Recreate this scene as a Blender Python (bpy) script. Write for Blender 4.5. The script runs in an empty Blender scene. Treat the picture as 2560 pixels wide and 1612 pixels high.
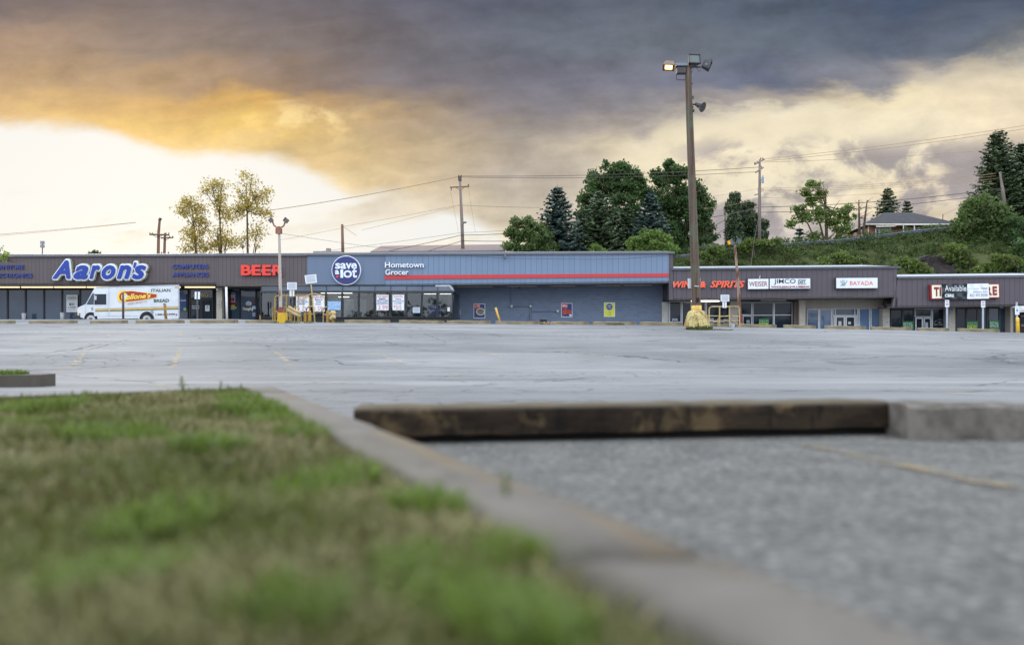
import bpy, math, random
import numpy as np
from mathutils import Vector, Matrix

SC = bpy.context.scene
COL = SC.collection
FPX = 2000.0                     # focal length in photo pixels (2560 wide)
UH, VH = 1280.0, 855.0           # vanishing column, eye level row

# ------------------------------------------------------------------ camera
cd = bpy.data.cameras.new("camera"); cam = bpy.data.objects.new("camera", cd); COL.objects.link(cam)
cam.location = (0, 0, 0); cam.rotation_euler = (math.pi / 2, 0, 0)
cd.sensor_width = 36.0; cd.lens = FPX / 2560 * 36.0
cd.shift_y = 49 / 2560.0
cd.clip_start = 0.05; cd.clip_end = 6000
cd.dof.use_dof = True; cd.dof.focus_distance = 46.0; cd.dof.aperture_fstop = 1.35
SC.camera = cam
SC.view_settings.view_transform = 'Standard'
SC.view_settings.look = 'None'; SC.view_settings.gamma = 1.0; SC.view_settings.exposure = 0.0
SC.cycles.max_bounces = 6; SC.cycles.transparent_max_bounces = 16
SC.cycles.use_denoising = True

def lin(c):
    def f(x):
        x = x / 255.0
        return x / 12.92 if x <= 0.04045 else ((x + 0.055) / 1.055) ** 2.4
    return tuple(f(x) for x in c[:3]) + (1.0,)

# ------------------------------------------------------------------ sun and sky
SUN_AZ, SUN_EL = math.radians(-24), math.radians(13)     # low, ahead and to the left, behind cloud
sl = bpy.data.lights.new("sun", 'SUN'); sun = bpy.data.objects.new("sun", sl); COL.objects.link(sun)
sl.energy = 0.8; sl.angle = math.radians(14); sl.color = (1.0, 0.86, 0.66)
sdir = Vector((math.sin(SUN_AZ) * math.cos(SUN_EL), math.cos(SUN_AZ) * math.cos(SUN_EL), math.sin(SUN_EL)))
sun.rotation_euler = (-sdir).to_track_quat('-Z', 'Y').to_euler()

BACK = (2.55, 2.80, 3.12, 1)      # open evening cloud overhead and behind
W = bpy.data.worlds.new("World"); SC.world = W; W.use_nodes = True
wt = W.node_tree; wt.nodes.clear()
class NT:
    def __init__(s, t): s.t = t
    def n(s, kind, **kw):
        nd = s.t.nodes.new(kind)
        for k, v in kw.items():
            if hasattr(nd, k) and k not in ('inputs',): setattr(nd, k, v)
        return nd
    def l(s, a, b): s.t.links.new(a, b)
    def val(s, sock, x):
        if hasattr(x, 'is_output') or isinstance(x, bpy.types.NodeSocket): s.l(x, sock)
        else: sock.default_value = x
    def m(s, op, a, b=0.0, c=0.0, clamp=False):
        nd = s.n('ShaderNodeMath', operation=op); nd.use_clamp = clamp
        s.val(nd.inputs[0], a); s.val(nd.inputs[1], b); s.val(nd.inputs[2], c)
        return nd.outputs[0]
    def mix(s, f, a, b, blend='MIX'):
        nd = s.n('ShaderNodeMix', data_type='RGBA', blend_type=blend)
        s.val(nd.inputs[0], f); s.val(nd.inputs[6], a); s.val(nd.inputs[7], b)
        return nd.outputs[2]
    def noise(s, vec, scale, detail=4, rough=0.55, dist=0.0, dims='3D'):
        nd = s.n('ShaderNodeTexNoise', noise_dimensions=dims)
        if vec is not None: s.l(vec, nd.inputs['Vector'])
        nd.inputs['Scale'].default_value = scale; nd.inputs['Detail'].default_value = detail
        nd.inputs['Roughness'].default_value = rough; nd.inputs['Distortion'].default_value = dist
        return nd.outputs[0]
    def ss(s, x, lo, hi):
        nd = s.n('ShaderNodeMapRange', interpolation_type='SMOOTHSTEP')
        s.val(nd.inputs[0], x); nd.inputs[1].default_value = lo; nd.inputs[2].default_value = hi
        return nd.outputs[0]
    def comb(s, x, y, z=0.0):
        nd = s.n('ShaderNodeCombineXYZ')
        s.val(nd.inputs[0], x); s.val(nd.inputs[1], y); s.val(nd.inputs[2], z); return nd.outputs[0]
    def sep(s, v):
        nd = s.n('ShaderNodeSeparateXYZ'); s.l(v, nd.inputs[0]); return nd.outputs
    def ramp(s, fac, stops, interp='LINEAR'):
        nd = s.n('ShaderNodeValToRGB'); cr = nd.color_ramp; cr.interpolation = interp
        while len(cr.elements) < len(stops): cr.elements.new(0.5)
        for e, (p, c) in zip(cr.elements, sorted(stops)):
            e.position = p
        for e, (p, c) in zip(cr.elements, sorted(stops)):
            e.color = c
        s.val(nd.inputs[0], fac); return nd.outputs[0]

T = NT(wt)
tc = T.n('ShaderNodeTexCoord').outputs['Generated']
dx, dy, dz = T.sep(tc)
ym = T.m('MAXIMUM', dy, 0.25)
s0 = T.m('DIVIDE', dx, ym); t0 = T.m('DIVIDE', dz, ym)       # direction on a plane straight ahead
vec = T.comb(s0, t0)
vst = T.comb(T.m('MULTIPLY', T.m('ADD', s0, T.m('MULTIPLY', t0, 0.5)), 1.0), T.m('MULTIPLY', T.m('SUBTRACT', t0, T.m('MULTIPLY', s0, 0.04)), 2.8))
nA = T.noise(vst, 5.0, 6, 0.58, 0.4)
nB = T.noise(T.comb(T.m('ADD', s0, 7.3), T.m('MULTIPLY', t0, 2.2), 3.0), 7.0, 6, 0.6, 0.3)
nC = T.noise(T.comb(T.m('ADD', s0, 1.7), T.m('MULTIPLY', t0, 1.4), 9.0), 16.0, 7, 0.6)
s1 = T.m('ADD', s0, T.m('MULTIPLY', T.m('SUBTRACT', nA, 0.5), 0.17))
t1 = T.m('ADD', T.m('ADD', t0, T.m('MULTIPLY', T.m('SUBTRACT', nB, 0.5), 0.085)), T.m('MULTIPLY', T.m('SUBTRACT', nC, 0.5), 0.04))
fac = T.m('DIVIDE', T.m('ADD', s1, 0.72), 1.44)
US = [0, 320, 640, 960, 1280, 1600, 1920, 2240, 2560]
ROWS = [
 (0,   [(116,102,102),(112,98,98),(106,98,104),(98,96,110),(90,94,110),(96,102,116),(88,98,114),(72,84,106),(76,86,104)]),
 (110, [(172,142,116),(142,122,110),(124,110,106),(110,104,110),(102,106,118),(112,118,128),(100,108,120),(94,102,118),(114,120,130)]),
 (200, [(190,156,116),(178,146,110),(150,122,100),(120,110,112),(116,114,126),(122,122,136),(106,112,130),(142,140,146),(222,204,178)]),
 (255, [(212,174,120),(210,168,104),(224,174,88),(146,128,114),(136,128,130),(140,136,142),(170,160,152),(244,226,186),(232,212,184)]),
 (300, [(230,192,128),(224,184,108),(238,198,106),(184,156,120),(156,146,140),(164,154,148),(244,234,212),(250,238,208),(234,214,188)]),
 (370, [(240,204,134),(234,194,118),(232,198,130),(204,178,134),(174,162,148),(214,200,174),(248,242,226),(250,240,214),(244,224,192)]),
 (450, [(243,240,228),(243,234,212),(243,222,172),(230,204,158),(186,174,160),(210,196,178),(244,234,212),(248,232,200),(226,208,190)]),
 (530, [(243,240,228),(243,240,228),(243,238,222),(230,214,186),(208,194,172),(210,200,188),(226,214,198),(246,228,194),(206,192,184)]),
 (620, [(243,230,204),(243,236,216),(243,241,234),(243,240,228),(243,230,202),(222,212,204),(212,206,204),(218,208,198),(204,196,190)]),
]
prev = None; pt = None
for v, cs in reversed(ROWS):
    t = (855 - v) / 2000.0
    stops = [(((u - 1280) / 2000.0 + 0.72) / 1.44, lin(c)) for u, c in zip(US, cs)]
    r = T.ramp(fac, stops, 'EASE' if False else 'LINEAR')
    prev = r if prev is None else T.mix(T.ss(t1, pt, t), prev, r)
    pt = t
# the bright opening under the cloud deck, low on the left
edge = [(0, 285), (200, 298), (290, 318), (350, 352), (450, 372), (560, 366), (660, 372), (760, 395), (830, 430), (880, 462), (1000, 478), (1150, 520), (1290, 600), (1400, 700)]
fe = T.m('DIVIDE', T.m('ADD', s0, 0.72), 1.44)
eb = T.ramp(fe, [(((u - 1280) / 2000.0 + 0.72) / 1.44, ((855 - v) / 2000.0,) * 3 + (1,)) for u, v in edge])
t2 = T.m('ADD', T.m('ADD', t0, T.m('MULTIPLY', T.m('SUBTRACT', nB, 0.5), 0.035)), T.m('MULTIPLY', T.m('SUBTRACT', nC, 0.5), 0.03))
gap = T.ss(T.m('SUBTRACT', T.m('ADD', T.sep(eb)[0], 0.0), t2), -0.004, 0.022)
streak = T.noise(T.comb(T.m('ADD', s0, 4.1), T.m('MULTIPLY', T.m('SUBTRACT', t0, T.m('MULTIPLY', s0, 0.12)), 5.0), 1.0), 5.5, 6, 0.6, 0.5)
low = T.ss(t0, 0.20, 0.12)
stm = T.m('MULTIPLY', T.ss(streak, 0.52, 0.66), low)
# one tan bank reaching in from the right
bank = T.m('MULTIPLY', T.ss(T.m('ABSOLUTE', T.m('SUBTRACT', T.m('ADD', t2, T.m('MULTIPLY', T.m('ADD', s0, 0.1), -0.16)), 0.172)), 0.026, 0.008), T.ss(s0, -0.29, -0.18))
stm = T.m('MAXIMUM', stm, bank)
gapf = T.m('MULTIPLY', gap, T.m('SUBTRACT', 1.0, T.m('MULTIPLY', stm, 0.75)))
col = T.mix(gapf, prev, (0.905, 0.895, 0.86, 1))
# the warm opening on the right, under a ragged dark edge
edge2 = [(1380, 470), (1470, 415), (1560, 352), (1660, 300), (1760, 272), (1900, 250), (2050, 246), (2150, 236), (2250, 196), (2400, 130), (2560, 92), (2700, 60)]
eb2 = T.ramp(fe, [(((u - 1280) / 2000.0 + 0.72) / 1.44, ((855 - v) / 2000.0,) * 3 + (1,)) for u, v in edge2])
t3 = T.m('ADD', T.m('ADD', t0, T.m('MULTIPLY', T.m('SUBTRACT', nB, 0.5), 0.06)), T.m('MULTIPLY', T.m('SUBTRACT', nC, 0.5), 0.06))
g2 = T.m('MULTIPLY', T.m('MULTIPLY', T.ss(T.m('SUBTRACT', T.sep(eb2)[0], t3), -0.006, 0.035), T.ss(t0, 0.15, 0.23)), T.m('MULTIPLY', T.ss(s0, 0.05, 0.16), T.m('ADD', 0.45, T.m('MULTIPLY', 0.55, T.ss(s0, 0.62, 0.36)))))
col = T.mix(T.m('MULTIPLY', g2, 0.85), col, lin((249,234,200)))
# lavender puffs low on the right
nD = T.noise(T.comb(T.m('ADD', s0, 2.2), T.m('MULTIPLY', T.m('SUBTRACT', t0, T.m('MULTIPLY', s0, 0.1)), 1.7), 5.0), 10.5, 6, 0.55, 0.3)
puff = T.m('MULTIPLY', T.m('MULTIPLY', T.ss(nD, 0.44, 0.56), T.ss(T.m('ABSOLUTE', T.m('SUBTRACT', t0, 0.185)), 0.085, 0.045)), T.ss(s0, 0.16, 0.27))
col = T.mix(T.m('MULTIPLY', puff, 0.9), col, lin((162,153,156)))
# billow: clouds are a little lighter and darker with their own shape
bil = T.m('ADD', T.m('MULTIPLY', T.m('SUBTRACT', nA, 0.5), 0.55), T.m('MULTIPLY', T.m('SUBTRACT', nC, 0.5), 1.0))
nE = T.noise(T.comb(T.m('ADD', T.m('MULTIPLY', s0, 1.1), T.m('MULTIPLY', t0, 0.5)), T.m('SUBTRACT', T.m('MULTIPLY', t0, 5.0), T.m('MULTIPLY', s0, 0.7)), 2.0), 9.0, 6, 0.6, 0.6)
bil = T.m('ADD', bil, T.m('MULTIPLY', T.m('SUBTRACT', nE, 0.5), 0.42))
billow = T.m('ADD', 1.0, T.m('MULTIPLY', bil, T.m('SUBTRACT', 1.0, T.m('MAXIMUM', gapf, T.m('MULTIPLY', g2, 0.6)))))
bl = T.n('ShaderNodeVectorMath', operation='SCALE'); T.l(col, bl.inputs[0]); T.l(billow, bl.inputs['Scale'])
# golden flecks in the deck above the opening
fl = T.m('MULTIPLY', T.ss(nC, 0.47, 0.66), T.m('MULTIPLY', T.ss(T.m('ABSOLUTE', T.m('SUBTRACT', s0, -0.265)), 0.10, 0.03), T.ss(T.m('ABSOLUTE', T.m('SUBTRACT', t0, 0.274)), 0.034, 0.008)))
fl2 = T.m('MULTIPLY', T.ss(nA, 0.42, 0.6), T.m('MULTIPLY', T.ss(T.m('ABSOLUTE', T.m('SUBTRACT', s0, -0.31)), 0.06, 0.02), T.ss(T.m('ABSOLUTE', T.m('SUBTRACT', t0, 0.306)), 0.012, 0.003)))
col = T.mix(T.m('MAXIMUM', T.m('MULTIPLY', fl, 0.75), T.m('MULTIPLY', fl2, 0.6)), bl.outputs[0], (1.0, 0.76, 0.34, 1))
# everything outside the view: pale even cloud
nb = T.noise(tc, 2.2, 4, 0.5)
backc = T.mix(T.ss(nb, 0.35, 0.65), tuple(x * 0.85 for x in BACK[:3]) + (1,), tuple(x * 1.12 for x in BACK[:3]) + (1,))
lowback = T.mix(T.ss(dz, 0.0, 0.35), (1.75, 1.88, 2.10, 1), backc)
out = T.m('MAXIMUM', T.ss(t0, 0.47, 0.95), T.ss(dy, 0.62, 0.30))
col = T.mix(out, col, lowback)
sky = T.n('ShaderNodeTexSky', sky_type='NISHITA', sun_disc=False, sun_elevation=SUN_EL, sun_rotation=SUN_AZ)
b1 = T.n('ShaderNodeBackground'); T.l(sky.outputs[0], b1.inputs[0]); b1.inputs[1].default_value = 0.08
b2 = T.n('ShaderNodeBackground'); T.l(col, b2.inputs[0]); b2.inputs[1].default_value = 1.0
mx = T.n('ShaderNodeMixShader'); mx.inputs[0].default_value = 0.95
T.l(b1.outputs[0], mx.inputs[1]); T.l(b2.outputs[0], mx.inputs[2])
wo = T.n('ShaderNodeOutputWorld'); T.l(mx.outputs[0], wo.inputs[0])

# ------------------------------------------------------------------ geometry helpers
def P(u, v, d): return Vector(((u - UH) / FPX * d, d, (VH - v) / FPX * d))
ROOT = {}
def props(o, label=None, cat=None, group=None, kind=None):
    if label: o['label'] = label
    if cat: o['category'] = cat
    if group: o['group'] = group
    if kind: o['kind'] = kind
    return o
def thing(name, label, cat, loc, group=None):
    o = bpy.data.objects.new(name, None); COL.objects.link(o)
    o.location = loc; o.empty_display_size = 0.2
    ROOT[o] = Vector(loc)
    return props(o, label, cat, group)
def link_mesh(name, me, mats, parent=None, loc=None, smooth=False):
    o = bpy.data.objects.new(name, me); COL.objects.link(o)
    for m in (mats if isinstance(mats, (list, tuple)) else [mats]): me.materials.append(m)
    if parent is not None:
        o.parent = parent; ROOT[o] = ROOT[parent]
    else:
        ROOT[o] = Vector(loc) if loc is not None else Vector((0, 0, 0)); o.location = ROOT[o]
    if smooth: me.polygons.foreach_set('use_smooth', [True] * len(me.polygons))
    return o
class MB:
    def __init__(s): s.v = []; s.f = []; s.mi = []
    def add(s, vs, fs, m=0):
        b = len(s.v); s.v += [tuple(x) for x in vs]
        for f in fs: s.f.append([i + b for i in f]); s.mi.append(m)
        return s
    def hexa(s, A, B, m=0):           # two quads, same winding: A front (seen counter-clockwise), B back
        s.add(list(A) + list(B), [(0,1,2,3),(7,6,5,4),(0,4,5,1),(1,5,6,2),(2,6,7,3),(3,7,4,0)], m); return s
    def slab(s, R, t, m=0):           # rect lifted by t towards its normal (t<0: goes behind)
        A = R.corners(); nn = R.n * t
        if t >= 0: s.hexa([p + nn for p in A], A, m)
        else: s.hexa(A, [p + nn for p in A], m)
        return s
    def box(s, c, sz, rot=0.0, m=0):
        x, y, z = [k / 2 for k in sz]; M = Matrix.Rotation(rot, 3, 'Z'); c = Vector(c)
        q = lambda a, b, d: c + M @ Vector((a * x, b * y, d * z))
        s.hexa([q(-1,-1,-1), q(1,-1,-1), q(1,-1,1), q(-1,-1,1)], [q(-1,1,-1), q(1,1,-1), q(1,1,1), q(-1,1,1)], m); return s
    def obox(s, c, ax, ay, az, m=0):  # half-axis vectors
        c = Vector(c)
        q = lambda a, b, d: c + ax * a + ay * b + az * d
        s.hexa([q(-1,-1,-1), q(1,-1,-1), q(1,-1,1), q(-1,-1,1)], [q(-1,1,-1), q(1,1,-1), q(1,1,1), q(-1,1,1)], m); return s
    def tube(s, pts, r, n=8, m=0, caps=True):
        pts = [Vector(p) for p in pts]; k = len(pts)
        rs = r if isinstance(r, (list, tuple)) else [r] * k
        vs = []; fs = []
        for i, p in enumerate(pts):
            d = (pts[min(i + 1, k - 1)] - pts[max(i - 1, 0)]).normalized()
            a = d.orthogonal().normalized() if abs(d.z) < 0.99 else Vector((1, 0, 0))
            if abs(d.z) < 0.99: a = d.cross(Vector((0, 0, 1))).normalized()
            b = d.cross(a)
            for j in range(n):
                t = 2 * math.pi * j / n
                vs.append(p + (a * math.cos(t) + b * math.sin(t)) * rs[i])
        for i in range(k - 1):
            for j in range(n):
                fs.append((i * n + j, i * n + (j + 1) % n, (i + 1) * n + (j + 1) % n, (i + 1) * n + j))
        if caps: fs += [tuple(range(n - 1, -1, -1)), tuple(range((k - 1) * n, k * n))]
        s.add(vs, fs, m); return s
    def prism(s, A, off, m=0):        # polygon A (list of Vectors) extruded by vector off
        n = len(A); B = [p + off for p in A]
        s.add(list(A) + B, [tuple(range(n)), tuple(range(2 * n - 1, n - 1, -1))] + [(i, i + n, (i + 1) % n + n, (i + 1) % n) for i in range(n)], m); return s
    def disc(s, c, ax, ay, t, n=32, m=0):   # disc with half-axes ax, ay, thickness vector t
        c = Vector(c)
        return s.prism([c + t + ax * math.cos(2 * math.pi * i / n) + ay * math.sin(2 * math.pi * i / n) for i in range(n)], -t, m)
    def mesh(s, off):
        me = bpy.data.meshes.new("m")
        me.from_pydata([(x - off.x, y - off.y, z - off.z) for x, y, z in s.v], [], s.f)
        me.polygons.foreach_set('material_index', s.mi); me.update(); return me
    def build(s, name, mats, parent, smooth=False, label=None):
        o = link_mesh(name, s.mesh(ROOT[parent]), mats, parent, None, smooth)
        if label: o['label'] = label
        return o
    def base(s):
        a = np.array(s.v); return Vector(((a[:,0].min() + a[:,0].max()) / 2, (a[:,1].min() + a[:,1].max()) / 2, a[:,2].min()))
    def solo(s, name, mats, label=None, cat=None, group=None, kind=None, smooth=False, loc=None):
        b = s.base() if loc is None else Vector(loc)
        o = link_mesh(name, s.mesh(b), mats, None, b, smooth)
        return props(o, label, cat, group, kind)

class Rect:
    def __init__(s, p00, p10, p11, p01):
        s.p = [Vector(p) for p in (p00, p10, p11, p01)]
        s.n = (s.p[1] - s.p[0]).cross(s.p[3] - s.p[0]).normalized()
    def corners(s): return list(s.p)
    def at(s, a, b, z=0.0):
        p = s.p
        return (p[0] * (1 - a) + p[1] * a) * (1 - b) + (p[3] * (1 - a) + p[2] * a) * b + s.n * z
    def sub(s, a0, b0, a1, b1): return Rect(s.at(a0, b0), s.at(a1, b0), s.at(a1, b1), s.at(a0, b1))
    def lift(s, z): return Rect(*[p + s.n * z for p in s.p])
class Plane:
    """An upright plane of the place; pixel rays of the survey photo are intersected with it to measure it up."""
    def __init__(s, c, n): s.c = Vector(c); s.n = Vector(n).normalized()
    def hit(s, u, v, off=0.0):
        d = Vector(((u - UH) / FPX, 1.0, (VH - v) / FPX)); c = s.c - s.n * off
        return d * (c.dot(s.n) / d.dot(s.n))
    def rect(s, u0, v0, u1, v1, off=0.0):      # v0 top, v1 bottom
        return Rect(s.hit(u0, v1, off), s.hit(u1, v1, off), s.hit(u1, v0, off), s.hit(u0, v0, off))
    def quad(s, pts, off=0.0):                 # bl, br, tr, tl
        return Rect(*[s.hit(u, v, off) for u, v in pts])

# ------------------------------------------------------------------ lettering
_tcache = {}
def glyphs(text, shear, bold, res=3):
    k = (text, shear, bold, res)
    if k not in _tcache:
        c = bpy.data.curves.new("t", 'FONT'); c.body = text; c.size = 1; c.shear = shear; c.offset = min(bold, 0.012); c.resolution_u = res
        c.space_line = 0.9; c.align_x = 'CENTER'; c.fill_mode = 'FRONT' if hasattr(c, 'fill_mode') else None
        o = bpy.data.objects.new("t", c); COL.objects.link(o)
        dg = bpy.context.evaluated_depsgraph_get()
        me = bpy.data.meshes.new_from_object(o.evaluated_get(dg))
        vs = np.array([v.co[:] for v in me.vertices]); fs = [tuple(p.vertices) for p in me.polygons]
        bpy.data.objects.remove(o); bpy.data.curves.remove(c); bpy.data.meshes.remove(me)
        _tcache[k] = (vs, fs)
    return _tcache[k]
def text(R, s, mat, parent, z=0.006, depth=0.0, shear=0.0, bold=0.015, name='lettering', grow=0.0, label=None, sidemat=None, res=3):
    vs, fs = glyphs(s, shear, bold, res)
    lo = vs[:, :2].min(0); hi = vs[:, :2].max(0); mb = MB()
    g = grow if grow else max(0.0, bold - 0.012)
    n0 = len(vs); nf = [tuple(f) for f in fs]
    if g > 0:
        V_ = [vs]; fs = list(nf)
        for k in range(10):
            t_ = 2 * math.pi * k / 10; V_.append(vs + np.array([math.cos(t_) * g, math.sin(t_) * g, 0])); fs += [tuple(i + n0 * (k + 1) for i in f) for f in nf]
        vs = np.concatenate(V_); lo = vs[:, :2].min(0); hi = vs[:, :2].max(0)
    w = [R.at((x - lo[0]) / (hi[0] - lo[0]), (y - lo[1]) / (hi[1] - lo[1]), z + depth + .0006 * (q_ // n0)) for q_, (x, y, _) in enumerate(vs)]
    fl = [f if sum((w[f[1]] - w[f[0]]).cross(w[f[2]] - w[f[0]]).dot(R.n) for _ in (0,)) > 0 else tuple(reversed(f)) for f in fs]
    mb.add(w, fl)
    if depth > 0:                        # sides of raised letters
        from collections import Counter
        ec = {}
        for f in fl:
            for i in range(len(f)):
                a, b = f[i], f[(i + 1) % len(f)]
                if (b, a) in ec: del ec[(b, a)]
                else: ec[(a, b)] = 1
        bk = [p - R.n * depth for p in w]; n = len(w); ec = {k: 1 for k in ec}
        mb.v += [tuple(p) for p in bk]
        for a, b in ec:
            mb.f.append([b, a, a + n, b + n]); mb.mi.append(1 if sidemat else 0)
    return mb.build(name, [mat, sidemat] if sidemat else mat, parent, label=label)

# ------------------------------------------------------------------ materials
_mats = {}
def newmat(name):
    m = bpy.data.materials.new(name); m.use_nodes = True; m.node_tree.nodes.clear()
    return m, NT(m.node_tree)
def finish(t, colr, rough=0.6, spec=0.5, bump=None, bdist=0.01, metal=0.0, bstr=0.4):
    b = t.n('ShaderNodeBsdfPrincipled'); t.val(b.inputs['Base Color'], colr); t.val(b.inputs['Roughness'], rough)
    b.inputs['Specular IOR Level'].default_value = spec; b.inputs['Metallic'].default_value = metal
    if bump is not None:
        bn = t.n('ShaderNodeBump'); bn.inputs['Strength'].default_value = bstr; bn.inputs['Distance'].default_value = bdist
        t.l(bump, bn.inputs['Height']); t.l(bn.outputs[0], b.inputs['Normal'])
    o = t.n('ShaderNodeOutputMaterial'); t.l(b.outputs[0], o.inputs[0]); return b
def sc(c, k): return tuple(x * k for x in c[:3]) + (1,)
def plain(rgb, rough=0.55, var=0.12, scale=3.0, spec=0.4, metal=0.0, bump=0.0, k=1.0):
    key = ('plain', rgb, rough, var, scale, spec, metal, bump, k)
    if key in _mats: return _mats[key]
    m, t = newmat('paint_%d_%d_%d' % rgb); c = sc(lin(rgb), k)
    ob = t.n('ShaderNodeTexCoord').outputs['Object']
    n1 = t.noise(ob, scale, 5, 0.6)
    colr = t.mix(t.ss(n1, 0.3, 0.7), sc(c, 1 - var), sc(c, 1 + var * 0.8))
    finish(t, colr, rough, spec, n1 if bump else None, bump, metal)
    _mats[key] = m; return m
def siding(rgb, pitch=0.27, groove=0.09, dark=0.45, var=0.08, rough=0.6):
    m, t = newmat('siding_%d_%d_%d' % rgb); c = lin(rgb)
    ob = t.n('ShaderNodeTexCoord').outputs['Object']; x, y, z = t.sep(ob)
    q = t.m('DIVIDE', t.m('ADD', x, 500.0), pitch); fr = t.m('FRACT', q); ix = t.m('FLOOR', q)
    wn = t.n('ShaderNodeTexWhiteNoise', noise_dimensions='1D'); t.l(ix, wn.inputs['W'])
    streak = t.noise(t.comb(t.m('MULTIPLY', x, 5.0), y, t.m('MULTIPLY', z, 0.5)), 1.5, 5, 0.6)
    fade = t.noise(ob, 0.16, 4, 0.6)
    k = t.m('ADD', 1 - var * 1.6, t.m('ADD', t.m('MULTIPLY', wn.outputs[0], var * 1.2), t.m('ADD', t.m('MULTIPLY', streak, var * 1.3), t.m('MULTIPLY', fade, var * 1.0))))
    sh = t.n('ShaderNodeVectorMath', operation='SCALE'); sh.inputs[0].default_value = c[:3]; t.l(k, sh.inputs['Scale'])
    g = t.m('MULTIPLY', t.m('LESS_THAN', fr, groove), t.m('ADD', 0.45, t.m('MULTIPLY', wn.outputs[0], 0.75)), clamp=True)
    colr = t.mix(g, sh.outputs[0], sc(c, dark))
    finish(t, colr, rough, 0.35, t.m('SUBTRACT', 1.0, t.m('LESS_THAN', fr, groove)), 0.02)
    return m
def brickmat(a, b, mort, scale=1.0, bw=0.2, rh=0.0667, var=0.15, name='brick'):
    m, t = newmat(name)
    ob = t.n('ShaderNodeTexCoord').outputs['Object']; x, y, z = t.sep(ob)
    bt = t.n('ShaderNodeTexBrick'); t.l(t.comb(t.m('ADD', x, y), z), bt.inputs['Vector'])
    bt.inputs['Color1'].default_value = lin(a); bt.inputs['Color2'].default_value = lin(b); bt.inputs['Mortar'].default_value = lin(mort)
    bt.inputs['Scale'].default_value = scale; bt.inputs['Brick Width'].default_value = bw; bt.inputs['Row Height'].default_value = rh
    bt.inputs['Mortar Size'].default_value = 0.008
    n1 = t.noise(ob, 0.6, 5, 0.6)
    colr = t.mix(t.ss(n1, 0.3, 0.7), bt.outputs[0], (1, 1, 1, 1), 'MULTIPLY')
    k = t.n('ShaderNodeVectorMath', operation='SCALE'); t.l(bt.outputs[0], k.inputs[0]); t.l(t.m('ADD', 0.88, t.m('MULTIPLY', n1, 0.24)), k.inputs['Scale'])
    finish(t, k.outputs[0], 0.8, 0.25, bt.outputs['Fac'], 0.01, bstr=-0.3)
    return m
def glow(rgb, k):
    key = ('glow', rgb, k)
    if key in _mats: return _mats[key]
    m, t = newmat('lamp_glow'); e = t.n('ShaderNodeEmission'); e.inputs[0].default_value = lin(rgb); e.inputs[1].default_value = k
    o = t.n('ShaderNodeOutputMaterial'); t.l(e.outputs[0], o.inputs[0]); _mats[key] = m; return m
def glass_dark(rgb, rough=0.03, spec=0.5):
    key = ('gd', rgb, rough, spec)
    if key in _mats: return _mats[key]
    m, t = newmat('tinted_glass'); ob = t.n('ShaderNodeTexCoord').outputs['Object']
    n1 = t.noise(ob, 0.35, 2, 0.5); n2 = t.noise(ob, 0.25, 3, 0.5)
    c = lin(rgb)
    b = finish(t, t.mix(t.ss(n2, 0.35, 0.7), sc(c, 0.75), sc(c, 1.2)), rough, spec, n1, 0.02, bstr=0.12)
    _mats[key] = m; return m
def glass_clear(tint=(0.75, 0.8, 0.82), op=0.3):
    key = ('gc', tint, op)
    if key in _mats: return _mats[key]
    m, t = newmat('clear_glass')
    fr = t.n('ShaderNodeFresnel'); fr.inputs[0].default_value = 1.5
    tr = t.n('ShaderNodeBsdfTransparent'); tr.inputs[0].default_value = tint + (1,)
    gl = t.n('ShaderNodeBsdfGlossy'); gl.inputs['Roughness'].default_value = 0.02
    mx = t.n('ShaderNodeMixShader'); t.l(t.m('ADD', fr.outputs[0], 0.02), mx.inputs[0]); t.l(tr.outputs[0], mx.inputs[1]); t.l(gl.outputs[0], mx.inputs[2])
    o = t.n('ShaderNodeOutputMaterial'); t.l(mx.outputs[0], o.inputs[0]); _mats[key] = m; return m
def rustmat(paint, rust, amt=0.5, scale=2.0, zs=0.35, rough=0.75):
    key = ('rust', paint, rust, amt, scale)
    if key in _mats: return _mats[key]
    m, t = newmat('weathered_%d_%d_%d' % paint); ob = t.n('ShaderNodeTexCoord').outputs['Object']; x, y, z = t.sep(ob)
    n1 = t.noise(t.comb(x, y, t.m('MULTIPLY', z, zs)), scale, 6, 0.65); n2 = t.noise(ob, scale * 6, 4, 0.6)
    colr = t.mix(t.ss(n1, amt - 0.07, amt + 0.07), lin(rust), lin(paint))
    colr = t.mix(t.m('MULTIPLY', t.ss(n2, 0.4, 0.75), 0.35), colr, sc(lin(rust), 0.5))
    finish(t, colr, rough, 0.3, n2, 0.004); _mats[key] = m; return m
def woodmat(a, b, c, zs=0.25, scale=3.0, axis='z', name='weathered_wood'):
    m, t = newmat(name); ob = t.n('ShaderNodeTexCoord').outputs['Object']; x, y, z = t.sep(ob)
    if axis == 'z': vv = t.comb(t.m('MULTIPLY', x, 5), t.m('MULTIPLY', y, 5), t.m('MULTIPLY', z, zs))
    else: vv = t.comb(t.m('MULTIPLY', x, zs), t.m('MULTIPLY', y, 5), t.m('MULTIPLY', z, 5))
    n1 = t.noise(vv, scale, 6, 0.65, 0.3); n2 = t.noise(ob, 0.8, 4, 0.6); n3 = t.noise(ob, 18, 3, 0.7)
    colr = t.mix(t.ss(n1, 0.3, 0.7), lin(a), lin(b)); colr = t.mix(t.m('MULTIPLY', t.ss(n2, 0.45, 0.7), 0.8), colr, lin(c))
    colr = t.mix(t.m('MULTIPLY', t.ss(n3, 0.6, 0.75), 0.5), colr, sc(lin(a), 0.4))
    finish(t, colr, 0.85, 0.2, n1, 0.01); return m
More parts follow.
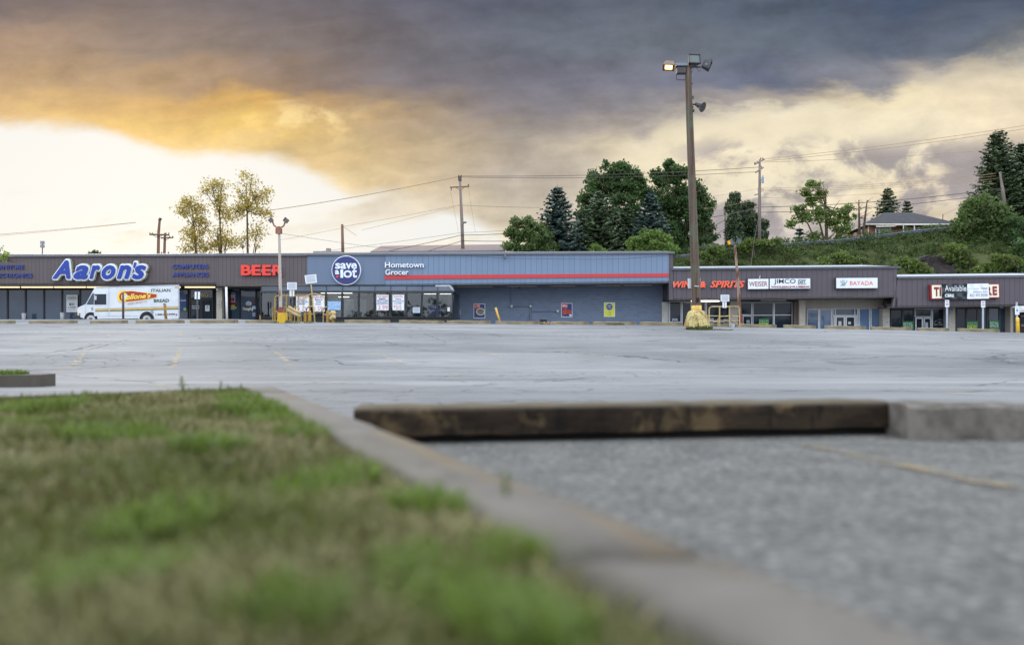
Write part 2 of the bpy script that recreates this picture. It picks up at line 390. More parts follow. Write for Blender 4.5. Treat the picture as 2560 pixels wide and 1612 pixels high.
def leafmat(a, b, dead=None, trans=0.35, name='leaves', nscale=0.5):
    m, t = newmat(name); g = t.n('ShaderNodeNewGeometry'); ob = t.n('ShaderNodeTexCoord').outputs['Object']
    n1 = t.noise(ob, nscale, 3, 0.6)
    f = t.m('ADD', t.m('MULTIPLY', g.outputs['Random Per Island'], 0.6), t.m('MULTIPLY', t.ss(n1, 0.3, 0.7), 0.4))
    colr = t.mix(f, lin(a), lin(b))
    if dead: colr = t.mix(t.m('GREATER_THAN', g.outputs['Random Per Island'], dead[1]), colr, lin(dead[0]))
    d = t.n('ShaderNodeBsdfPrincipled'); t.l(colr, d.inputs['Base Color']); d.inputs['Roughness'].default_value = 0.55; d.inputs['Specular IOR Level'].default_value = 0.25
    tr = t.n('ShaderNodeBsdfTranslucent'); t.l(t.mix(0.5, colr, sc(lin(b), 1.6)), tr.inputs[0])
    mx = t.n('ShaderNodeMixShader'); mx.inputs[0].default_value = trans; t.l(d.outputs[0], mx.inputs[1]); t.l(tr.outputs[0], mx.inputs[2])
    o = t.n('ShaderNodeOutputMaterial'); t.l(mx.outputs[0], o.inputs[0]); return m

def np_quads(name, V, mats, parent=None, loc=None):     # V: (n,4,3)
    n = len(V); off = ROOT[parent] if parent is not None else Vector(loc)
    me = bpy.data.meshes.new(name); vv = (V.reshape(-1, 3) - np.array(off)).astype(np.float32)
    me.vertices.add(n * 4); me.vertices.foreach_set('co', vv.ravel())
    me.loops.add(n * 4); me.loops.foreach_set('vertex_index', np.arange(n * 4, dtype=np.int32))
    me.polygons.add(n); me.polygons.foreach_set('loop_start', np.arange(0, n * 4, 4, dtype=np.int32)); me.polygons.foreach_set('loop_total', np.full(n, 4, dtype=np.int32))
    me.update(calc_edges=True)
    return link_mesh(name, me, mats, parent, loc)

# ------------------------------------------------------------------ the lie of the land
CU = np.array([-1500, 0, 600, 900, 1300, 1600, 1800, 2100, 2450, 2700, 3600]); CV = np.array([810, 809, 807.5, 807, 810.5, 812.5, 816.5, 822.5, 829.5, 835, 850.0])
D_STOP = 43.5
CX = (CU - UH) / FPX * D_STOP; CZ = (VH - CV) / FPX * D_STOP
NY = [-60, 0, 3, 8, 14, 19, 21]; NZ = [-0.40, -0.40, -0.40, -0.47, -0.60, -0.55, -0.46]
def ground(X, Y):
    X = np.asarray(X, float); Y = np.asarray(Y, float)
    near = np.interp(Y, NY, NZ)
    zc = np.interp(X, CX, CZ)
    t = np.clip((Y - 19) / (D_STOP - 19), 0, 1); t = t ** 1.05
    z = near * (1 - t) + zc * t
    left = np.clip((-8 - X) / 9, 0, 1)
    z += left * np.interp(Y, [D_STOP, 48, 53, 60], [0, 0.36, 0.12, 0.08])
    z += (1 - left) * np.interp(Y, [D_STOP, 47, 54, 60, 64], [0, 0.02, -0.06, -0.2, -0.25])
    return z
def gz(x, y): return float(ground(x, y))
def hit(u, v):
    for Y in np.arange(1.0, 62, 0.02):
        if gz((u - UH) / FPX * Y, Y) >= (VH - v) / FPX * Y: return Vector(((u - UH) / FPX * Y, Y, gz((u - UH) / FPX * Y, Y)))
    return P(u, v, 44)
# ------------------------------------------------------------------ parking lot
def asphalt():
    m, t = newmat('worn_asphalt'); ob = t.n('ShaderNodeTexCoord').outputs['Object']; x, y, z = t.sep(ob)
    p = t.comb(x, y)
    big = t.noise(p, 0.09, 5, 0.6); mid = t.noise(t.comb(t.m('MULTIPLY', x, 0.35), y), 0.9, 6, 0.65); fine = t.noise(p, 55, 3, 0.7); grit = t.noise(p, 14, 5, 0.75)
    c = t.mix(t.ss(big, 0.35, 0.65), lin((94,95,97)), lin((122,122,123)))
    c = t.mix(t.m('MULTIPLY', t.ss(mid, 0.56, 0.72), 0.45), c, lin((74,76,82)))
    c = t.mix(t.m('MULTIPLY', t.ss(mid, 0.46, 0.30), 0.40), c, lin((138,138,138)))
    c = t.mix(t.m('MULTIPLY', t.ss(fine, 0.55, 0.72), 0.55), c, lin((62,63,66)))
    c = t.mix(t.m('MULTIPLY', t.ss(fine, 0.44, 0.30), 0.45), c, lin((176,174,170)))
    c = t.mix(t.m('MULTIPLY', t.ss(grit, 0.56, 0.7), 0.35), c, lin((80,81,86)))
    # oil drips and darker worn lanes, and pale scoured spots
    st = t.noise(t.comb(t.m('MULTIPLY', x, 0.8), y, 7.0), 0.55, 5, 0.6); st2 = t.noise(t.comb(t.m('MULTIPLY', x, 0.12), y, 11.0), 0.5, 4, 0.6)
    c = t.mix(t.m('MULTIPLY', t.ss(st, 0.58, 0.70), 0.5), c, lin((62,63,68))); c = t.mix(t.m('MULTIPLY', t.ss(st2, 0.54, 0.66), 0.35), c, lin((78,80,84))); c = t.mix(t.m('MULTIPLY', t.ss(st2, 0.44, 0.34), 0.4), c, lin((146,147,148)))
    # cracks: long ones and crazed patches
    wx = t.noise(p, 0.8, 5, 0.6); wy = t.noise(t.comb(y, x), 0.8, 5, 0.6)
    q = t.comb(t.m('ADD', t.m('MULTIPLY', x, 0.13), t.m('MULTIPLY', wx, 0.35)), t.m('ADD', t.m('MULTIPLY', y, 0.22), t.m('MULTIPLY', wy, 0.35)))
    v1 = t.n('ShaderNodeTexVoronoi', feature='DISTANCE_TO_EDGE', voronoi_dimensions='2D'); t.l(q, v1.inputs['Vector']); v1.inputs['Scale'].default_value = 0.9
    gate = t.noise(p, 0.14, 2, 0.5)
    cr = t.m('MULTIPLY', t.ss(v1.outputs['Distance'], 0.011, 0.003), t.ss(gate, 0.42, 0.55))
    q2 = t.comb(t.m('ADD', x, t.m('MULTIPLY', wx, 0.8)), t.m('ADD', y, t.m('MULTIPLY', wy, 0.8)))
    v2 = t.n('ShaderNodeTexVoronoi', feature='DISTANCE_TO_EDGE', voronoi_dimensions='2D'); t.l(q2, v2.inputs['Vector']); v2.inputs['Scale'].default_value = 1.9
    g2 = t.noise(t.comb(t.m('MULTIPLY', x, 0.6), y, 5.0), 0.28, 4, 0.6)
    cr2 = t.m('MULTIPLY', t.ss(v2.outputs['Distance'], 0.05, 0.012), t.ss(g2, 0.51, 0.60))
    k = t.m('MAXIMUM', t.m('MULTIPLY', cr, 0.8), t.m('MULTIPLY', cr2, 0.6))
    c = t.mix(k, c, lin((48,49,54)))
    h = t.m('SUBTRACT', t.m('ADD', t.m('MULTIPLY', fine, 0.5), t.m('MULTIPLY', grit, 0.5)), k)
    finish(t, c, 0.8, 0.25, h, 0.012, bstr=0.4); return m
M_ASPH = asphalt()
gx = np.concatenate([[-1500, -600, -250, -140], np.arange(-90, 91, 1.5), [140, 250, 600, 1500]])
gy = np.concatenate([[-60, -20, -5], np.arange(0, 70, 0.5), [80, 120, 250, 600, 2500]])
GX, GY = np.meshgrid(gx, gy); GZ = ground(GX, GY)
V = np.stack([GX, GY, GZ], -1).reshape(-1, 3); nx = len(gx); F = []
for j in range(len(gy) - 1):
    for i in range(nx - 1): F.append((j * nx + i, j * nx + i + 1, (j + 1) * nx + i + 1, (j + 1) * nx + i))
me = bpy.data.meshes.new('lot'); me.from_pydata(V.tolist(), [], F); me.update()
props(link_mesh('parking_lot', me, M_ASPH, None, None, True), kind='structure', label='worn grey asphalt parking lot rising to a low crest')

# a newer strip of asphalt crossing the foot of the lot, with its open seam
def strip(pts_a, pts_b, lift, n=60):
    mb = MB(); a = [np.array(p) for p in pts_a]; b = [np.array(p) for p in pts_b]
    for i in range(n + 1):
        f = i / n
        for s0_, s1_ in ((a[0], a[1]), (b[0], b[1])):
            q = s0_ * (1 - f) + s1_ * f; mb.v.append((q[0], q[1], gz(q[0], q[1]) + lift))
    for i in range(n): mb.f.append([2 * i, 2 * i + 1, 2 * i + 3, 2 * i + 2]); mb.mi.append(0)
    return mb
hA, hB = hit(1290, 1003), hit(2560, 960)
mt_, tt = newmat('tar_seam'); ob_ = tt.n('ShaderNodeTexCoord').outputs['Object']; nz_ = tt.noise(ob_, 2.5, 5, 0.65)
dfs = finish(tt, lin((66,67,71)), 0.8, 0.2); trn = tt.n('ShaderNodeBsdfTransparent'); mxx = tt.n('ShaderNodeMixShader')
tt.l(tt.m('MULTIPLY', tt.ss(nz_, 0.42, 0.62), 0.6), mxx.inputs[0]); tt.l(trn.outputs[0], mxx.inputs[1]); tt.l(dfs.outputs[0], mxx.inputs[2])
tt.l(mxx.outputs[0], [n for n in tt.t.nodes if n.type == 'OUTPUT_MATERIAL'][0].inputs[0])
M_SEAM = mt_
dvec = (hB - hA).normalized()
e0, e1 = hA - dvec * 0.5, hB + dvec * 9
strip([(e0.x, e0.y), (e1.x, e1.y)], [(e0.x, e0.y + .05), (e1.x, e1.y + .05)], 0.004).solo('asphalt_seam', M_SEAM, 'dark tarred seam running across the foot of the lot', kind='structure')
def crack(pts, w=0.05):
    mb = MB(); rr = random.Random(int(pts[0][0]))
    hp = [hit(u, v) for u, v in pts]; n = 0
    for a, b in zip(hp[:-1], hp[1:]):
        L = (b - a).length; k = max(2, int(L / 0.35))
        for i in range(k + 1):
            q = a.lerp(b, i / k); j = rr.uniform(-.05, .05); ww = w * rr.uniform(.4, 1.3)
            s = (b - a).normalized().cross(Vector((0, 0, 1)))
            for e in (-1, 1):
                p = q + s * (j + e * ww / 2); mb.v.append((p.x, p.y, gz(p.x, p.y) + .006))
    for i in range(len(mb.v) // 2 - 1): mb.f.append([2 * i, 2 * i + 1, 2 * i + 3, 2 * i + 2]); mb.mi.append(0)
    mb.solo('asphalt_crack', M_SEAM, kind='structure')
for pts in [[(895, 809), (960, 815), (1060, 834), (1120, 858)], [(560, 868), (800, 865), (1115, 861)], [(695, 806), (720, 815), (752, 830)], [(1212, 834), (1290, 849), (1400, 851)], [(1420, 840), (1475, 848), (1560, 840)], [(1240, 816), (1275, 818)], [(485, 814), (560, 812)], [(0, 918), (160, 938), (400, 958)], [(1700, 880), (1850, 872), (2100, 868)], [(2250, 850), (2420, 843)], [(1960, 905), (2200, 893), (2480, 888)], [(1490, 814), (1580, 816)], [(2440, 965), (2560, 948)], [(110, 895), (230, 872), (330, 846)], [(700, 850), (900, 846)]]: crack(pts, 0.07)

# coarse sheet added over the near stall, vignette darkening put into its colour
mN, tN = newmat('coarse_vignette_asphalt'); oN = tN.n('ShaderNodeTexCoord').outputs['Object']; n1_ = tN.noise(oN, 34, 3, .8); n2_ = tN.noise(oN, 5, 5, .65); n3_ = tN.noise(oN, 70, 3, .7)
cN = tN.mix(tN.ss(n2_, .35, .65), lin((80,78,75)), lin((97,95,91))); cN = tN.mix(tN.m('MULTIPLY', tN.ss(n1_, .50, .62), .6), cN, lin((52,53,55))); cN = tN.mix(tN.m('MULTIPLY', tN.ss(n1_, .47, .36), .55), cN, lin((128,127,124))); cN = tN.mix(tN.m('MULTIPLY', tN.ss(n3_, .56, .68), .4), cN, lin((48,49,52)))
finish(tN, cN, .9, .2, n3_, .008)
mb = MB(); mb.add([(-1.0, 3.12, -.394), (.7, -.6, -.394), (9, -.6, -.394), (9, 3.3, -.394), (1.6, 3.45, -.394)], [(0, 1, 2, 3, 4)]); mb.solo('near_vignette_asphalt', mN, 'coarse asphalt sheet nearest the camera, vignette darkening put into its colour', kind='structure', loc=(0, 0, -.394))
# painted stall lines, worn to broken lengths
mL, tL = newmat('worn_yellow_paint'); obL = tL.n('ShaderNodeTexCoord').outputs['Object']
nL = tL.noise(obL, 3.0, 6, 0.7); pl = finish(tL, tL.mix(nL, lin((170,148,102)), lin((196,178,138))), 0.8, 0.2)
trL = tL.n('ShaderNodeBsdfTransparent'); mxL = tL.n('ShaderNodeMixShader'); tL.l(tL.m('MULTIPLY', tL.ss(nL, 0.46, 0.64), 0.5), mxL.inputs[0]); tL.l(trL.outputs[0], mxL.inputs[1]); tL.l(pl.outputs[0], mxL.inputs[2])
tL.l(mxL.outputs[0], [n for n in tL.t.nodes if n.type == 'OUTPUT_MATERIAL'][0].inputs[0])
for k, (a, b, w) in enumerate([((140, 930), (230, 868), .13), ((421, 924), (455, 868), .16), ((728, 913), (682, 878), .14), ((1008, 907), (930, 884), .14), ((1275, 901), (1180, 876), .11), ((1542, 897), (1405, 877), .12),
        ((1800, 892), (1620, 868), .1), ((2050, 884), (1830, 864), .1), ((770, 950), (812, 953), .25), ((818, 954), (850, 957), .2), ((1400, 942), (1470, 944), .15), ((388, 962), (412, 966), .2), ((1780, 917), (1850, 918), .14), ((2120, 906), (2150, 907), .14),
        ((50, 852), (72, 843), .12), ((258, 846), (280, 834), .12), ((450, 842), (457, 826), .13), ((62, 814), (135, 806), .12), ((168, 814), (228, 803), .12), ((318, 814), (342, 803), .12), ((462, 810), (470, 800), .13), ((604, 806), (596, 801), .12),
        ((2250, 846), (2330, 851), .1), ((1880, 844), (1930, 848), .1), ((2190, 975), (2560, 993), .12), ((2560, 905), (2440, 897), .1), ((1155, 938), (1125, 934), .2), ((1310, 858), (1250, 845), .1)]):
    A, B = hit(*a), hit(*b); d = (B - A); d.z = 0; s = d.normalized().cross(Vector((0, 0, 1))) * w / 2
    strip([((A - s).x, (A - s).y), ((B - s).x, (B - s).y)], [((A + s).x, (A + s).y), ((B + s).x, (B + s).y)], 0.008, 12).solo('stall_line', mL, kind='structure')
mL2, t2_ = newmat('faint_yellow_paint'); o2_ = t2_.n('ShaderNodeTexCoord').outputs['Object']; q2_ = t2_.noise(o2_, 7.0, 5, 0.7); pz_ = finish(t2_, lin((124,110,84)), .85, .2)
r2_ = t2_.n('ShaderNodeBsdfTransparent'); x2_ = t2_.n('ShaderNodeMixShader'); t2_.l(t2_.m('MULTIPLY', t2_.ss(q2_, .40, .60), .75), x2_.inputs[0]); t2_.l(r2_.outputs[0], x2_.inputs[1]); t2_.l(pz_.outputs[0], x2_.inputs[2]); t2_.l(x2_.outputs[0], [n for n in t2_.t.nodes if n.type == 'OUTPUT_MATERIAL'][0].inputs[0])
# the near stall line, across the corner of the picture
A, B = P(2010, 1117, 0.4 * FPX / (1117 - VH)), P(2600, 1245, 0.4 * FPX / (1245 - VH)); s = (B - A).normalized().cross(Vector((0, 0, 1))) * 0.035
strip([((A - s).x, (A - s).y), ((B - s).x, (B - s).y)], [((A + s).x, (A + s).y), ((B + s).x, (B + s).y)], 0.012, 20).solo('stall_line', mL2, kind='structure')

# ------------------------------------------------------------------ the grass island the camera stands on
KT = -0.25                       # top of its kerb
SL = -0.44                       # run of the kerb: X = c + SL * Y
kin, kout, kend = 0.458, 0.64, 4.45
mk, tk = newmat('old_concrete_kerb'); obk = tk.n('ShaderNodeTexCoord').outputs['Object']; xk, yk, zk = tk.sep(obk)
k1 = tk.noise(obk, 3.0, 6, 0.65); k2 = tk.noise(obk, 60, 4, 0.7); k3 = tk.noise(obk, 0.9, 3, 0.5)
k4 = tk.noise(tk.comb(tk.m('MULTIPLY', xk, 2.0), yk, zk), 1.6, 5, 0.7)
ck = tk.mix(tk.ss(k1, 0.3, 0.7), lin((84,79,74)), lin((102,97,91))); ck = tk.mix(tk.m('MULTIPLY', tk.ss(k2, 0.55, 0.7), 0.4), ck, lin((70,66,62))); ck = tk.mix(tk.m('MULTIPLY', tk.ss(k3, 0.52, 0.68), 0.4), ck, lin((76,68,56)))
ck = tk.mix(tk.m('MULTIPLY', tk.ss(k4, 0.56, 0.66), 0.55), ck, lin((58,54,48))); ck = tk.mix(tk.m('MULTIPLY', tk.ss(k4, 0.42, 0.33), 0.35), ck, lin((122,112,96)))
gk = tk.n('ShaderNodeNewGeometry').outputs['Position']; gx_, gy_, gz_ = tk.sep(gk)
ek = tk.m('ADD', tk.m('SUBTRACT', tk.m('ADD', gx_, tk.m('MULTIPLY', gy_, 0.44)), 0.458), tk.m('MULTIPLY', tk.m('SUBTRACT', k4, 0.5), 0.22))
ck = tk.mix(tk.m('MULTIPLY', tk.ss(ek, 0.125, 0.165), tk.m('MULTIPLY', tk.ss(k3, 0.46, 0.60), 0.65)), ck, lin((104,90,70)))      # dirt caught along the broken outer edge
ck = tk.mix(tk.m('MULTIPLY', tk.ss(ek, 0.035, 0.0), 0.6), ck, lin((62,58,48)))
finish(tk, ck, 0.85, 0.25, tk.m('ADD', k1, tk.m('MULTIPLY', k2, 0.4)), 0.01); M_KERB = mk
rk = random.Random(4)
def kerb_piece(y0, y1, jit):
    mb = MB(); n = max(3, int((y1 - y0) / 0.12)); prof = [(0.0, -0.22), (0.0, -0.012), (0.012, 0.0), (0.185, 0.0), (0.20, -0.014), (0.215, -0.22)]
    for i in range(n + 1):
        y = y0 + (y1 - y0) * i / n
        for px, pz in prof:
            mb.v.append((kin + SL * y + px * 0.95 + rk.uniform(-.003, .003) + jit, y, KT + pz + rk.uniform(-.0025, .0025)))
    m = len(prof)
    for i in range(n):
        for j in range(m - 1): mb.f.append([i * m + j, i * m + j + 1, (i + 1) * m + j + 1, (i + 1) * m + j]); mb.mi.append(0)
    mb.f += [list(range(m - 1, -1, -1)), list(range(n * m, n * m + m))]; mb.mi += [0, 0]
    return mb
kerb_piece(-0.5, 0.915, 0.006).solo('kerb', M_KERB, 'nearest length of grey concrete kerb beside the grass, cut by a dark joint', 'kerb', 'lengths of kerb edging the grass', smooth=True)
kerb_piece(0.95, 3.98, 0).solo('kerb', M_KERB, 'long grey concrete kerb between the grass and the timber beam', 'kerb', 'lengths of kerb edging the grass', smooth=True)
kerb_piece(3.99, kend, 0.006).solo('kerb', M_KERB, 'short far end of the grey concrete kerb at the tip of the grass', 'kerb', 'lengths of kerb edging the grass', smooth=True)

# soil
BA, BB = Vector((-2.32, 3.72, 0)), Vector((-1.49, 4.42, 0))
bs = (BB.y - BA.y) / (BB.x - BA.x)
def back_y(x): return BB.y + (x - BB.x) * (bs if x > BA.x else 0.12) if True else 0
def back(x): return np.where(x > BA.x, BB.y + (x - BB.x) * bs, BA.y + (x - BA.x) * 0.10)
def bumpz(x, y):
    return 0.018 * np.sin(3.1 * x + 1.3 * y) * np.sin(2.3 * y + .7) + 0.012 * np.sin(7.7 * x - 3 * y) + 0.008 * np.sin(13 * y + 5 * x)
sx = np.linspace(-9, 0.7, 130); sy = np.linspace(-0.8, 4.5, 90)
SX, SY = np.meshgrid(sx, sy)
SYc = np.minimum(SY, back(SX)); lim = kin + 0.03 + SL * SYc; SXc = np.minimum(SX, lim)
SZ = KT - 0.028 + bumpz(SXc, SYc) * np.clip((lim - SXc) * 4, 0.1, 1)
n = len(sx); F = [(j * n + i, j * n + i + 1, (j + 1) * n + i + 1, (j + 1) * n + i) for j in range(len(sy) - 1) for i in range(n - 1)]
msl, tsl = newmat('dry_soil'); obs = tsl.n('ShaderNodeTexCoord').outputs['Object']; s1_ = tsl.noise(obs, 4, 6, 0.7); s2_ = tsl.noise(obs, 40, 4, 0.7)
cs_ = tsl.mix(tsl.ss(s1_, 0.3, 0.7), lin((60,54,44)), lin((92,86,70))); cs_ = tsl.mix(tsl.m('MULTIPLY', tsl.ss(s2_, 0.5, 0.7), 0.5), cs_, lin((96,90,72)))
finish(tsl, cs_, 0.95, 0.1, s2_, 0.02)
me = bpy.data.meshes.new('soil'); me.from_pydata(np.stack([SXc, SYc, SZ], -1).reshape(-1, 3).tolist(), [], F); me.update()
props(link_mesh('island_ground', me, msl, None, None, True), kind='structure', label='dry soil of the grass island')
eb_ = MB(); 
for a, b in (((-9.0, float(back(np.array(-9.0)))), (BA.x, BA.y)), ((BA.x, BA.y), (BB.x + .02, BB.y))):
    a = Vector(a + (0,)); b = Vector(b + (0,)); s = Vector((-(b - a).y, (b - a).x, 0)).normalized() * 0.03
    A4 = [a - s, b - s, b + s, a + s]
    eb_.hexa([Vector((p.x, p.y, KT - 0.003)) for p in A4], [Vector((p.x, p.y, KT - 0.24)) for p in A4])
eb_.solo('dark_edge_strip', plain((38,34,32), 0.9, 0.3, 6), 'thin dark strip along the far side of the grass', 'edging')  # narrow dark strip closing off the grass at the back

def grass_blades(n, seed, region, hmin, hmax, dens, wid=0.0035, base=None):
    r = np.random.default_rng(seed); out = []
    x, y = region(r, n)
    keep = r.random(len(x)) < dens(x, y); x, y = x[keep], y[keep]; n = len(x)
    z = base(x, y)
    h = r.uniform(hmin, hmax, n) * (0.55 + 0.9 * dens(x, y)); a = r.uniform(0, 2 * np.pi, n); lean = r.uniform(0.1, 0.9, n) * h
    w = wid * r.uniform(.6, 1.5, n); ca, sa = np.cos(a), np.sin(a); b = a + r.uniform(1.1, 2.0, n)
    wx, wy = np.cos(b) * w, np.sin(b) * w
    p0 = np.stack([x - wx, y - wy, z], 1); p1 = np.stack([x + wx, y + wy, z], 1)
    mx, my, mz = x + ca * lean * .35, y + sa * lean * .35, z + h * .62
    p2 = np.stack([mx + wx * .8, my + wy * .8, mz], 1); p3 = np.stack([mx - wx * .8, my - wy * .8, mz], 1)
    tx, ty, tz = x + ca * lean, y + sa * lean, z + h * (1 - .25 * lean / h)
    p4 = np.stack([tx + wx * .15, ty + wy * .15, tz], 1); p5 = np.stack([tx - wx * .15, ty - wy * .15, tz], 1)
    return np.concatenate([np.stack([p0, p1, p2, p3], 1), np.stack([p3, p2, p4, p5], 1)])
def patchy(x, y):
    f = (np.sin(2.1 * x + 1.7 * y + .5) + np.sin(3.7 * x - 2.9 * y + 1.1) + .8 * np.sin(6.3 * x + 4.1 * y) + .7 * np.sin(9.1 * y - 5.3 * x + 2) + .5 * np.sin(14 * x + 11 * y)) / 4
    return np.clip(0.33 + 0.5 * f + 0.10 * np.clip(y - 2, 0, 2), 0.05, 1)
def reg(r, n):
    y = 0.35 + (r.random(n) ** 0.75) * 4.1; x = r.uniform(-0.78, 0.30, n) * np.maximum(y, .9) * 1.0 - 0.0
    x = np.where(r.random(n) < .5, r.uniform(-1, 0, n) * (0.72 * y + .15) + 0.0, r.uniform(-.9, .45, n) * (.3 * y + .4))
    ok = (x < kin + SL * y - .012) & (y < back(x) - .03); return x[ok], y[ok]
gb = lambda x, y: KT - 0.03 + bumpz(x, y) * np.clip((kin + SL * y - x) * 4, .1, 1)
G_GREEN = leafmat((58,64,26), (94,98,46), name='grass_green', trans=0.3)
G_DRY = leafmat((84,80,50), (124,118,78), name='grass_dry', trans=0.2)
g1 = grass_blades(150000, 1, reg, 0.018, .05, patchy, base=gb)
g2 = grass_blades(120000, 2, reg, .015, .04, lambda x, y: np.clip(1.15 - patchy(x, y), .25, 1), .003, base=gb)
# bright lush tufts
r = np.random.default_rng(5); tz = []
tufts = [(-.06, .80, .07, .04), (-.02, .76, .05, .045), (-.1, .9, .06, .04), (.02, .68, .05, .05), (-1.2, 3.6, .12, .05), (-.9, 2.9, .15, .06), (-.75, 2.6, .12, .05), (-.5, 1.15, .08, .05), (-1.1, 2.2, .14, .05), (-.7, 1.85, .09, .05), (-.35, 1.5, .1, .05), (-.2, .72, .05, .04), (-.42, .85, .07, .04), (-1.9, 3.2, .16, .05), (-1.6, 2.6, .13, .04), (-.12, 1.2, .06, .05), (-.55, 2.2, .1, .05), (.0, .95, .05, .045)]
for (cx, cy, rad, hh) in tufts:
    def rg(rr, k): 
        a = rr.uniform(0, 2 * np.pi, k); q = np.sqrt(rr.random(k)) * rad; x = cx + np.cos(a) * q; y = cy + np.sin(a) * q * 1.2
        ok = (x < kin + SL * y - .008) & (y < back(x) - .01); return x[ok], y[ok]
    tz.append(grass_blades(int(6500 * rad) + 120, int(cx * 1000 + cy * 77) % 9999, rg, hh * .5, hh * 1.15, lambda x, y: np.full(len(x), .75), .004, base=gb))
G_LUSH = leafmat((66,86,30), (98,114,46), name='grass_lush', trans=0.35)
o = np_quads('grass', g1, G_GREEN, None, (0, 2, KT)); props(o, 'short patchy green grass in the foreground', kind='stuff')
o = np_quads('dry_grass', g2, G_DRY, None, (0, 2, KT)); props(o, 'dry tan thatch among the grass', kind='stuff')
o = np_quads('grass_tufts', np.concatenate(tz), G_LUSH, None, (0, 2, KT)); props(o, 'bright lush tufts in the foreground grass', kind='stuff')
# weed sprigs standing along the far edge
def sprig(u, vb, vt, d, label, seed):
    rr = np.random.default_rng(seed); b = P(u, vb, d); H = P(u, vt, d).z - b.z; q = []
    for _ in range(34):
        t = rr.uniform(.1, 1); a = rr.uniform(0, 6.28); L = H * .3 * (1.2 - t * .6); c = np.array(b) + np.array([0, 0, H * t]); dd = np.array([np.cos(a), np.sin(a), .55]) * L; s = np.array([-np.sin(a), np.cos(a), 0]) * L * .16
        q.append([c, c + dd * .5 + s, c + dd, c + dd * .5 - s])
    root = thing('weed', label, 'weed', b, 'weeds at the far edge of the grass')
    np_quads('foliage', np.array(q), G_LUSH, root); MB().tube([b, b + Vector((0, 0, H))], [.004, .002], 5).build('stem', G_LUSH, root)
sprig(603, 985, 958, 4.35, 'small green weed at the tip of the grass, beside the far end of the kerb', 1)
sprig(455, 985, 940, 4.1, 'tall thin weed standing above the far grass edge, right of a shorter one', 2)
sprig(552, 985, 952, 4.25, 'thin weed stalk just left of the kerb tip', 3)
sprig(570, 990, 962, 4.2, 'low weed between the weed stalk and the kerb tip', 4)
sprig(1265, 1240, 1180, 1.15, 'small weed growing in the gap against the inner side of the kerb', 6)

# second island on the left
M_KERB2 = M_KERB
a = hit(112, 968); rr_ = Rect
d0 = a.y; zt = (VH - 938) / FPX * d0
k2 = MB(); xa, xb = -9.5, a.x - .12; zb = gz(a.x, a.y) - .1
pr = [Vector((xa, d0 - .35, 0)), Vector((xb - .25, d0, 0)), Vector((xb, d0 + .12, 0)), Vector((xb - .05, d0 + .5, 0)), Vector((xa, d0 + .42, 0))]
k2.prism([Vector((p.x, p.y, zt)) for p in pr], Vector((0, 0, zb - zt)))
k2.solo('kerb_island', M_KERB, 'low concrete kerb island with grass at the left edge of the photo', 'kerb')
def reg2(r, n):
    x = r.uniform(-8, xb - .25, n); y = d0 + .1 + r.random(n) * .3; return x, y
g3 = grass_blades(5000, 9, reg2, .02, .06, lambda x, y: np.full(len(x), .6), .005, base=lambda x, y: np.full(len(x), zt))
o = np_quads('island_grass', g3, G_LUSH, None, (-5, d0, zt)); props(o, 'green grass on the low kerb island at the left', kind='stuff')

# ------------------------------------------------------------------ timber beam and concrete stop in the foreground
def tiemat():
    m, t = newmat('dark_railway_tie'); ob = t.n('ShaderNodeTexCoord').outputs['Object']; x, y, z = t.sep(ob)
    n1 = t.noise(t.comb(t.m('MULTIPLY', x, .7), t.m('MULTIPLY', y, 4), t.m('MULTIPLY', z, 4)), 3.0, 6, .7, .3); n2 = t.noise(ob, 5, 5, .65); n3 = t.noise(t.comb(t.m('MULTIPLY', x, 3.0), y, t.m('MULTIPLY', z, .8)), 5, 4, .6)
    c = t.mix(t.ss(n1, .3, .7), lin((20,16,13)), lin((50,40,30))); c = t.mix(t.m('MULTIPLY', t.ss(n2, .52, .68), .8), c, lin((84,70,50))); c = t.mix(t.m('MULTIPLY', t.ss(n3, .56, .66), .7), c, lin((14,12,10)))
    c = t.mix(t.m('MULTIPLY', t.ss(z, .100, .112), .75), c, lin((96,88,74)))     # feet and weather have worn the top pale
    finish(t, c, .9, .15, n1, .01); return m
M_TIE = tiemat()
def beam(x0, x1, y0, y1, zb, h, dep, mat, name, label, cat, group=None, seed=1, rough=.0035):
    rr = random.Random(seed); n = 26; mb = MB(); prof = [(0, 0), (0, h - .02), (.02, h), (dep - .02, h), (dep, h - .02), (dep, 0)]
    for i in range(n + 1):
        f = i / n; x = x0 + (x1 - x0) * f; y = y0 + (y1 - y0) * f
        for py, pz in prof: mb.v.append((x, y + py + rr.uniform(-rough, rough), zb + pz + rr.uniform(-rough, rough)))
    m = 6
    for i in range(n):
        for j in range(m): mb.f.append([i * m + j, (i + 1) * m + j, (i + 1) * m + (j + 1) % m, i * m + (j + 1) % m]); mb.mi.append(0)
    mb.f += [list(range(m)), list(range(n * m + m - 1, n * m - 1, -1))]; mb.mi += [0, 0]
    return mb.solo(name, mat, label, cat, group)
beam(-0.605, 1.60, 3.055, 3.40, -0.362, 0.112, 0.19, M_TIE, 'timber_beam', 'long dark railway tie lying beside the near kerb', 'timber beam', seed=3)
beam(-0.66, 1.62, 3.10, 3.44, -0.405, 0.05, 0.13, plain((17,15,13), .95, .3, 5), 'beam_gap_shade', 'black strip set back under the long railway tie, painted as its shaded gap', 'timber beam', seed=5)  # added black strip, paints the shade in the gap below the beam
M_STOPC = plain((96,91,85), .9, .4, 9, .2, 0, .015)
beam(1.603, 3.9, 3.24, 3.16, -0.41, 0.16, 0.2, M_STOPC, 'concrete_wheel_stop', 'chipped grey concrete wheel stop butting the right end of the railway tie', 'wheel stop', seed=8, rough=.008)

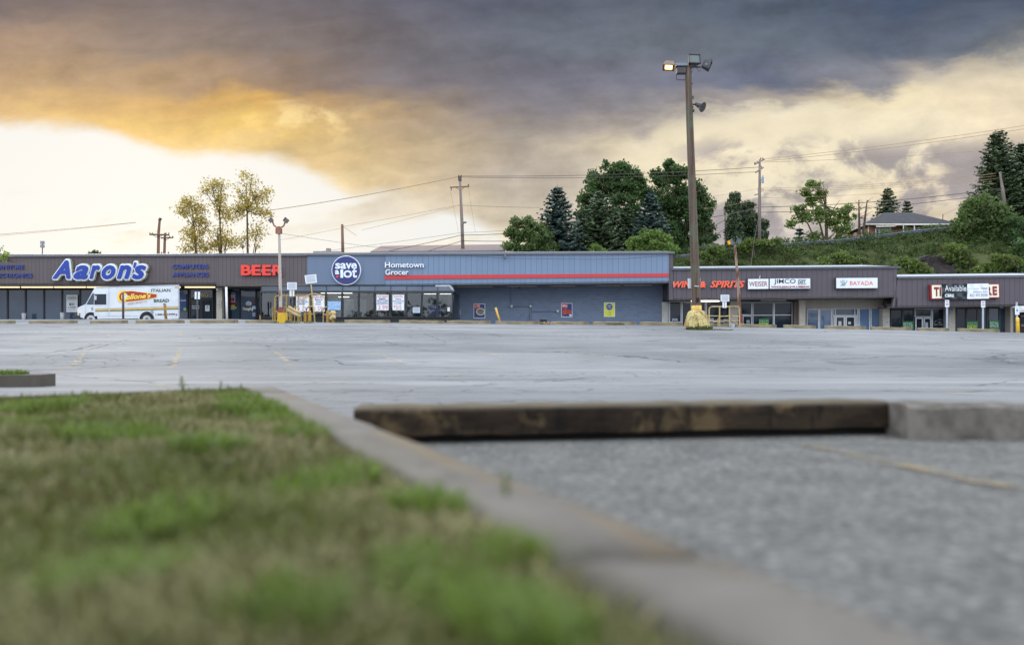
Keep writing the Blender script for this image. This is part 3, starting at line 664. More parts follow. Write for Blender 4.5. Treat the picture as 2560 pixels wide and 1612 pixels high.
# ------------------------------------------------------------------ wheel stops along the crest
M_WS = woodmat((96,88,72), (146,134,110), (74,64,52), zs=0.4, scale=2.0, axis='x', name='weathered_tie')
G_WS = 'timber wheel stops along the crest of the lot'
proto = None
STOPS = [
 (-70, 36, 809, 'grey timber wheel stop cut by the left edge of the photo', 0),
 (75, 192, 809, 'timber wheel stop with a rusty brown patch, below the dark windows left of the van', 1),
 (227, 318, 808.5, 'short timber wheel stop below the front wheel of the white van', 0),
 (341, 460, 808.5, 'timber wheel stop below the rear wheel of the white van', 2),
 (477, 594, 808, 'timber wheel stop below the rental store doors and the beer shop pillar', 3),
 (615, 728, 807.5, 'timber wheel stop below the beer shop, running behind the yellow pole base', 0),
 (862, 975, 807, 'timber wheel stop below the vestibule just right of the left cart corral', 1),
 (998, 1111, 808.5, 'timber wheel stop below the right end of the glass vestibule', 2),
 (1117, 1227, 809.5, 'timber wheel stop below the pasta bowl poster', 3),
 (1239, 1349, 810.5, 'timber wheel stop at the foot of the leaning yellow stake', 0),
 (1378, 1471, 811, 'timber wheel stop right of the black crate, below the red poster', 1),
 (1482, 1589, 811.5, 'timber wheel stop with weeds below the yellow poster', 2),
 (1600, 1705, 812.5, 'timber wheel stop just left of the big yellow pole base', 3),
 (1770, 1826, 815.5, 'half hidden timber wheel stop behind the right cart corral', 0),
 (1838, 1940, 817, 'timber wheel stop below the first green window sign, right of the rusty leaning pole', 1),
 (1959, 2038, 819.5, 'timber wheel stop below the blue reflecting windows', 2),
 (2062, 2163, 821.5, 'timber wheel stop below the white framed double doors', 3),
 (2178, 2277, 824, 'dark knotted timber wheel stop below the beige pillar of the step in the roof', 0),
 (2294, 2371, 827, 'pale timber wheel stop at the foot of the left parking sign', 1),
 (2395, 2497, 829.5, 'long timber wheel stop at the foot of the right parking sign', 2)]
ws_meshes = []
for k in range(4):
    rr = random.Random(20 + k); mb = MB(); n = 20; prof = [(-.1, 0), (-.1, .16), (-.075, .185), (.075, .185), (.1, .16), (.1, 0)]
    for i in range(n + 1):
        x = -1.2 + 2.4 * i / n; gap = -.012 if rr.random() < .12 else 0
        for py, pz in prof: mb.v.append((x, py + rr.uniform(-.008, .008), pz * (1 + gap) + rr.uniform(-.008, .008) + gap))
    for i in range(n):
        for j in range(6): mb.f.append([i * 6 + j, (i + 1) * 6 + j, (i + 1) * 6 + (j + 1) % 6, i * 6 + (j + 1) % 6]); mb.mi.append(0)
    mb.f += [list(range(6)), list(range(n * 6 + 5, n * 6 - 1, -1))]; mb.mi += [0, 0]
    me = mb.mesh(Vector((0, 0, 0))); me.materials.append(M_WS); ws_meshes.append(me)
for (u0, u1, vb, lab, k) in STOPS:
    o = bpy.data.objects.new('wheel_stop', ws_meshes[k]); COL.objects.link(o)
    d = D_STOP; x0, x1 = (u0 - UH) / FPX * d, (u1 - UH) / FPX * d; z0, z1 = gz(x0, d), gz(x1, d)
    o.location = ((x0 + x1) / 2, d, (z0 + z1) / 2 - .015); o.scale = ((x1 - x0) / 2.4, 1, .95 + .03 * k)
    o.rotation_euler = (0, -math.atan2(z1 - z0, x1 - x0), random.Random(int(u0)).uniform(-.015, .015))
    props(o, lab, 'wheel stop', G_WS)
# ------------------------------------------------------------------ the shopping strip
KF = 0.045
F = Plane((0, 59.0, 0), (-KF, -1, 0))
WO = 3.0                                              # the shop fronts stand 3 m behind the fascia
M_BROWN = siding((84,75,77), 0.30, 0.10, 0.42, 0.10); M_BROWN2 = siding((78,72,78), 0.36, 0.09, 0.40, 0.10)
M_BLUE = siding((104,121,144), 0.40, 0.07, 0.55, 0.05); M_FLATBLUE = siding((94,107,128), 1.2, 0.012, 0.75, 0.04)
M_BRICKB = brickmat((98,110,130), (106,118,138), (116,127,145), 1.0, 0.4, 0.2, name='painted_block')
M_BEIGEB = brickmat((168,162,150), (178,172,160), (150,144,134), 1.0, 0.4, 0.1, name='beige_brick')
M_BEIGES = siding((150,144,134), 0.2, 0.08, 0.7, 0.08)
M_SOFFIT = plain((112,106,98), .8, .25, .8); M_SOFFITD = plain((90,84,78), .8, .3, .6)
M_GUT = plain((96,96,102), .5, .1, 1); M_GUTD = plain((70,72,80), .5, .1, 1)
M_ROOFW = siding((160,164,170), 0.45, 0.12, 0.55, 0.08, .45); M_ROOFG = siding((98,100,106), 0.45, 0.12, 0.6, 0.08, .5)
M_BLACK = plain((34,34,38), .45, .15, 2); M_ALU = plain((176,180,184), .4, .08, 2, .5, .4); M_WHITE = plain((205,206,208), .5, .06, 2)
M_BROWNF = plain((58,46,44), .6, .15, 2); M_MAROON = plain((96,66,74), .6, .1, 2); M_DARKW = plain((44,42,44), .8, .2, 1)
M_GD = glass_dark((58,72,92), .03, .4); M_GD2 = glass_dark((38,46,58), .03, .22); M_GB = glass_dark((86,108,138)); M_GC = glass_clear()
M_TUBE = glow((255,236,190), 1.3); M_TUBEW = glow((255,246,226), 5.0)
VB = 862
def up(z): return Vector((0, 0, z))
def roof(root, u0, v0, u1, v1, rise, run, mat, depth=24, name='roof'):
    a, b = F.hit(u0, v0), F.hit(u1, v1); mb = MB(); nb = -F.n
    p = [a + F.n * .12, b + F.n * .12, b + nb * run + up(rise), a + nb * run + up(rise)]
    q = [a + nb * depth + up(rise * .9), b + nb * depth + up(rise * .9)]
    mb.add(p + q + [x - up(.12) for x in p + q], [(0,1,2,3), (3,2,5,4), (9,8,7,6), (10,11,8,9), (0,6,7,1), (1,7,8,2), (2,8,11,5), (5,11,10,4), (4,10,9,3), (3,9,6,0)])
    mb.build(name, mat, root)
def fascia(root, pts, mat, thick=-.3, name='fascia'): return MB().slab(F.quad(pts), thick).build(name, mat, root)
def gutter(root, u0, v0, u1, v1, h, mat, out=.14):
    r = F.quad([(u0, v0 + h), (u1, v1 + h), (u1, v1), (u0, v0)]); MB().slab(r, out).build('gutter', mat, root)
def soffit(root, u0, v0, u1, v1, mat=None):
    a, b = F.hit(u0, v0), F.hit(u1, v1); nb = -F.n
    A = [a, b, b + nb * (WO + .1), a + nb * (WO + .1)]
    MB().hexa([p + up(.01) for p in reversed(A)], [p + up(.12) for p in reversed(A)]).build('soffit', mat or M_SOFFIT, root)
def wall(root, u0, v0, u1, mat, off=WO, t=-.25, vb=VB, name='wall'): return MB().slab(F.rect(u0, v0, u1, vb, off), t).build(name, mat, root)
def window(root, u0, v0, u1, v1, fm, pm, off=WO, fw=.05, hb=(), vb=(), name='window', proud=.05, pl=F, handle=None, fd=.07):
    R = pl.rect(u0, v0, u1, v1, off).lift(proud); w = (R.p[1] - R.p[0]).length; h = (R.p[3] - R.p[0]).length; a, b = fw / w, fw / h
    mb = MB()
    for x in [(0, a), (1 - a, 1)]: mb.slab(R.sub(x[0], 0, x[1], 1), fd)
    for y in [(0, b), (1 - b, 1)]: mb.slab(R.sub(a, y[0], 1 - a, y[1]), fd)
    for v in hb: y = (v1 - v) / (v1 - v0); mb.slab(R.sub(a, y - b / 2, 1 - a, y + b / 2), fd - .004)
    for u in vb: x = (u - u0) / (u1 - u0); mb.slab(R.sub(x - a / 2, b, x + a / 2, 1 - b), fd - .008)
    o = mb.build(name, fm, root); MB().slab(R.sub(a * .5, b * .5, 1 - a * .5, 1 - b * .5).lift(-.02), .03).build('pane', pm, o)
    if handle is not None:
        y = .42; x = handle
        MB().slab(R.sub(x - .03 / w, y - .12 / h, x + .03 / w, y + .12 / h).lift(fd), .05).build('handle', M_ALU, o)
    return o
def light(root, u0, u1, v0, v1, off, mat=None, name='strip_light'):
    R = F.rect(u0, v0, u1, v1, off)
    f = MB().slab(R.sub(0, .5, 1, 1), -.18).build(name, plain((196,186,160), .5, .1, 2), root)
    MB().slab(R.sub(.01, 0, .99, .48), -.14).build('tube', mat or M_TUBE, f)

def base_at(u): p = F.hit(u, 812, 1.5); return (p.x, p.y, gz(p.x, p.y))
# ---- brown rental store and beer shop
BA_ = thing('store_building', 'brown sided shop building at the left holding a rental store and a beer shop', 'building', base_at(360))
fascia(BA_, [(-300, 713.5), (541, 710.5), (541, 637), (-300, 640)], M_BROWN)
fascia(BA_, [(541.3, 716), (767.5, 715.5), (767.5, 637), (541.3, 637)], M_BROWN)
gutter(BA_, -300, 638.5, 541, 635, 5.5, M_GUT); gutter(BA_, 541, 634.3, 768, 634, 6, M_GUT)
roof(BA_, -300, 639, 768, 634.5, .40, 3, M_ROOFG)
soffit(BA_, -300, 713, 541, 710.2); soffit(BA_, 541, 716, 768, 715.6)
wall(BA_, -300, 716, 556, M_DARKW); wall(BA_, 556, 719, 790, M_DARKW)
mul = [-105, -60, -24, 21, 66, 112, 157, 202, 247, 292, 337, 382, 427, 472]
for a, b in zip(mul[:-1], mul[1:]): window(BA_, a, 724, b - .4, VB - 15, M_BLACK, M_GD)
o = window(BA_, 474.5, 722, 534.5, 746.5, M_BROWNF, M_GD, fw=.07); text(F.rect(484, 731, 524, 741, WO).lift(.13), "Aaron's", plain((190,164,104), .5), o, shear=.25, bold=.03)
dl = window(BA_, 474.5, 747, 504.5, VB - 12, M_BLACK, M_GD2, fw=.1, name='door', handle=.9); text(F.rect(481, 763, 500, 767, WO).lift(.13), "Aaron's", M_WHITE, dl, bold=.03, shear=.2); text(F.rect(481, 768, 500, 772, WO).lift(.13), "Aaron's", M_WHITE, dl, bold=.03, shear=.2)
dr = window(BA_, 505, 747, 534.5, VB - 12, M_BLACK, M_GD2, fw=.1, name='door', handle=.1)
MB().slab(F.rect(541, 719, 555, VB, 1.2), -1.8).build('pillar', M_BEIGEB, BA_)
MB().slab(F.rect(555.5, 722, 562, VB, 1.6), -1.4).build('door_jamb', M_BROWNF, BA_)
window(BA_, 563, 722, 601, VB - 15, M_BLACK, M_GD); window(BA_, 601.5, 722, 641, VB - 15, M_BLACK, M_GD)
window(BA_, 642, 722, 657, 746, M_BLACK, M_GD2); window(BA_, 642, 747, 657, VB - 12, M_BLACK, M_GD2, name='door', handle=.2)
for a, b in ((-60, 48), (52, 131), (134, 213), (216, 295), (298, 376), (380, 450), (461, 537)): light(BA_, a, b, 712.6, 719.6, 1.6)
M_CAM = plain((60,60,64), .4)
MB().tube([F.hit(545, 721, .9), F.hit(545, 724, .9) + F.n * .2], [.1, .07]).build('camera_dome', M_WHITE, BA_)

# ---- grocery
BG = thing('grocery_building', 'pale blue grocery building with a red stripe and painted block wall', 'building', base_at(1220))
fascia(BG, [(768, 715.5), (962, 715), (962, 636), (768, 637.5)], M_FLATBLUE)
fascia(BG, [(962.3, 714), (1672, 706.5), (1672, 632), (962.3, 636)], M_BLUE)
fascia(BG, [(1672.3, 750), (1683.5, 749.8), (1683.5, 632), (1672.3, 632)], M_BROWN2)
MB().slab(F.quad([(962.5, 698.8), (1671.5, 692), (1671.5, 683.6), (962.5, 688.2)]).lift(.003), .05).build('stripe', plain((176,50,52), .5, .05), BG)
gutter(BG, 768, 633.8, 1240, 632, 5, M_GUT); gutter(BG, 1240, 632, 1686, 629.3, 5, M_GUT)
roof(BG, 768, 634, 1684, 630, .41, 3, M_ROOFG)
a_, b_ = F.hit(1683.6, 749.8), F.hit(1683.6, 632); nb = -F.n       # its brown right flank, above the lower wing
MB().prism([a_ , a_ + nb * 24, b_ + nb * 24, b_], (F.hit(1682, 700) - F.hit(1683.6, 700))).build('side_wall', M_BROWN2, BG)
MB().tube([F.hit(1263, 636) + F.n * .2, F.hit(1263, 645) + F.n * .2, F.hit(1263, 648) + F.n * .1], [.07, .07, .05]).build('downspout_stub', M_GUT, BG)
soffit(BG, 768, 715.3, 962, 714.8, M_SOFFITD); soffit(BG, 962, 714.2, 1672, 706.2, M_SOFFIT)
wall(BG, 1120, 712, 1657, M_BRICKB)
for a, b in ((1130, 1232), (1268, 1342), (1376, 1438), (1490, 1550), (1560, 1630)):
    R = F.quad([(a, 718.5 - (a - 1130) * .0095), (b, 718.5 - (b - 1130) * .0095), (b, 716 - (b - 1130) * .0095), (a, 716 - (a - 1130) * .0095)], 1.4); MB().slab(R, -.2).build('light_fixture', plain((150,142,126), .5, .15), BG)
fp = [F.hit(1657, 755, WO), F.hit(1672.2, 749.8), F.hit(1672.2, 706.5), F.hit(1657, 712, WO)]
MB().prism([fp[0] - nb * .0, fp[1], fp[2] + up(.0), fp[3]], Vector((.06, 0, 0))).build('return_wall', plain((52,48,54), .7, .15), BG)
MB().slab(F.rect(1659, 724, 1667, 745, 1.6).lift(0), -.2).build('meter_box', M_BLACK, BG)
mb = MB()
def wp(u, v, o=WO): return F.hit(u, v, o) + F.n * .06
mb.tube([wp(1277, 717), wp(1277, 766)], .03, 6); mb.tube([wp(1277, 766.5), wp(1327, 766.5)], .03, 6); mb.tube([wp(1327, 758), wp(1327, VB)], .05, 6)
mb.tube([wp(1327, 772), wp(1329, 778), wp(1394, 778.5)], .03, 6); mb.tube([wp(1322, VB), wp(1322, 791), wp(1324, 786), wp(1328, 784)], .045, 6)
mb.build('conduit', plain((100,112,130), .5, .1), BG)
for u, v in ((1279, 766), (1327, 766), (1394, 778)):
    c = wp(u, v); MB().tube([c, c + F.n * .18, c + F.n * .24], [.11, .1, .05], 10).build('wall_lamp', plain((190,194,196), .4), BG)
c = F.hit(1298, 717.5, 2.2); MB().tube([c + up(.1), c, c - up(.12)], [.1, .12, .05], 10).build('camera_dome', M_BLACK, BG)
# its glass vestibule
VO = -1.3
vest_m = [652, 695, 735, 775, 815.5, 856, 897, 936.5, 976, 1016, 1055, 1093.5, 1133]
def zfix(pts): return pts
for i, (a, b) in enumerate(zip(vest_m[:-1], vest_m[1:])):
    fl_ = F.quad([(a, 727.5), (b, 727.5), (b, 715), (a, 715)])
    p = [F.hit(a, 727.5, VO), F.hit(b, 727.5, VO), F.hit(b, 715.4, 0), F.hit(a, 715.4, 0)]
    R = Rect(*p); mb = MB()
    mb.slab(R.sub(0, 0, .045, 1), .06); mb.slab(R.sub(.045, .94, 1, 1), .05)
    o = mb.build('roof_light', M_BLACK, BG); MB().slab(R.sub(.045, 0, 1, .94), .02).build('pane', glass_dark((84,92,102), .3, .3), o)
    window(BG, a, 730, b - .3, 794, M_BLACK, M_GC, VO, .06, proud=0.0, fd=.09)
MB().slab(F.rect(652, 726.5, 1133.5, 730, VO), .12).build('vestibule_beam', plain((58,62,68), .5, .1), BG)
MB().slab(F.rect(652, 794, 1133.5, VB, VO).lift(-.01), -.15).build('plinth', plain((22,23,28), .6, .1), BG)
p = [F.hit(1133.5, 727, VO), F.hit(1133.5, 716, 0), F.hit(1133.5, 720, 0)]
ra, rb = F.hit(1133.3, 730, VO), F.hit(1133.3, 794, VO); MB().prism([ra, ra + nb * 4.2, rb + nb * 4.2, rb], Vector((.03, 0, 0))).build('side_pane', M_GC, BG)
mb = MB(); mb.tube([F.hit(1090, 716.5, 0) + F.n * .25, F.hit(1126, 716.0, 0) + F.n * .25], .09, 8); mb.tube([F.hit(1126, 716.5, 0) + F.n * .25, F.hit(1133, 726, VO)], .09, 8); mb.build('bent_flashing', plain((150,152,156), .4), BG)
la, lb = F.hit(652.3, 730, VO), F.hit(652.3, VB, VO); MB().prism([la, la + nb * 4.2, lb + nb * 4.2, lb], Vector((.03, 0, 0))).build('side_pane', M_GC, BG)
MB().slab(F.rect(640, 716, 1140, VB, WO + .3), -.2).build('entrance_wall', plain((150,150,150), .8, .15, .5), BG)
fa, fb = F.hit(652, 806, VO), F.hit(1133, 806, VO); MB().prism([fa, fb, fb + nb * 4.5, fa + nb * 4.5], up(-.2)).build('entrance_floor', plain((120,118,114), .6, .2), BG)
for a, b, mm in ((655, 700, M_DARKW), (702, 760, plain((92,98,108), .7, .2, .7)), (928, 1000, plain((96,104,116), .7, .1)), (1000, 1134, plain((78,88,104), .7, .1))): MB().slab(F.rect(a, 722, b, 806, WO + .25), .05).build('entrance_panel', mm, BG)
em = MB()
for r in ((852, 741, 925, 748), (852, 748, 859, 806), (886, 748, 892, 806), (918, 748, 925, 806), (852, 728, 855, 741), (922, 728, 925, 741)): em.slab(F.rect(*r, 2.7), .08)
em.build('entrance_frame', M_MAROON, BG)
for a, b, v0, v1 in ((860, 872, 749, 795), (873, 885, 749, 795), (893, 904, 749, 795), (905, 917, 749, 795)): window(BG, a, v0, b, 806, M_ALU, plain((176,182,176), .4, .2, 1), 2.85, .06, name='door', handle=.85)
for a, b in ((862, 885), (893, 918)): MB().slab(F.rect(a, 729, b, 740, 2.85), .05).build('transom_panel', plain((196,196,180), .5, .1), BG)
MB().slab(F.rect(818, 728, 850, 752, 2.9), .05).build('entrance_panel', plain((186,186,168), .6, .15), BG)
MB().slab(F.rect(808, 738, 823, 752, 2.6), .05).build('entrance_panel', plain((120,62,66), .6, .1), BG)
for u0, u1, v0, v1, o_, k in ((802, 880, 729, 733, .6, M_TUBEW), (668, 682, 736.5, 738, 1.5, M_TUBEW), (1060, 1090, 734, 735, 1.6, M_TUBEW), (1100, 1127, 734, 735, 1.6, M_TUBEW), (846, 872, 741, 743, 2.0, M_TUBEW)):
    R = F.rect(u0, v0, u1, v1, o_); o = MB().slab(R.sub(0, .6, 1, 1), -.2).build('strip_light', M_WHITE, BG); MB().slab(R.sub(0, 0, 1, .58), -.12).build('tube', k, o)

# ---- wine wing
BW = thing('wine_building', 'lower grey brown shop wing with orange wine lettering and three lit box signs', 'building', base_at(1960))
fascia(BW, [(1684, 750), (2238, 743.5), (2244, 670), (1684, 675)], M_BROWN2)
gutter(BW, 1680, 670.8, 2250, 665.5, 4.6, M_GUTD); roof(BW, 1682, 671.5, 2248, 666.5, .79, 7, M_ROOFW)
soffit(BW, 1684, 750, 2238, 743.5, M_SOFFIT)
wall(BW, 1655, 752, 2226, M_DARKW)
MB().slab(F.rect(1655, 754, 1672, VB, 2.9), -.3).build('pillar', plain((176,174,168), .7, .1), BW)
WF = dict(fw=.06, off=2.9)
window(BW, 1672.5, 754, 1703, 806, M_ALU, M_GD2, **WF); window(BW, 1704, 754, 1763.5, VB, M_ALU, M_GD2, vb=[1727], **WF); window(BW, 1764.5, 754, 1824, 806, M_ALU, M_GD2, **WF)
MB().slab(F.rect(1826, 752, 1845, VB, 2.2), -.9).build('pillar', M_BEIGEB, BW)
window(BW, 1846, 755, 1879, 788, M_ALU, M_GD2, **WF); window(BW, 1856, 789, 1879, VB, M_ALU, M_GD2, name='door', handle=.12, **WF)
window(BW, 1880.5, 755, 1933, VB, M_ALU, M_GD2, hb=[788], **WF); window(BW, 1934, 755, 1980, VB, M_ALU, M_GD2, hb=[787.5], **WF)
MB().slab(F.rect(1985, 752, 1998, VB, 2.4), -.7).build('side_panel', plain((92,82,74), .7, .15), BW)
MB().slab(F.rect(1998.3, 750, 2014, VB, 2.1), -1.0).build('pillar', M_BEIGEB, BW)
MB().slab(F.rect(2014, 749, 2208, 771, 2.6), -.5).build('header', M_BEIGES, BW)
window(BW, 2015.5, 772, 2046, VB, M_WHITE, M_GB, **WF); window(BW, 2047, 772, 2078.5, VB, M_WHITE, M_GB, **WF)
window(BW, 2080, 771, 2144, 789.5, M_WHITE, M_GD, vb=[2087, 2136], **WF)
window(BW, 2080, 790, 2086, VB, M_WHITE, M_GD2, **WF); window(BW, 2138.5, 790, 2144, VB, M_WHITE, M_GD2, **WF)
window(BW, 2087, 790, 2111.5, VB, M_WHITE, M_GD2, name='door', handle=.9, fw=.1, off=2.9); window(BW, 2112.5, 790, 2137.5, VB, M_WHITE, M_GD2, name='door', handle=.1, fw=.1, off=2.9)
window(BW, 2145.5, 770.5, 2174, VB, M_WHITE, M_GB, **WF); window(BW, 2175.5, 770, 2206, VB, M_WHITE, M_GB, **WF)
MB().slab(F.rect(2207.5, 764, 2224.5, VB, 2.1), -1.2).build('pillar', M_BEIGEB, BW)
light(BW, 1728, 1799, 748.6, 753.6, 1.3, M_TUBEW); light(BW, 1902, 1966, 748.5, 752, 1.6, plain((190,184,170), .4))
# ---- end wing
BE = thing('end_building', 'lowest brown shop wing at the right end with dark windows and an available banner', 'building', base_at(2390))
fascia(BE, [(2230, 769), (2556, 764.5), (2556, 693), (2244.3, 696), ], M_BROWN2)
fascia(BE, [(2236.5, 769), (2243.9, 769), (2243.9, 743.4), (2238.4, 743.4)], M_BROWN2)
gutter(BE, 2242, 691.8, 2680, 686.6, 4.2, M_GUTD); roof(BE, 2243, 692.5, 2680, 687.5, .73, 7, M_ROOFW)
fascia(BE, [(2556.3, 764.5), (2570, 764.3), (2570, 692.5), (2556.3, 693)], M_BROWN2)
soffit(BE, 2232, 768.6, 2570, 764.2)
p = [F.hit(2210, 772, WO), F.hit(2236.5, 769), F.hit(2236.5, 743.5), F.hit(2210, 749, WO)]
MB().prism(p, Vector((.05, 0, 0))).build('return_wall', plain((60,54,58), .7, .15), BE)
wall(BE, 2224, 769, 2545, M_DARKW)
window(BE, 2225, 771.5, 2255, VB, M_GUTD, M_GD2, **WF); window(BE, 2255.6, 771.5, 2284, VB, M_GUTD, M_GD2, **WF)
window(BE, 2285, 771.5, 2327, 792.5, M_ALU, M_GD2, **WF); window(BE, 2286.5, 794, 2306, VB, M_ALU, M_GD2, name='door', handle=.88, fw=.09, off=2.9); window(BE, 2307.5, 794, 2327, VB, M_ALU, M_GD2, name='door', handle=.12, fw=.09, off=2.9)
window(BE, 2328.5, 771, 2370, VB, M_ALU, M_GD2, **WF)
MB().slab(F.rect(2371, 769, 2388.5, VB, 2.1), -1.0).build('pillar', M_BEIGEB, BE)
window(BE, 2389, 770.5, 2414, VB, M_GUTD, M_GD2, **WF); window(BE, 2415, 770.5, 2468, VB, M_GUTD, M_GD2, vb=[2442], **WF); window(BE, 2469, 770, 2497, VB, M_GUTD, M_GD, **WF); window(BE, 2498, 770, 2526, VB, M_GUTD, M_GD, **WF)
MB().slab(F.rect(2526.5, 767, 2533.5, VB, 2.1), -1.0).build('pillar', M_BEIGEB, BE)
MB().tube([F.hit(2539, 766, 1.9), F.hit(2539, VB, 1.9)], .085, 8).build('downspout', M_GUT, BE)
# ---- dark shed beyond the right corner
BS = thing('garage', 'dark brown garage with a pale sloping roof at the right edge', 'garage', F.hit(2600, 830, 9))
MB().slab(F.rect(2549, 770, 2760, VB + 8, 8), -5).build('wall', plain((44,38,40), .8, .2, 1), BS)
a, b = F.hit(2546, 776, 7), F.hit(2760, 752, 7); MB().prism([a, b, b + nb * 7 + up(.9), a + nb * 7 + up(.9)], up(-.18)).build('roof', plain((200,200,202), .5, .06), BS)
MB().slab(F.rect(2551, 788, 2760, 791.5, 8), .06).build('band', plain((116,110,108), .7), BS); MB().slab(F.rect(2551, 811, 2760, 816, 8), .06).build('band', plain((106,102,102), .7), BS)

# ------------------------------------------------------------------ signs and posters
NAVY, RED, DKRED, BLK, GRN, ORG = plain((40,50,98), .5, .04), plain((208,48,40), .5, .04), plain((130,38,48), .5, .05), plain((28,36,46), .5, .05), plain((52,122,72), .6, .08), plain((226,86,52), .45, .05)
SWHITE = plain((206,210,214), .45, .04); INK = plain((80,88,108), .6, .05); SBLUE = plain((16,52,142), .4, .05); YEL = plain((206,212,60), .55, .04); CREAM = plain((214,212,190), .5, .04)
def sign(name, label, cat, R, bg, items=(), thick=.04, group=None, edge=None, panel='panel'):
    c = R.at(.5, 0); root = thing(name, label, cat, c, group)
    MB().slab(R, thick).build(panel, bg, root)
    S = R.lift(thick)
    for it in items:
        k = it[0]
        if k == 't':
            _, s, a0, b0, a1, b1, m = it[:7]; kw = it[7] if len(it) > 7 else {}
            text(S.sub(a0, b0, a1, b1), s, m, root, **kw)
        elif k == 'r': MB().slab(S.sub(*it[1:5]), it[6] if len(it) > 6 else .006).build(it[7] if len(it) > 7 else 'printed_block', it[5], root)
        elif k == 'd':
            _, ca, cb, ra, rb, m = it[:6]; t = it[6] if len(it) > 6 else .006
            ax = (S.p[1] - S.p[0]) * ra; ay = (S.p[3] - S.p[0]) * rb
            MB().disc(S.at(ca, cb), ax, ay, S.n * t).build(it[7] if len(it) > 7 else 'printed_disc', m, root)
    return root
def letters(name, label, cat, u0, v0, u1, v1, s, mat, side, depth=.12, shear=0, bold=.014, z=.03, pl=F, off=0, spread=None, group=None):
    depth = .06 if cat == 'sign' and mat is FBL else depth
    R = pl.rect(u0, v0, u1, v1, off); root = thing(name, label, cat, R.at(.5, 0), group)
    if spread:
        for ch, (a, b) in zip(s, spread): text(Rect(*pl.rect(a, v0, b, v1, off).p), ch, mat, root, z, depth, shear, bold, 'letter', sidemat=side)
    else: text(R, s, mat, root, z, depth, shear, bold, sidemat=side)
    return root
FBL, FBS = plain((44,60,132), .5, .12, 2), plain((36,46,92), .6)
GB_ = 'blue words on the brown fascia'
letters('word_sign', 'blue raised word FURNITURE cut by the left edge of the photo', 'sign', -17, 663, 61, 673.5, "FURNITURE", FBL, FBS, group=GB_)
letters('word_sign', 'blue raised word ELECTRONICS below the other blue word at the left edge', 'sign', -18, 683.5, 82, 694, "ELECTRONICS", FBL, FBS, group=GB_)
letters('word_sign', 'blue raised word COMPUTERS on the brown fascia above the white van', 'sign', 432, 661, 522, 672, "COMPUTERS", FBL, FBS, group=GB_)
letters('word_sign', 'blue raised word APPLIANCES, lower of the two blue words right of the big blue sign', 'sign', 432, 681, 523, 692, "APPLIANCES", FBL, FBS, group=GB_)
# the big blue sign: backing, white outline, blue letters
ars = thing('shop_sign', 'big slanted blue letter sign with a white outline on the brown fascia above the windows', 'sign', F.hit(254, 704))
glS = [("A", 133.5, 647, 188, 702.5), ("a", 186, 659, 232, 704), ("r", 226, 659, 262, 703), ("o", 256, 659, 300, 704), ("n", 294, 659, 339, 703), ("'", 335, 652, 353, 676), ("s", 332, 659, 376.5, 704)]
gu = {'A': .72, 'a': .55, 'r': .55, 'o': .55, 'n': .55, "'": .28, 's': .55}
def aaron(z, depth, grow, mat, side, name):
    for i, (ch, a, v0, b, v1) in enumerate(glS):
        e = 5.0 - grow
        text(F.rect(a + e, v0 + e, b - e, v1 - e).lift(.008 * i), ch, mat, ars, z, depth, .32, .012, name, sidemat=side, grow=.02 + gu[ch] * grow / (v1 - v0 - 10))
aaron(.02, .16, 5.6, plain((150,146,126), .5), plain((120,116,100), .5), 'backing')
aaron(.24, .04, 3.9, plain((214,218,222), .4), plain((190,192,196), .4), 'outline')
aaron(.34, .05, 0.0, SBLUE, SBLUE, 'letter')
# BEER
bs = thing('shop_sign', 'large red raised letters BEER on a pale raceway bar', 'sign', F.hit(656, 690))
MB().slab(F.rect(618, 673.5, 690, 680), .1).build('raceway', plain((168,170,178), .5), bs)
BR, BRS = plain((214,58,46), .45, .06), plain((120,30,28), .6)
for ch, a, b in (("B", 605, 631.5), ("E", 632, 655), ("E", 658, 680.5), ("R", 684, 709)): text(F.rect(a, 663, b, 689), ch, BR, bs, .11, .12, 0, .04, 'letter', sidemat=BRS)
# grocer
gs = thing('round_sign', 'round navy sign with a white rim on the flat blue fascia', 'sign', F.hit(867, 713))
c = F.hit(867, 676.3); rr_ = (F.hit(903.5, 676.3) - c); ru = rr_.length
MB().disc(c + F.n * .01, rr_, up(ru), F.n * .18, 48).build('rim', plain((206,212,220), .4), gs)
MB().disc(c + F.n * .19, rr_ * .945, up(ru * .945), F.n * .03, 48).build('face', plain((42,48,100), .45, .05), gs)
GW = plain((206,212,224), .45)
def gt(s, u0, v0, u1, v1, b=.03): text(F.rect(u0, v0, u1, v1), s, GW, gs, .23, .01, 0, b)
gt("s", 840, 658.5, 853, 673); gt("a", 853, 658.5, 867.5, 673); gt("v", 866.5, 658.5, 881, 673); gt("e", 880, 658.5, 894, 673)
gt("a", 839.5, 676, 850, 686.5); gt("l", 853, 674.5, 860, 695); gt("O", 860.5, 676.5, 882, 695, .045); gt("t", 881.5, 672.5, 894.5, 695)
MB().disc(F.hit(845, 692) + F.n * .22, (F.hit(848, 692) - F.hit(845, 692)), up(.09), F.n * .02, 20).build('dot', RED, gs)
hs = thing('word_sign', 'white raised words Hometown Grocer above the red stripe', 'sign', F.hit(1010, 688))
HW, HS = plain((204,208,216), .45), plain((120,128,142), .5)
text(F.rect(963, 655.5, 1060, 669.5), "Hometown", HW, hs, .03, .1, 0, .022, sidemat=HS); text(F.rect(964, 674, 1022, 687.5), "Grocer", HW, hs, .05, .1, 0, .022, sidemat=HS)
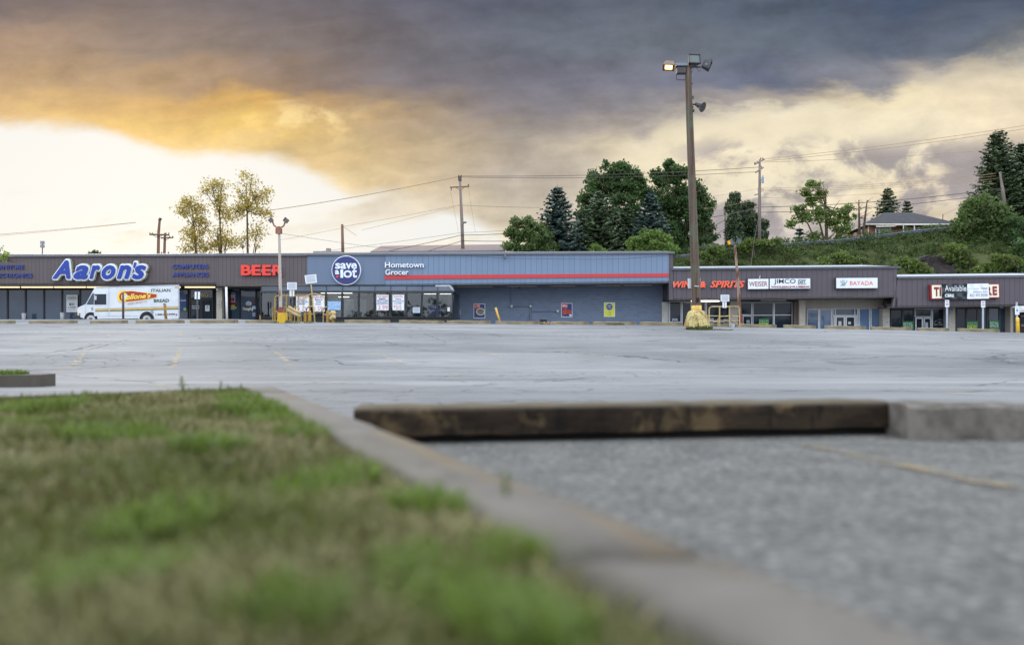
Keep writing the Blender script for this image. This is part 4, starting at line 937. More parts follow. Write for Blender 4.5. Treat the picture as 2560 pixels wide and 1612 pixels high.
# wine
ws = thing('shop_sign', 'orange slanted raised letters for wine and spirits, partly hidden by the tall pole', 'sign', F.hit(1770, 720))
OS = plain((188,184,184), .5)
text(F.rect(1682, 703.5, 1739, 719.5), "WINE", ORG, ws, .03, .16, .3, .03, sidemat=OS); text(F.rect(1748, 703.5, 1763.5, 719.5), "&", ORG, ws, .03, .16, .2, .05, sidemat=OS); text(F.rect(1775, 702.5, 1860.5, 719.5), "SPIRITS", ORG, ws, .03, .16, .3, .03, sidemat=OS)
def boxsign(label, u0, v0, u1, v1, items, face=SWHITE, frame=M_GUTD, thick=.28, dv=-.6):
    R = F.quad([(u0, v1), (u1, v1 + dv), (u1, v0 + dv), (u0, v0)]); root = thing('box_sign', label, 'sign', R.at(.5, 0), 'box signs on the grey brown wings')
    MB().slab(R.lift(.003), thick).build('cabinet', frame, root); S = R.sub(.012, .05, .988, .95).lift(thick); MB().slab(S, .012).build('face', face, root); S = S.lift(.013)
    for it in items:
        if it[0] == 't': text(S.sub(*it[2:6]), it[1], it[6], root, **(it[7] if len(it) > 7 else {}))
        elif it[0] == 'r': MB().slab(S.sub(*it[1:5]), .006).build('printed_bar', it[5], root)
        elif it[0] == 'p': MB().tube([S.at(a, b, .006) for a, b in it[1]], it[3], 5).build('emblem_stroke', it[2], root)
    return root
boxsign('square white box sign with dark red letters, left of a longer white sign', 1867, 697, 1919, 724.5, [('t', 'WEISER', .05, .25, .95, .75, DKRED, dict(bold=.008))])
boxsign('long white box sign with black and maroon wholesale plumbing lettering', 1920.5, 696, 2023.5, 723.5, [('t', 'JIMCO', .10, .36, .64, .96, BLK, dict(bold=.01)), ('t', 'DIST.', .70, .48, .90, .78, BLK, dict(bold=.03)), ('r', .69, .85, .90, .91, BLK), ('r', .69, .38, .90, .43, BLK), ('t', 'WHOLESALE\u2022PLUMBING', .03, .06, .98, .26, DKRED, dict(bold=.04))])
GRYB = plain((96,112,142), .5)
boxsign('white box sign with a grey bird emblem and thin red letters', 2086, 694.5, 2191, 722.5, [('t', 'BAYADA', .33, .28, .89, .68, RED, dict(bold=.0)), ('p', [(.10, .28), (.15, .33), (.21, .40), (.26, .72)], GRYB, .025), ('p', [(.16, .36), (.11, .62), (.10, .72)], GRYB, .018), ('p', [(.18, .40), (.145, .68), (.14, .82)], GRYB, .018), ('p', [(.20, .42), (.185, .7), (.18, .84)], GRYB, .018), ('p', [(.14, .28), (.18, .24), (.22, .3)], GRYB, .018)])
ant = F.hit(1898, 697) + F.n * .15
MB().tube([ant, ant + up(.16), ant + up(.2) + Vector((.04, 0, 0))], [.03, .02, .035], 6).solo('sign_lamp', M_WHITE, 'tiny white lamp standing on top of the square white box sign', 'lamp')
# tile store sign and banner
R = F.quad([(2322, 749), (2494, 745.5), (2493, 710), (2321, 712)]); tsg = thing('box_sign', 'cream box sign with red frame and dark red letters, half covered by a banner', 'sign', R.at(.5, 0), 'box signs on the grey brown wings')
MB().slab(R.lift(.003), .3).build('cabinet', plain((132,34,44), .5), tsg); S = R.sub(.02, .07, .985, .95).lift(.3); MB().slab(S, .012).build('face', CREAM, tsg); S = S.lift(.014)
for ch, a0, a1 in (("T", .03, .105), ("I", .112, .135), ("L", .16, .22), ("E", .24, .31), ("S", .40, .49), ("T", .51, .60), ("O", .62, .74), ("R", .80, .895), ("E", .905, .975)): text(S.sub(a0, .14, a1, .86), ch, DKRED, tsg, bold=.06, name='letter')
def cloth(root, name, pts, mat, seed, amp=.05):
    R = F.quad(pts).lift(.34); rr = np.random.default_rng(seed); mb = MB(); nx_, ny_ = 28, 14
    for j in range(ny_ + 1):
        for i in range(nx_ + 1):
            a, b = i / nx_, j / ny_
            w = (math.sin((a * 1.6 + b) * 9 + seed) * .5 + math.sin((a - b * .8) * 14 + seed * 2) * .35 + math.sin((a * .6 + b * 1.4) * 21) * .15) * amp
            mb.v.append(tuple(R.at(a, b, w + amp)))
    for j in range(ny_):
        for i in range(nx_):
            k = j * (nx_ + 1) + i; mb.f.append([k, k + 1, k + nx_ + 2, k + nx_ + 1]); mb.mi.append(0)
    mb.build(name, mat, root, True); return R.lift(amp * 2 + .005)
bn = thing('banner', 'black and white vinyl banner offering the shop, tied over the cream sign', 'banner', F.hit(2406, 748))
S = cloth(bn, 'black_panel', [(2349, 748.5), (2411, 748), (2411, 710.5), (2347.5, 710.8)], plain((26,36,44), .35, .1, 3), 3)
text(S.sub(.10, .52, .95, .90), 'Available', SWHITE, bn, bold=0.0); text(S.sub(.09, .12, .46, .33), 'CBRE', SWHITE, bn, bold=.04)
S = cloth(bn, 'white_panel', [(2411.3, 748), (2466, 747), (2464.5, 709.5), (2411.3, 710.5)], plain((208,212,218), .45, .04), 8, .02)
text(S.sub(.66, .63, .92, .76), 'Retail', INK, bn, bold=.0); text(S.sub(.28, .39, .92, .51), 'Benjamin Roth', INK, bn, bold=.0); text(S.sub(.12, .15, .92, .33), '412 471 9500', INK, bn, bold=-.005)
MB().slab(S.sub(.05, .66, .58, .67), .004).build('printed_bar', GRN, bn)

# window posters
def fp_(u0, v0, u1, v1, off): return F.rect(u0, v0, u1, v1, off)
wl = WO - .16
sign('window_poster', 'white window poster with a blue weekly price beside the front of the van', 'poster', fp_(166, 737, 194, 780, wl), SWHITE, [('t', 'WASHER &', .1, .82, .9, .89, INK), ('t', 'DRYER SETS', .08, .73, .92, .80, INK), ('t', 'starting at', .2, .64, .8, .69, INK, dict(bold=0)), ('t', '$21', .25, .36, .72, .53, NAVY, dict(bold=.04)), ('t', 'a week', .16, .23, .86, .34, NAVY, dict(bold=.03)), ('r', .1, .12, .9, .14, INK)], .01)
sign('window_banner', 'blue window banner with white letters between the van and the doors', 'banner', fp_(451, 735, 466, 778, wl), plain((42,66,122), .5), [('t', 'GOLDEN', -.3 + .35, .58, .95, .68, SWHITE), ('r', .55, .04, .98, .2, plain((130,170,70), .6))], .01)
sign('paper_notice', 'white paper taped inside the right rental store door', 'notice', fp_(513, 763, 524, 778, wl), SWHITE, [('r', .2, .3, .8, .34, INK), ('r', .2, .5, .8, .54, INK), ('d', .5, .75, .2, .1, INK)], .01)
sign('pillar_notice', 'small white notice on the beige pillar beside the rental store doors', 'notice', fp_(544, 751, 552.5, 767, 1.1), plain((170,166,160), .6), [('t', '5', .35, .6, .65, .92, BLK), ('r', .15, .4, .85, .46, INK), ('r', .15, .25, .85, .31, INK)], .02)
sign('neon_sign', 'can shaped white and navy beer sign hanging in the left beer shop window', 'neon sign', fp_(573, 732, 588, 754, wl), SWHITE, [('r', .08, .06, .92, .94, NAVY), ('r', .12, .42, .88, .78, SWHITE, .01), ('t', 'Lite', .2, .46, .8, .72, NAVY), ('d', .5, .24, .2, .13, RED, .012)], .03)
sign('neon_sign', 'thin red strip sign below the beer can sign', 'neon sign', fp_(570, 754.5, 591, 757, wl), RED, [('r', .1, .3, .9, .7, plain((230,120,110), .5))], .03)
sign('neon_sign', 'orange and green sombrero shaped sign low in the left beer shop window', 'neon sign', fp_(575, 762, 587, 775, wl), plain((214,150,50), .5), [('d', .5, .42, .95, .32, plain((214,150,50), .5)), ('d', .5, .36, .6, .26, plain((70,150,120), .5), .012), ('r', -.1, .0, 1.1, .12, plain((60,170,80), .5)), ('r', .1, .3, .9, .42, SWHITE, .016)], .03)
sign('window_decal', 'round white cap shaped decal in the right beer shop window', 'decal', fp_(617, 757, 627, 765, wl), plain((150,90,100), .5), [('d', .5, .75, .75, .75, plain((196,202,210), .5)), ('t', 'CRAFT', .0, .7, 1, 1.1, plain((120,120,170), .5)), ('t', 'BEER', .05, .0, .95, .45, DKRED)], .01)
o = thing('neon_sign', 'white script sign across the right beer shop window', 'neon sign', F.hit(620, 777, wl)); text(fp_(607, 768, 634, 777.5, wl), 'Yuengling', plain((226,220,200), .4), o, .02, .02, .3, .03)
sign('window_poster', 'small pale blue poster right of the white script sign', 'poster', fp_(630, 765, 639, 773, wl), plain((150,180,216), .5), [('r', .1, .4, .9, .6, SWHITE)], .01)
sign('window_poster', 'small grey notice low in the right beer shop window', 'poster', fp_(631, 781.5, 638.5, 791, wl), plain((136,156,178), .5), [('r', .15, .5, .85, .6, INK), ('r', .15, .25, .85, .3, INK)], .01)
sign('red_neon', 'faint red sign at the right edge of the beer shop window', 'neon sign', fp_(633, 751, 638, 760, wl), plain((120,50,60), .5), [('r', .2, .2, .8, .8, plain((60,50,60), .5))], .01)
sb = sign('sandwich_board', 'small red and cream sandwich board with a yellow figure beside the beer shop door', 'sign', F.rect(654, 789, 670, 799, 1.2), plain((196,62,52), .5), [('t', 'hoagies', .05, .45, .95, .9, SWHITE, dict(shear=.3)), ('r', .02, .0, .98, .12, SWHITE), ('d', -.18, .4, .14, .45, plain((196,150,60), .5)), ('d', -.18, .95, .1, .2, plain((214,180,120), .5))], .05)
vo = -1.22 + .0
def vp(u0, v0, u1, v1): return F.rect(u0, v0, u1, v1, VO - .13)
PB = plain((38,56,120), .5, .03); PR = plain((186,52,62), .5, .03)
GP = 'price posters in the grocery vestibule'
sign('price_poster', 'white price poster for ground beef behind the yellow hoop of the cart corral', 'poster', vp(741, 739.5, 772, 779), SWHITE, [('t', 'HOT DEALS', .12, .84, .9, .96, PR), ('t', 'FRESH', .2, .70, .8, .80, PB), ('t', 'GROUND', .05, .57, .92, .67, PB), ('t', 'BEEF', .22, .44, .72, .54, PB), ('t', '2.79', .1, .05, .85, .30, PR, dict(bold=.0))], .01, GP)
sign('price_poster', 'white price poster for bone-in pork chops behind the tilted sign post', 'poster', vp(782.5, 739, 811.5, 779), SWHITE, [('t', 'FRESH BUY', .04, .85, .96, .96, PR), ('t', 'Bone-In', .18, .70, .82, .82, PB), ('t', 'Pork', .3, .55, .72, .67, PB), ('t', 'Chops', .18, .40, .68, .52, PB), ('t', '1.59', .15, .05, .82, .32, PR, dict(bold=.0))], .01, GP)
sign('price_poster', 'white price poster for beef roasts, left of two clear of the corral', 'poster', vp(941.5, 737, 971.5, 775.5), SWHITE, [('t', 'HOT DEALS', .06, .83, .94, .95, PR), ('t', 'BEEF', .22, .70, .78, .79, PB), ('t', 'BOTTOM', .06, .59, .94, .68, PB), ('t', 'ROUND', .1, .48, .9, .57, PB), ('t', 'ROASTS', .06, .37, .94, .46, PB), ('t', '3.99', .14, .04, .92, .31, PR, dict(bold=.0))], .01, GP)
sign('price_poster', 'white price poster for two litre drinks, right of two clear of the corral', 'poster', vp(981.5, 737, 1010.5, 775.5), SWHITE, [('t', 'Special Buy', .1, .83, .9, .95, PR), ('t', 'PEPSI', .25, .68, .75, .76, PB), ('t', 'PRODUCTS', .04, .54, .96, .62, PB), ('t', '2 LITER', .16, .40, .8, .48, PB), ('t', '$', .12, .18, .24, .31, PR), ('t', '3/5', .28, .04, .76, .31, PR, dict(bold=.0))], .01, GP)
LG = plain((176,184,196), .6, .05)
def lines(n=5, m=INK): return [('r', .1, .88 - .8 * i / n - .04, .9, .88 - .8 * i / n, m) for i in range(n)]
sign('window_notice', 'grey lined notice low in the glass vestibule near its right end', 'notice', vp(1032, 768, 1050, 782), LG, lines(), .01)
sign('sale_poster', 'small sale poster with a white price leaning in the right end of the vestibule', 'poster', F.rect(1074, 761, 1102, 790, VO + .35), plain((150,140,170), .5), [('r', .04, .03, .96, .97, plain((110,100,150), .5)), ('t', '4$5', .1, .68, .6, .88, SWHITE), ('d', .55, .3, .3, .26, plain((200,180,140), .5)), ('d', .75, .18, .2, .16, plain((90,120,180), .5), .01)], .02)
sign('paper_notice', 'white paper on the last pane of the vestibule', 'notice', vp(1118.5, 768, 1125, 778), SWHITE, lines(3), .01)
sign('window_decal', 'pale blue printed sheet on the vestibule glass right of the cart corral', 'decal', vp(819, 753, 852, 775), plain((134,164,196), .5, .25, 6), [], .01)
bl = WO - .02
sign('wall_notice', 'pale grey notice on the blue wall right beside the vestibule', 'notice', fp_(1135.5, 772.5, 1151, 786.5, bl), LG, lines(), .02)
sign('food_poster', 'red and navy food poster with a bowl of pasta on the blue wall', 'poster', fp_(1184, 759, 1213, 795.5, bl), SWHITE, [('r', .05, .04, .95, .96, plain((52,60,112), .5)), ('r', .05, .62, .55, .96, plain((176,60,78), .5), .008), ('t', '1.99', .12, .74, .55, .9, SWHITE, dict(z=.012)), ('d', .6, .45, .37, .25, plain((210,208,204), .5), .012), ('d', .6, .45, .31, .20, plain((128,116,100), .6, .4, 14), .02), ('r', .12, .06, .5, .14, SWHITE), ('r', .66, .08, .88, .16, plain((200,120,120), .5))], .03)
sign('food_poster', 'navy and red food poster with two drumsticks and a white price on the blue wall', 'poster', fp_(1403, 757.5, 1431, 793, bl), SWHITE, [('r', .05, .04, .95, .96, plain((44,54,112), .5)), ('r', .05, .6, .55, .96, plain((186,50,60), .5), .008), ('t', '89\u00a2', .1, .7, .55, .88, SWHITE, dict(z=.012, bold=.05)), ('d', .3, .36, .2, .17, plain((176,70,44), .6, .2, 12), .012), ('d', .70, .36, .2, .17, plain((168,62,40), .6, .2, 12), .012), ('d', .42, .58, .07, .12, plain((176,70,44), .6), .012), ('r', .1, .06, .4, .16, plain((120,140,180), .5)), ('d', .82, .14, .1, .07, SWHITE, .012)], .03)
sign('yellow_poster', 'yellow poster with a round navy emblem on the blue wall', 'poster', fp_(1509.5, 756, 1537.5, 792, bl), SWHITE, [('r', .05, .04, .95, .96, YEL), ('d', .5, .69, .32, .25, SWHITE, .01), ('d', .5, .69, .29, .225, plain((44,58,120), .5), .014), ('t', 'save\na lot', .32, .58, .68, .80, SWHITE, dict(z=.018)), ('t', 'A fair,', .34, .32, .66, .38, INK), ('t', 'a full', .34, .22, .66, .28, INK), ('t', 'a lot.', .34, .10, .66, .17, NAVY)], .03)
wl2 = 2.9 - .18
GN = 'green letting signs in the empty shop windows'
def newsign(label, u0, v0, u1, v1): sign('letting_sign', label, 'sign', F.rect(u0, v0, u1, v1, wl2), GRN, [('t', 'bring on the', .06, .72, .94, .88, SWHITE, dict(bold=0)), ('t', 'NEW', .06, .22, .94, .64, YEL, dict(bold=.0)), ('r', .05, .1, .95, .14, plain((110,170,110), .5))], .01, GN)
def retail(label, u0, v0, u1, v1): sign('letting_sign', label, 'sign', F.rect(u0, v0, u1, v1, wl2), GRN, [('t', 'RETAIL', .08, .66, .92, .88, SWHITE, dict(bold=.0)), ('t', 'SPACE', .08, .4, .92, .62, SWHITE, dict(bold=.0)), ('r', .04, .1, .96, .2, plain((84,150,70), .5))], .01, GN)
newsign('green window sign with a yellow word, right of the rusty leaning pole', 1897, 797, 1922, 822)
newsign('green window sign with a yellow word, between the two parking signs', 2417, 803, 2444, 826)
retail('green window sign with white words, left of the arched window lettering', 2256.5, 803, 2283.5, 832)
retail('green window sign with white words, at the far right of the strip', 2473, 801, 2498, 829)
for (u0, v0, u1, v1, lab) in ((1680, 796, 1694, 806, 'small grey card low in the dark window left of the big pole'), (1713, 797, 1727, 815, 'pale board in the dark window just left of the big pole base'), (1772, 795, 1784, 810, 'grey card behind the left side of the right cart corral'), (1809, 797, 1821, 811, 'white framed card behind the middle of the right cart corral'), (1866, 800, 1874, 811, 'pale blue card on the aluminium door behind the rusty leaning pole')):
    sign('window_card', lab, 'card', F.rect(u0, v0, u1, v1, wl2), plain((150,158,166), .6, .15), [('r', .15, .2, .85, .8, plain((80,92,112), .6)), ('r', .2, .55, .8, .7, LG, .01)], .02)
sign('door_notice', 'white paper on the left of the white framed double doors', 'notice', F.rect(2096, 803, 2103.5, 813, wl2), SWHITE, lines(3), .01)
sign('door_notice', 'small white paper on the right of the white framed double doors', 'notice', F.rect(2120.5, 804, 2127, 810, wl2), SWHITE, lines(2), .01)
sign('pillar_notice', 'upper square notice on the beige pillar at the roof step', 'notice', F.rect(2215, 796, 2222, 801, 2.05), LG, [('r', .3, .3, .7, .7, INK)], .02)
sign('pillar_notice', 'lower square notice on the beige pillar at the roof step', 'notice', F.rect(2214.5, 802, 2222.5, 809, 2.05), LG, [('r', .2, .2, .5, .8, INK), ('r', .6, .5, .8, .8, INK)], .02)
sign('door_notice', 'curled white paper on the end wing double doors', 'notice', F.rect(2313, 806, 2320, 819, wl2), LG, lines(3), .01)
sign('pillar_notice', 'pale notice on the beige pillar behind the left parking sign', 'notice', F.rect(2376, 772, 2383, 785, 2.05), LG, [('d', .5, .3, .2, .15, plain((150,60,60), .6)), ('r', .2, .6, .8, .9, INK)], .02)
aw = thing('window_lettering', 'arched white lettering about needy children on the dark window', 'lettering', F.hit(2350, 815, wl2))
PS = plain((170,176,178), .5)
for i, ch in enumerate("YOUR PURCHASES"):
    if ch == ' ': continue
    th = math.radians(158 - i * 136 / 13); cu, cv = 2350 + 15.5 * math.cos(th), 812 - 13 * math.sin(th); t = th - math.pi / 2
    c = F.hit(cu, cv, wl2); ex = (F.hit(cu + 1, cv, wl2) - c) * .95; ca, sa = math.cos(t), math.sin(t); ux = ex * ca + up(ex.length) * sa; uy = up(ex.length * 1.5) * ca - ex * 1.5 * sa
    text(Rect(c - ux - uy, c + ux - uy, c + ux + uy, c - ux + uy), ch, PS, aw, bold=.0, name='letter')
text(F.rect(2345, 804, 2355, 807.5, wl2), 'HELP', PS, aw, bold=0); text(F.rect(2335, 809.5, 2365, 813, wl2), 'NEEDY CHILDREN', PS, aw, bold=0)
# carved sign under the canopy
cs0 = thing('hanging_sign', 'dark brown carved sign hanging under the canopy at the roof step', 'sign', F.hit(2222, 770, 1.2))
R = F.rect(2214, 753, 2232, 769.5, 1.0); MB().slab(R, -.08).build('board', plain((52,36,32), .7, .2), cs0); MB().tube([R.at(.1, .9), R.at(.5, 1.35), R.at(.9, .9)], .1, 6).build('arch', plain((44,30,28), .7), cs0)
MB().tube([F.hit(2212, 750, 1.0), F.hit(2212, 771, 1.0)], .06, 6).build('bracket', M_BLACK, cs0); MB().slab(R.sub(.15, .35, .85, .6), .02).build('carved_band', plain((112,96,86), .7, .4, 20), cs0)
# ------------------------------------------------------------------ the bread van, side on
C = P(321, 812, 54.0); axx = Vector((.902, .432, 0)); TP = Plane(C, (.432, -.902, 0)); away = Vector((-.432, .902, 0))
TW = plain((194,198,204), .35, .09, 1.1, .5); TRB = plain((30,30,32), .8, .2, 4); SEAM = plain((138,142,148), .5); TGOLD = plain((196,154,62), .45); TGRN = plain((38,92,66), .45); TGRY = plain((150,156,162), .45)
tr = thing('delivery_van', 'white step van with a yellow and green stripe parked side on before the dark windows', 'van', (C.x, C.y, gz(C.x, C.y)))
def tp(u, v, o=0): return TP.hit(u, v, o)
WV = 2.15
outl = [(194, 789), (193.5, 774), (195, 768.5), (214.5, 760), (236.5, 719.5), (241, 717.3), (445.5, 711.2), (448.5, 713), (449, 793), (446, 796.5), (402, 799)]
def arch(cu, cv, r): return [(cu + r * math.cos(math.radians(a)), cv - r * 1.0 * math.sin(math.radians(a))) for a in range(0, 181, 20)]
poly = outl[:-1] + [(402, 798)] + arch(367, 797, 18.5) + [(300, 797)] + arch(227, 797, 17) + [(206, 794), (194, 793)]
body = MB().prism([tp(*q) for q in reversed(poly)], away * WV).build('body', TW, tr)
for (a, b, c_, d_) in ((272, 719, 272.6, 792), (214, 761, 214.5, 789), (244, 789.5, 345, 790)): MB().slab(TP.rect(a, b, c_, d_).lift(.002), .01).build('seam', SEAM, tr)
MB().slab(TP.rect(235, 732, 269, 790).lift(.002), .012).build('door', TW, tr)
def tslab(pts, t, m, n, par=tr, lift=.014): return MB().slab(TP.quad(pts).lift(lift), t).build(n, m, par)
wdw = tslab([(236, 761), (265.5, 761), (265.5, 735), (237.5, 735.5)], .03, TRB, 'window'); MB().slab(TP.quad([(238, 759.5), (264, 759.5), (264, 736.5), (239, 737)]).lift(.03), .02).build('pane', M_GD2, wdw)
wsd = tslab([(216.5, 760.5), (234, 760.5), (234, 733), (231.5, 733.5)], .03, TRB, 'windscreen', lift=.005); MB().slab(TP.quad([(218.5, 759.5), (232.8, 759.5), (232.8, 735.5), (231.8, 735.8)]).lift(.02), .02).build('pane', M_GD, wsd)
f0, f1 = tp(215.2, 759.5), tp(236, 721.5); nrm = Vector((-.75, -.4, .5)); MB().prism([f0 + away * .12 - axx * .02, f1 + away * .12 - axx * .02, f1 + away * (WV - .12) - axx * .02, f0 + away * (WV - .12) - axx * .02], -axx * .03).build('windscreen', M_GD, tr)
for (a, b, va, vb_) in ((238, 271, 773.6, 772.4), (274, 447, 772.4, 767.3)):
    tslab([(a, va + 3.6), (b, vb_ + 3.6), (b, vb_), (a, va)], .01, TGOLD, 'stripe'); tslab([(a, va + 5.6), (b, vb_ + 5.6), (b, vb_ + 3.6), (a, va + 3.6)], .012, TGRN, 'stripe'); tslab([(a, va), (b, vb_), (b, vb_ - 2), (a, va - 2)], .01, TGRY, 'stripe')
TGT = plain((34,84,60), .5); TRD = plain((150,44,40), .45); TYL = plain((226,190,70), .45)
text(TP.quad([(378, 730), (426, 729), (426, 721.5), (378, 722.5)]), 'ITALIAN', TGT, tr, .016, bold=.02)
text(TP.quad([(384.5, 756), (422.5, 755), (422.5, 747), (384.5, 748)]), 'BREAD', TGT, tr, .016, bold=.03)
text(TP.quad([(389, 788.3), (437, 787), (437, 783), (389, 784)]), '1-800-334-8438', BLK, tr, .016, bold=.03)
text(TP.quad([(295, 780), (316, 779.6), (316, 777.6), (295, 778)]), 'NO GOT WARING', plain((90,96,104), .5), tr, .016, bold=0) if False else None
# its painted emblem: a big C round and the name on a red loaf
lg = MB().disc(tp(307, 741.3) + TP.n * .014, tp(321, 740.8) - tp(307, 741.3) , up(.43), TP.n * .008, 32).build('emblem_ring', TYL, tr)
MB().disc(tp(309.5, 741.3) + TP.n * .022, (tp(321, 740.8) - tp(309.5, 741.3)) , up(.32), TP.n * .006, 32).build('emblem_disc', TRD, tr)
MB().disc(tp(311, 741.0) + TP.n * .028, (tp(319, 740.8) - tp(311, 741.3)) , up(.22), TP.n * .006, 32).build('emblem_disc', TW, tr)
A = [tp(*q) + TP.n * .03 for q in ((314, 754), (312, 729), (330, 728), (391, 736), (391, 743), (352, 750))]; MB().prism(A[::-1], -TP.n * .012).build('emblem_panel', TRD, tr)
A = [tp(*q) + TP.n * .024 for q in ((312, 755.5), (310.5, 727.5), (330, 726.6), (392.5, 735), (392.5, 744), (352, 751.5))]; MB().prism(A[::-1], -TP.n * .008).build('emblem_outline', TYL, tr)
text(TP.quad([(303, 753), (316, 753), (316, 732), (303, 732)]), 'C', TYL, tr, .04, bold=.06)
text(TP.quad([(315, 750), (377, 744.5), (377, 732.5), (315, 734)]), "ellone's", TYL, tr, .042, shear=.3, bold=.04)
text(TP.quad([(319, 762), (368.5, 755.5), (368.5, 750.8), (319, 757)]), 'Italian Bread Co.', plain((176,100,108), .5), tr, .016, shear=.3, bold=0)
for cu in (227, 367):
    c = tp(cu, 797.5); w = MB(); w.tube([c + away * .02, c + away * .30], .44, 24); o = w.build('wheel', TRB, tr); c2 = c - away * .0
    MB().tube([c + away * .03, c - away * .012], [.26, .24], 20).build('rim', plain((170,172,174), .35, .2, 4, .5, .5), o)
    MB().tube([c + away * .0, c - away * .05], [.11, .09], 12).build('hub', plain((90,90,94), .4, .2, 4, .5, .6), o)
    c3 = c + away * (WV - .32); MB().tube([c3, c3 + away * .28], .44, 20).build('wheel', TRB, tr)
    MB().tube([c + away * .015, c + away * .012 - TP.n * .0 + away * .3], .50, 24).build('wheel_well', plain((14,14,15), .9), tr) if False else None
MB().obox(tp(199, 792.5, WV / 2) - axx * .12, axx * .22, away * WV * .5, up(.09)).build('bumper', plain((44,46,50), .5), tr)
MB().obox(tp(450, 797, WV / 2), axx * .07, away * WV * .5, up(.06)).build('bumper', plain((60,60,62), .5), tr)
MB().disc(tp(199, 780.5) + TP.n * .002, axx * .07, up(.1), TP.n * .02, 16).build('headlight', plain((226,190,140), .3), tr)
MB().disc(tp(199, 784.8) + TP.n * .002, axx * .04, up(.05), TP.n * .02, 12).build('marker_lamp', BLK, tr)
for u in (438, 441.5): MB().slab(TP.rect(u, 717, u + 2.2, 719.4).lift(.002), .02).build('marker_lamp', RED, tr)
MB().disc(tp(441, 786.5) + TP.n * .002, axx * .05, up(.05), TP.n * .02, 12).build('filler_cap', BLK, tr)
mm = MB(); mm.tube([tp(236, 735) + TP.n * .02, tp(238, 736) + TP.n * .22, tp(239.5, 740) + TP.n * .25, tp(239.5, 757) + TP.n * .25, tp(237, 760) + TP.n * .03], .02, 6)
mo = mm.build('mirror', BLK, tr); MB().obox(tp(239.5, 745) + TP.n * .28, axx * .05, TP.n * .03, up(.14)).build('mirror_glass', M_ALU, mo)
tslab([(241, 719), (446, 712.8), (446, 711.2), (241, 717.4)], .02, TGRY, 'roof_trim'); tslab([(446.5, 794), (448.6, 793.5), (448.2, 713.5), (446, 713.5)], .02, TGRY, 'corner_trim'); tslab([(245, 798.5), (345, 797.5), (345, 796), (245, 797)], .02, TRB, 'skirt_trim')
MB().slab(TP.rect(228, 768, 233, 776).lift(.002), .008).build('hatch', SEAM, tr)
MB().slab(TP.rect(376, 776, 384, 784).lift(.002), .008).build('hatch', SEAM, tr)
MB().slab(TP.quad([(398, 801), (446, 799), (447, 796.3), (410, 798)]).lift(-.05), .03).build('sill', TGRY, tr)

# ------------------------------------------------------------------ things standing between the lot and the shops
def post(name, label, cat, pts, r, mat, group=None, n=10): return MB().tube(pts, r, n).solo(name, mat, label, cat, group, smooth=True)
def vplane(u, d): return Plane(P(u, 800, d), (0, -1, 0))
CPL = vplane(0, 50)
def cp(u, v, d=50): return P(u, v, d)
post('thin_post', 'thin dark post standing in front of the white van', 'post', [cp(308, 806, 50.5), cp(308, 752, 50.5), cp(307.5, 730, 50.5)], [.07, .07, .06], plain((78,68,66), .6))
post('wooden_stake', 'leaning rusty yellow stake at the rear of the white van', 'stake', [cp(416, 806, 49), cp(411.5, 758.5, 49)], .085, rustmat((176,140,60), (112,84,56), .5, 3))
sp = thing('sign_post', 'thin grey post with two narrow white plates before the rental store doors', 'sign post', cp(493.5, 806, 52))
MB().tube([cp(493.8, 806, 52), cp(493.2, 730, 52)], .06, 8).build('post', plain((70,70,74), .5), sp)
for u0, u1, d_ in ((487, 491.5, 0), (494.8, 499.8, .3)): MB().slab(Rect(cp(u0, 747.5, 51.9), cp(u1, 747.8, 51.9), cp(u1 + .4, 729.6, 51.9), cp(u0 + .3, 729.2, 51.9)), .03).build('plate', SWHITE, sp)
post('white_post', 'plain white post in front of the beer shop windows', 'post', [cp(567.5, 806, 52), cp(565.5, 717.5, 52)], .075, plain((196,196,198), .5))
# two white pails by the windows
for u, v0, v1, lab in ((60, 783, 806, 'white pail standing before the dark windows at the far left'), (156, 781, 806, 'grey white pail standing below the weekly price poster')):
    a, b = F.hit(u, v0, 2.3), F.hit(u, v1, 2.3); MB().tube([b, a], [.13, .17], 14).solo('pail', plain((176,180,184), .5), lab, 'pail', smooth=True)

YEL2 = rustmat((160,132,60), (104,76,48), .42, 3.5, .5); YELP = rustmat((176,156,112), (120,90,62), .40, 3.0, .5); OCH = rustmat((156,124,54), (112,84,60), .40, 2.2, .6); TAN = plain((184,162,118), .5, .1, 2)
def pipe(mb, pts, r=.032, n=8): mb.tube(pts, r, n)
def bend(mb, d, pts, r): mb.tube([P(u, v, dd if False else d) for u, v in pts], r, 8)
def hoop(ul, ur, vt, vb_, rad=7):
    q = [(ul, vb_), (ul, vt + rad)]; q += [(ul + rad - rad * math.cos(math.radians(a)), vt + rad - rad * math.sin(math.radians(a))) for a in (22, 45, 68, 90)]
    q += [(ur - rad + rad * math.cos(math.radians(a)), vt + rad - rad * math.sin(math.radians(a))) for a in (90, 68, 45, 22)] + [(ur, vt + rad), (ur, vb_)]; return q
def corral_sign(par, R, mat=None):
    p = MB().slab(R, .02).build('sign_plate', SWHITE, par)
    MB().slab(R.sub(.08, .06, .92, .94).lift(.02), .003).build('printed_block', plain((188,192,200), .5, .03), p)
    for y in (.2, .3, .4, .5, .62, .72, .82): MB().slab(R.sub(.14, y, .86, y + .035).lift(.024), .003).build('printed_line', plain((150,156,170), .5), p)
DC = 46.0
c1 = thing('cart_corral', 'bent yellow pipe cart corral with an upright white sign, behind the left lamp pole', 'cart corral', (P(730, 803, DC).x, DC, gz(P(730, 803, DC).x, DC)), 'cart corrals')
mb = MB(); bend(mb, DC, hoop(687.5, 774, 739.3, 806), .036); mb.build('hoop', YEL2, c1)
for u in (716, 745): MB().tube([P(u, 740, DC), P(u, 806, DC)], .034, 8).build('upright', YEL2, c1)
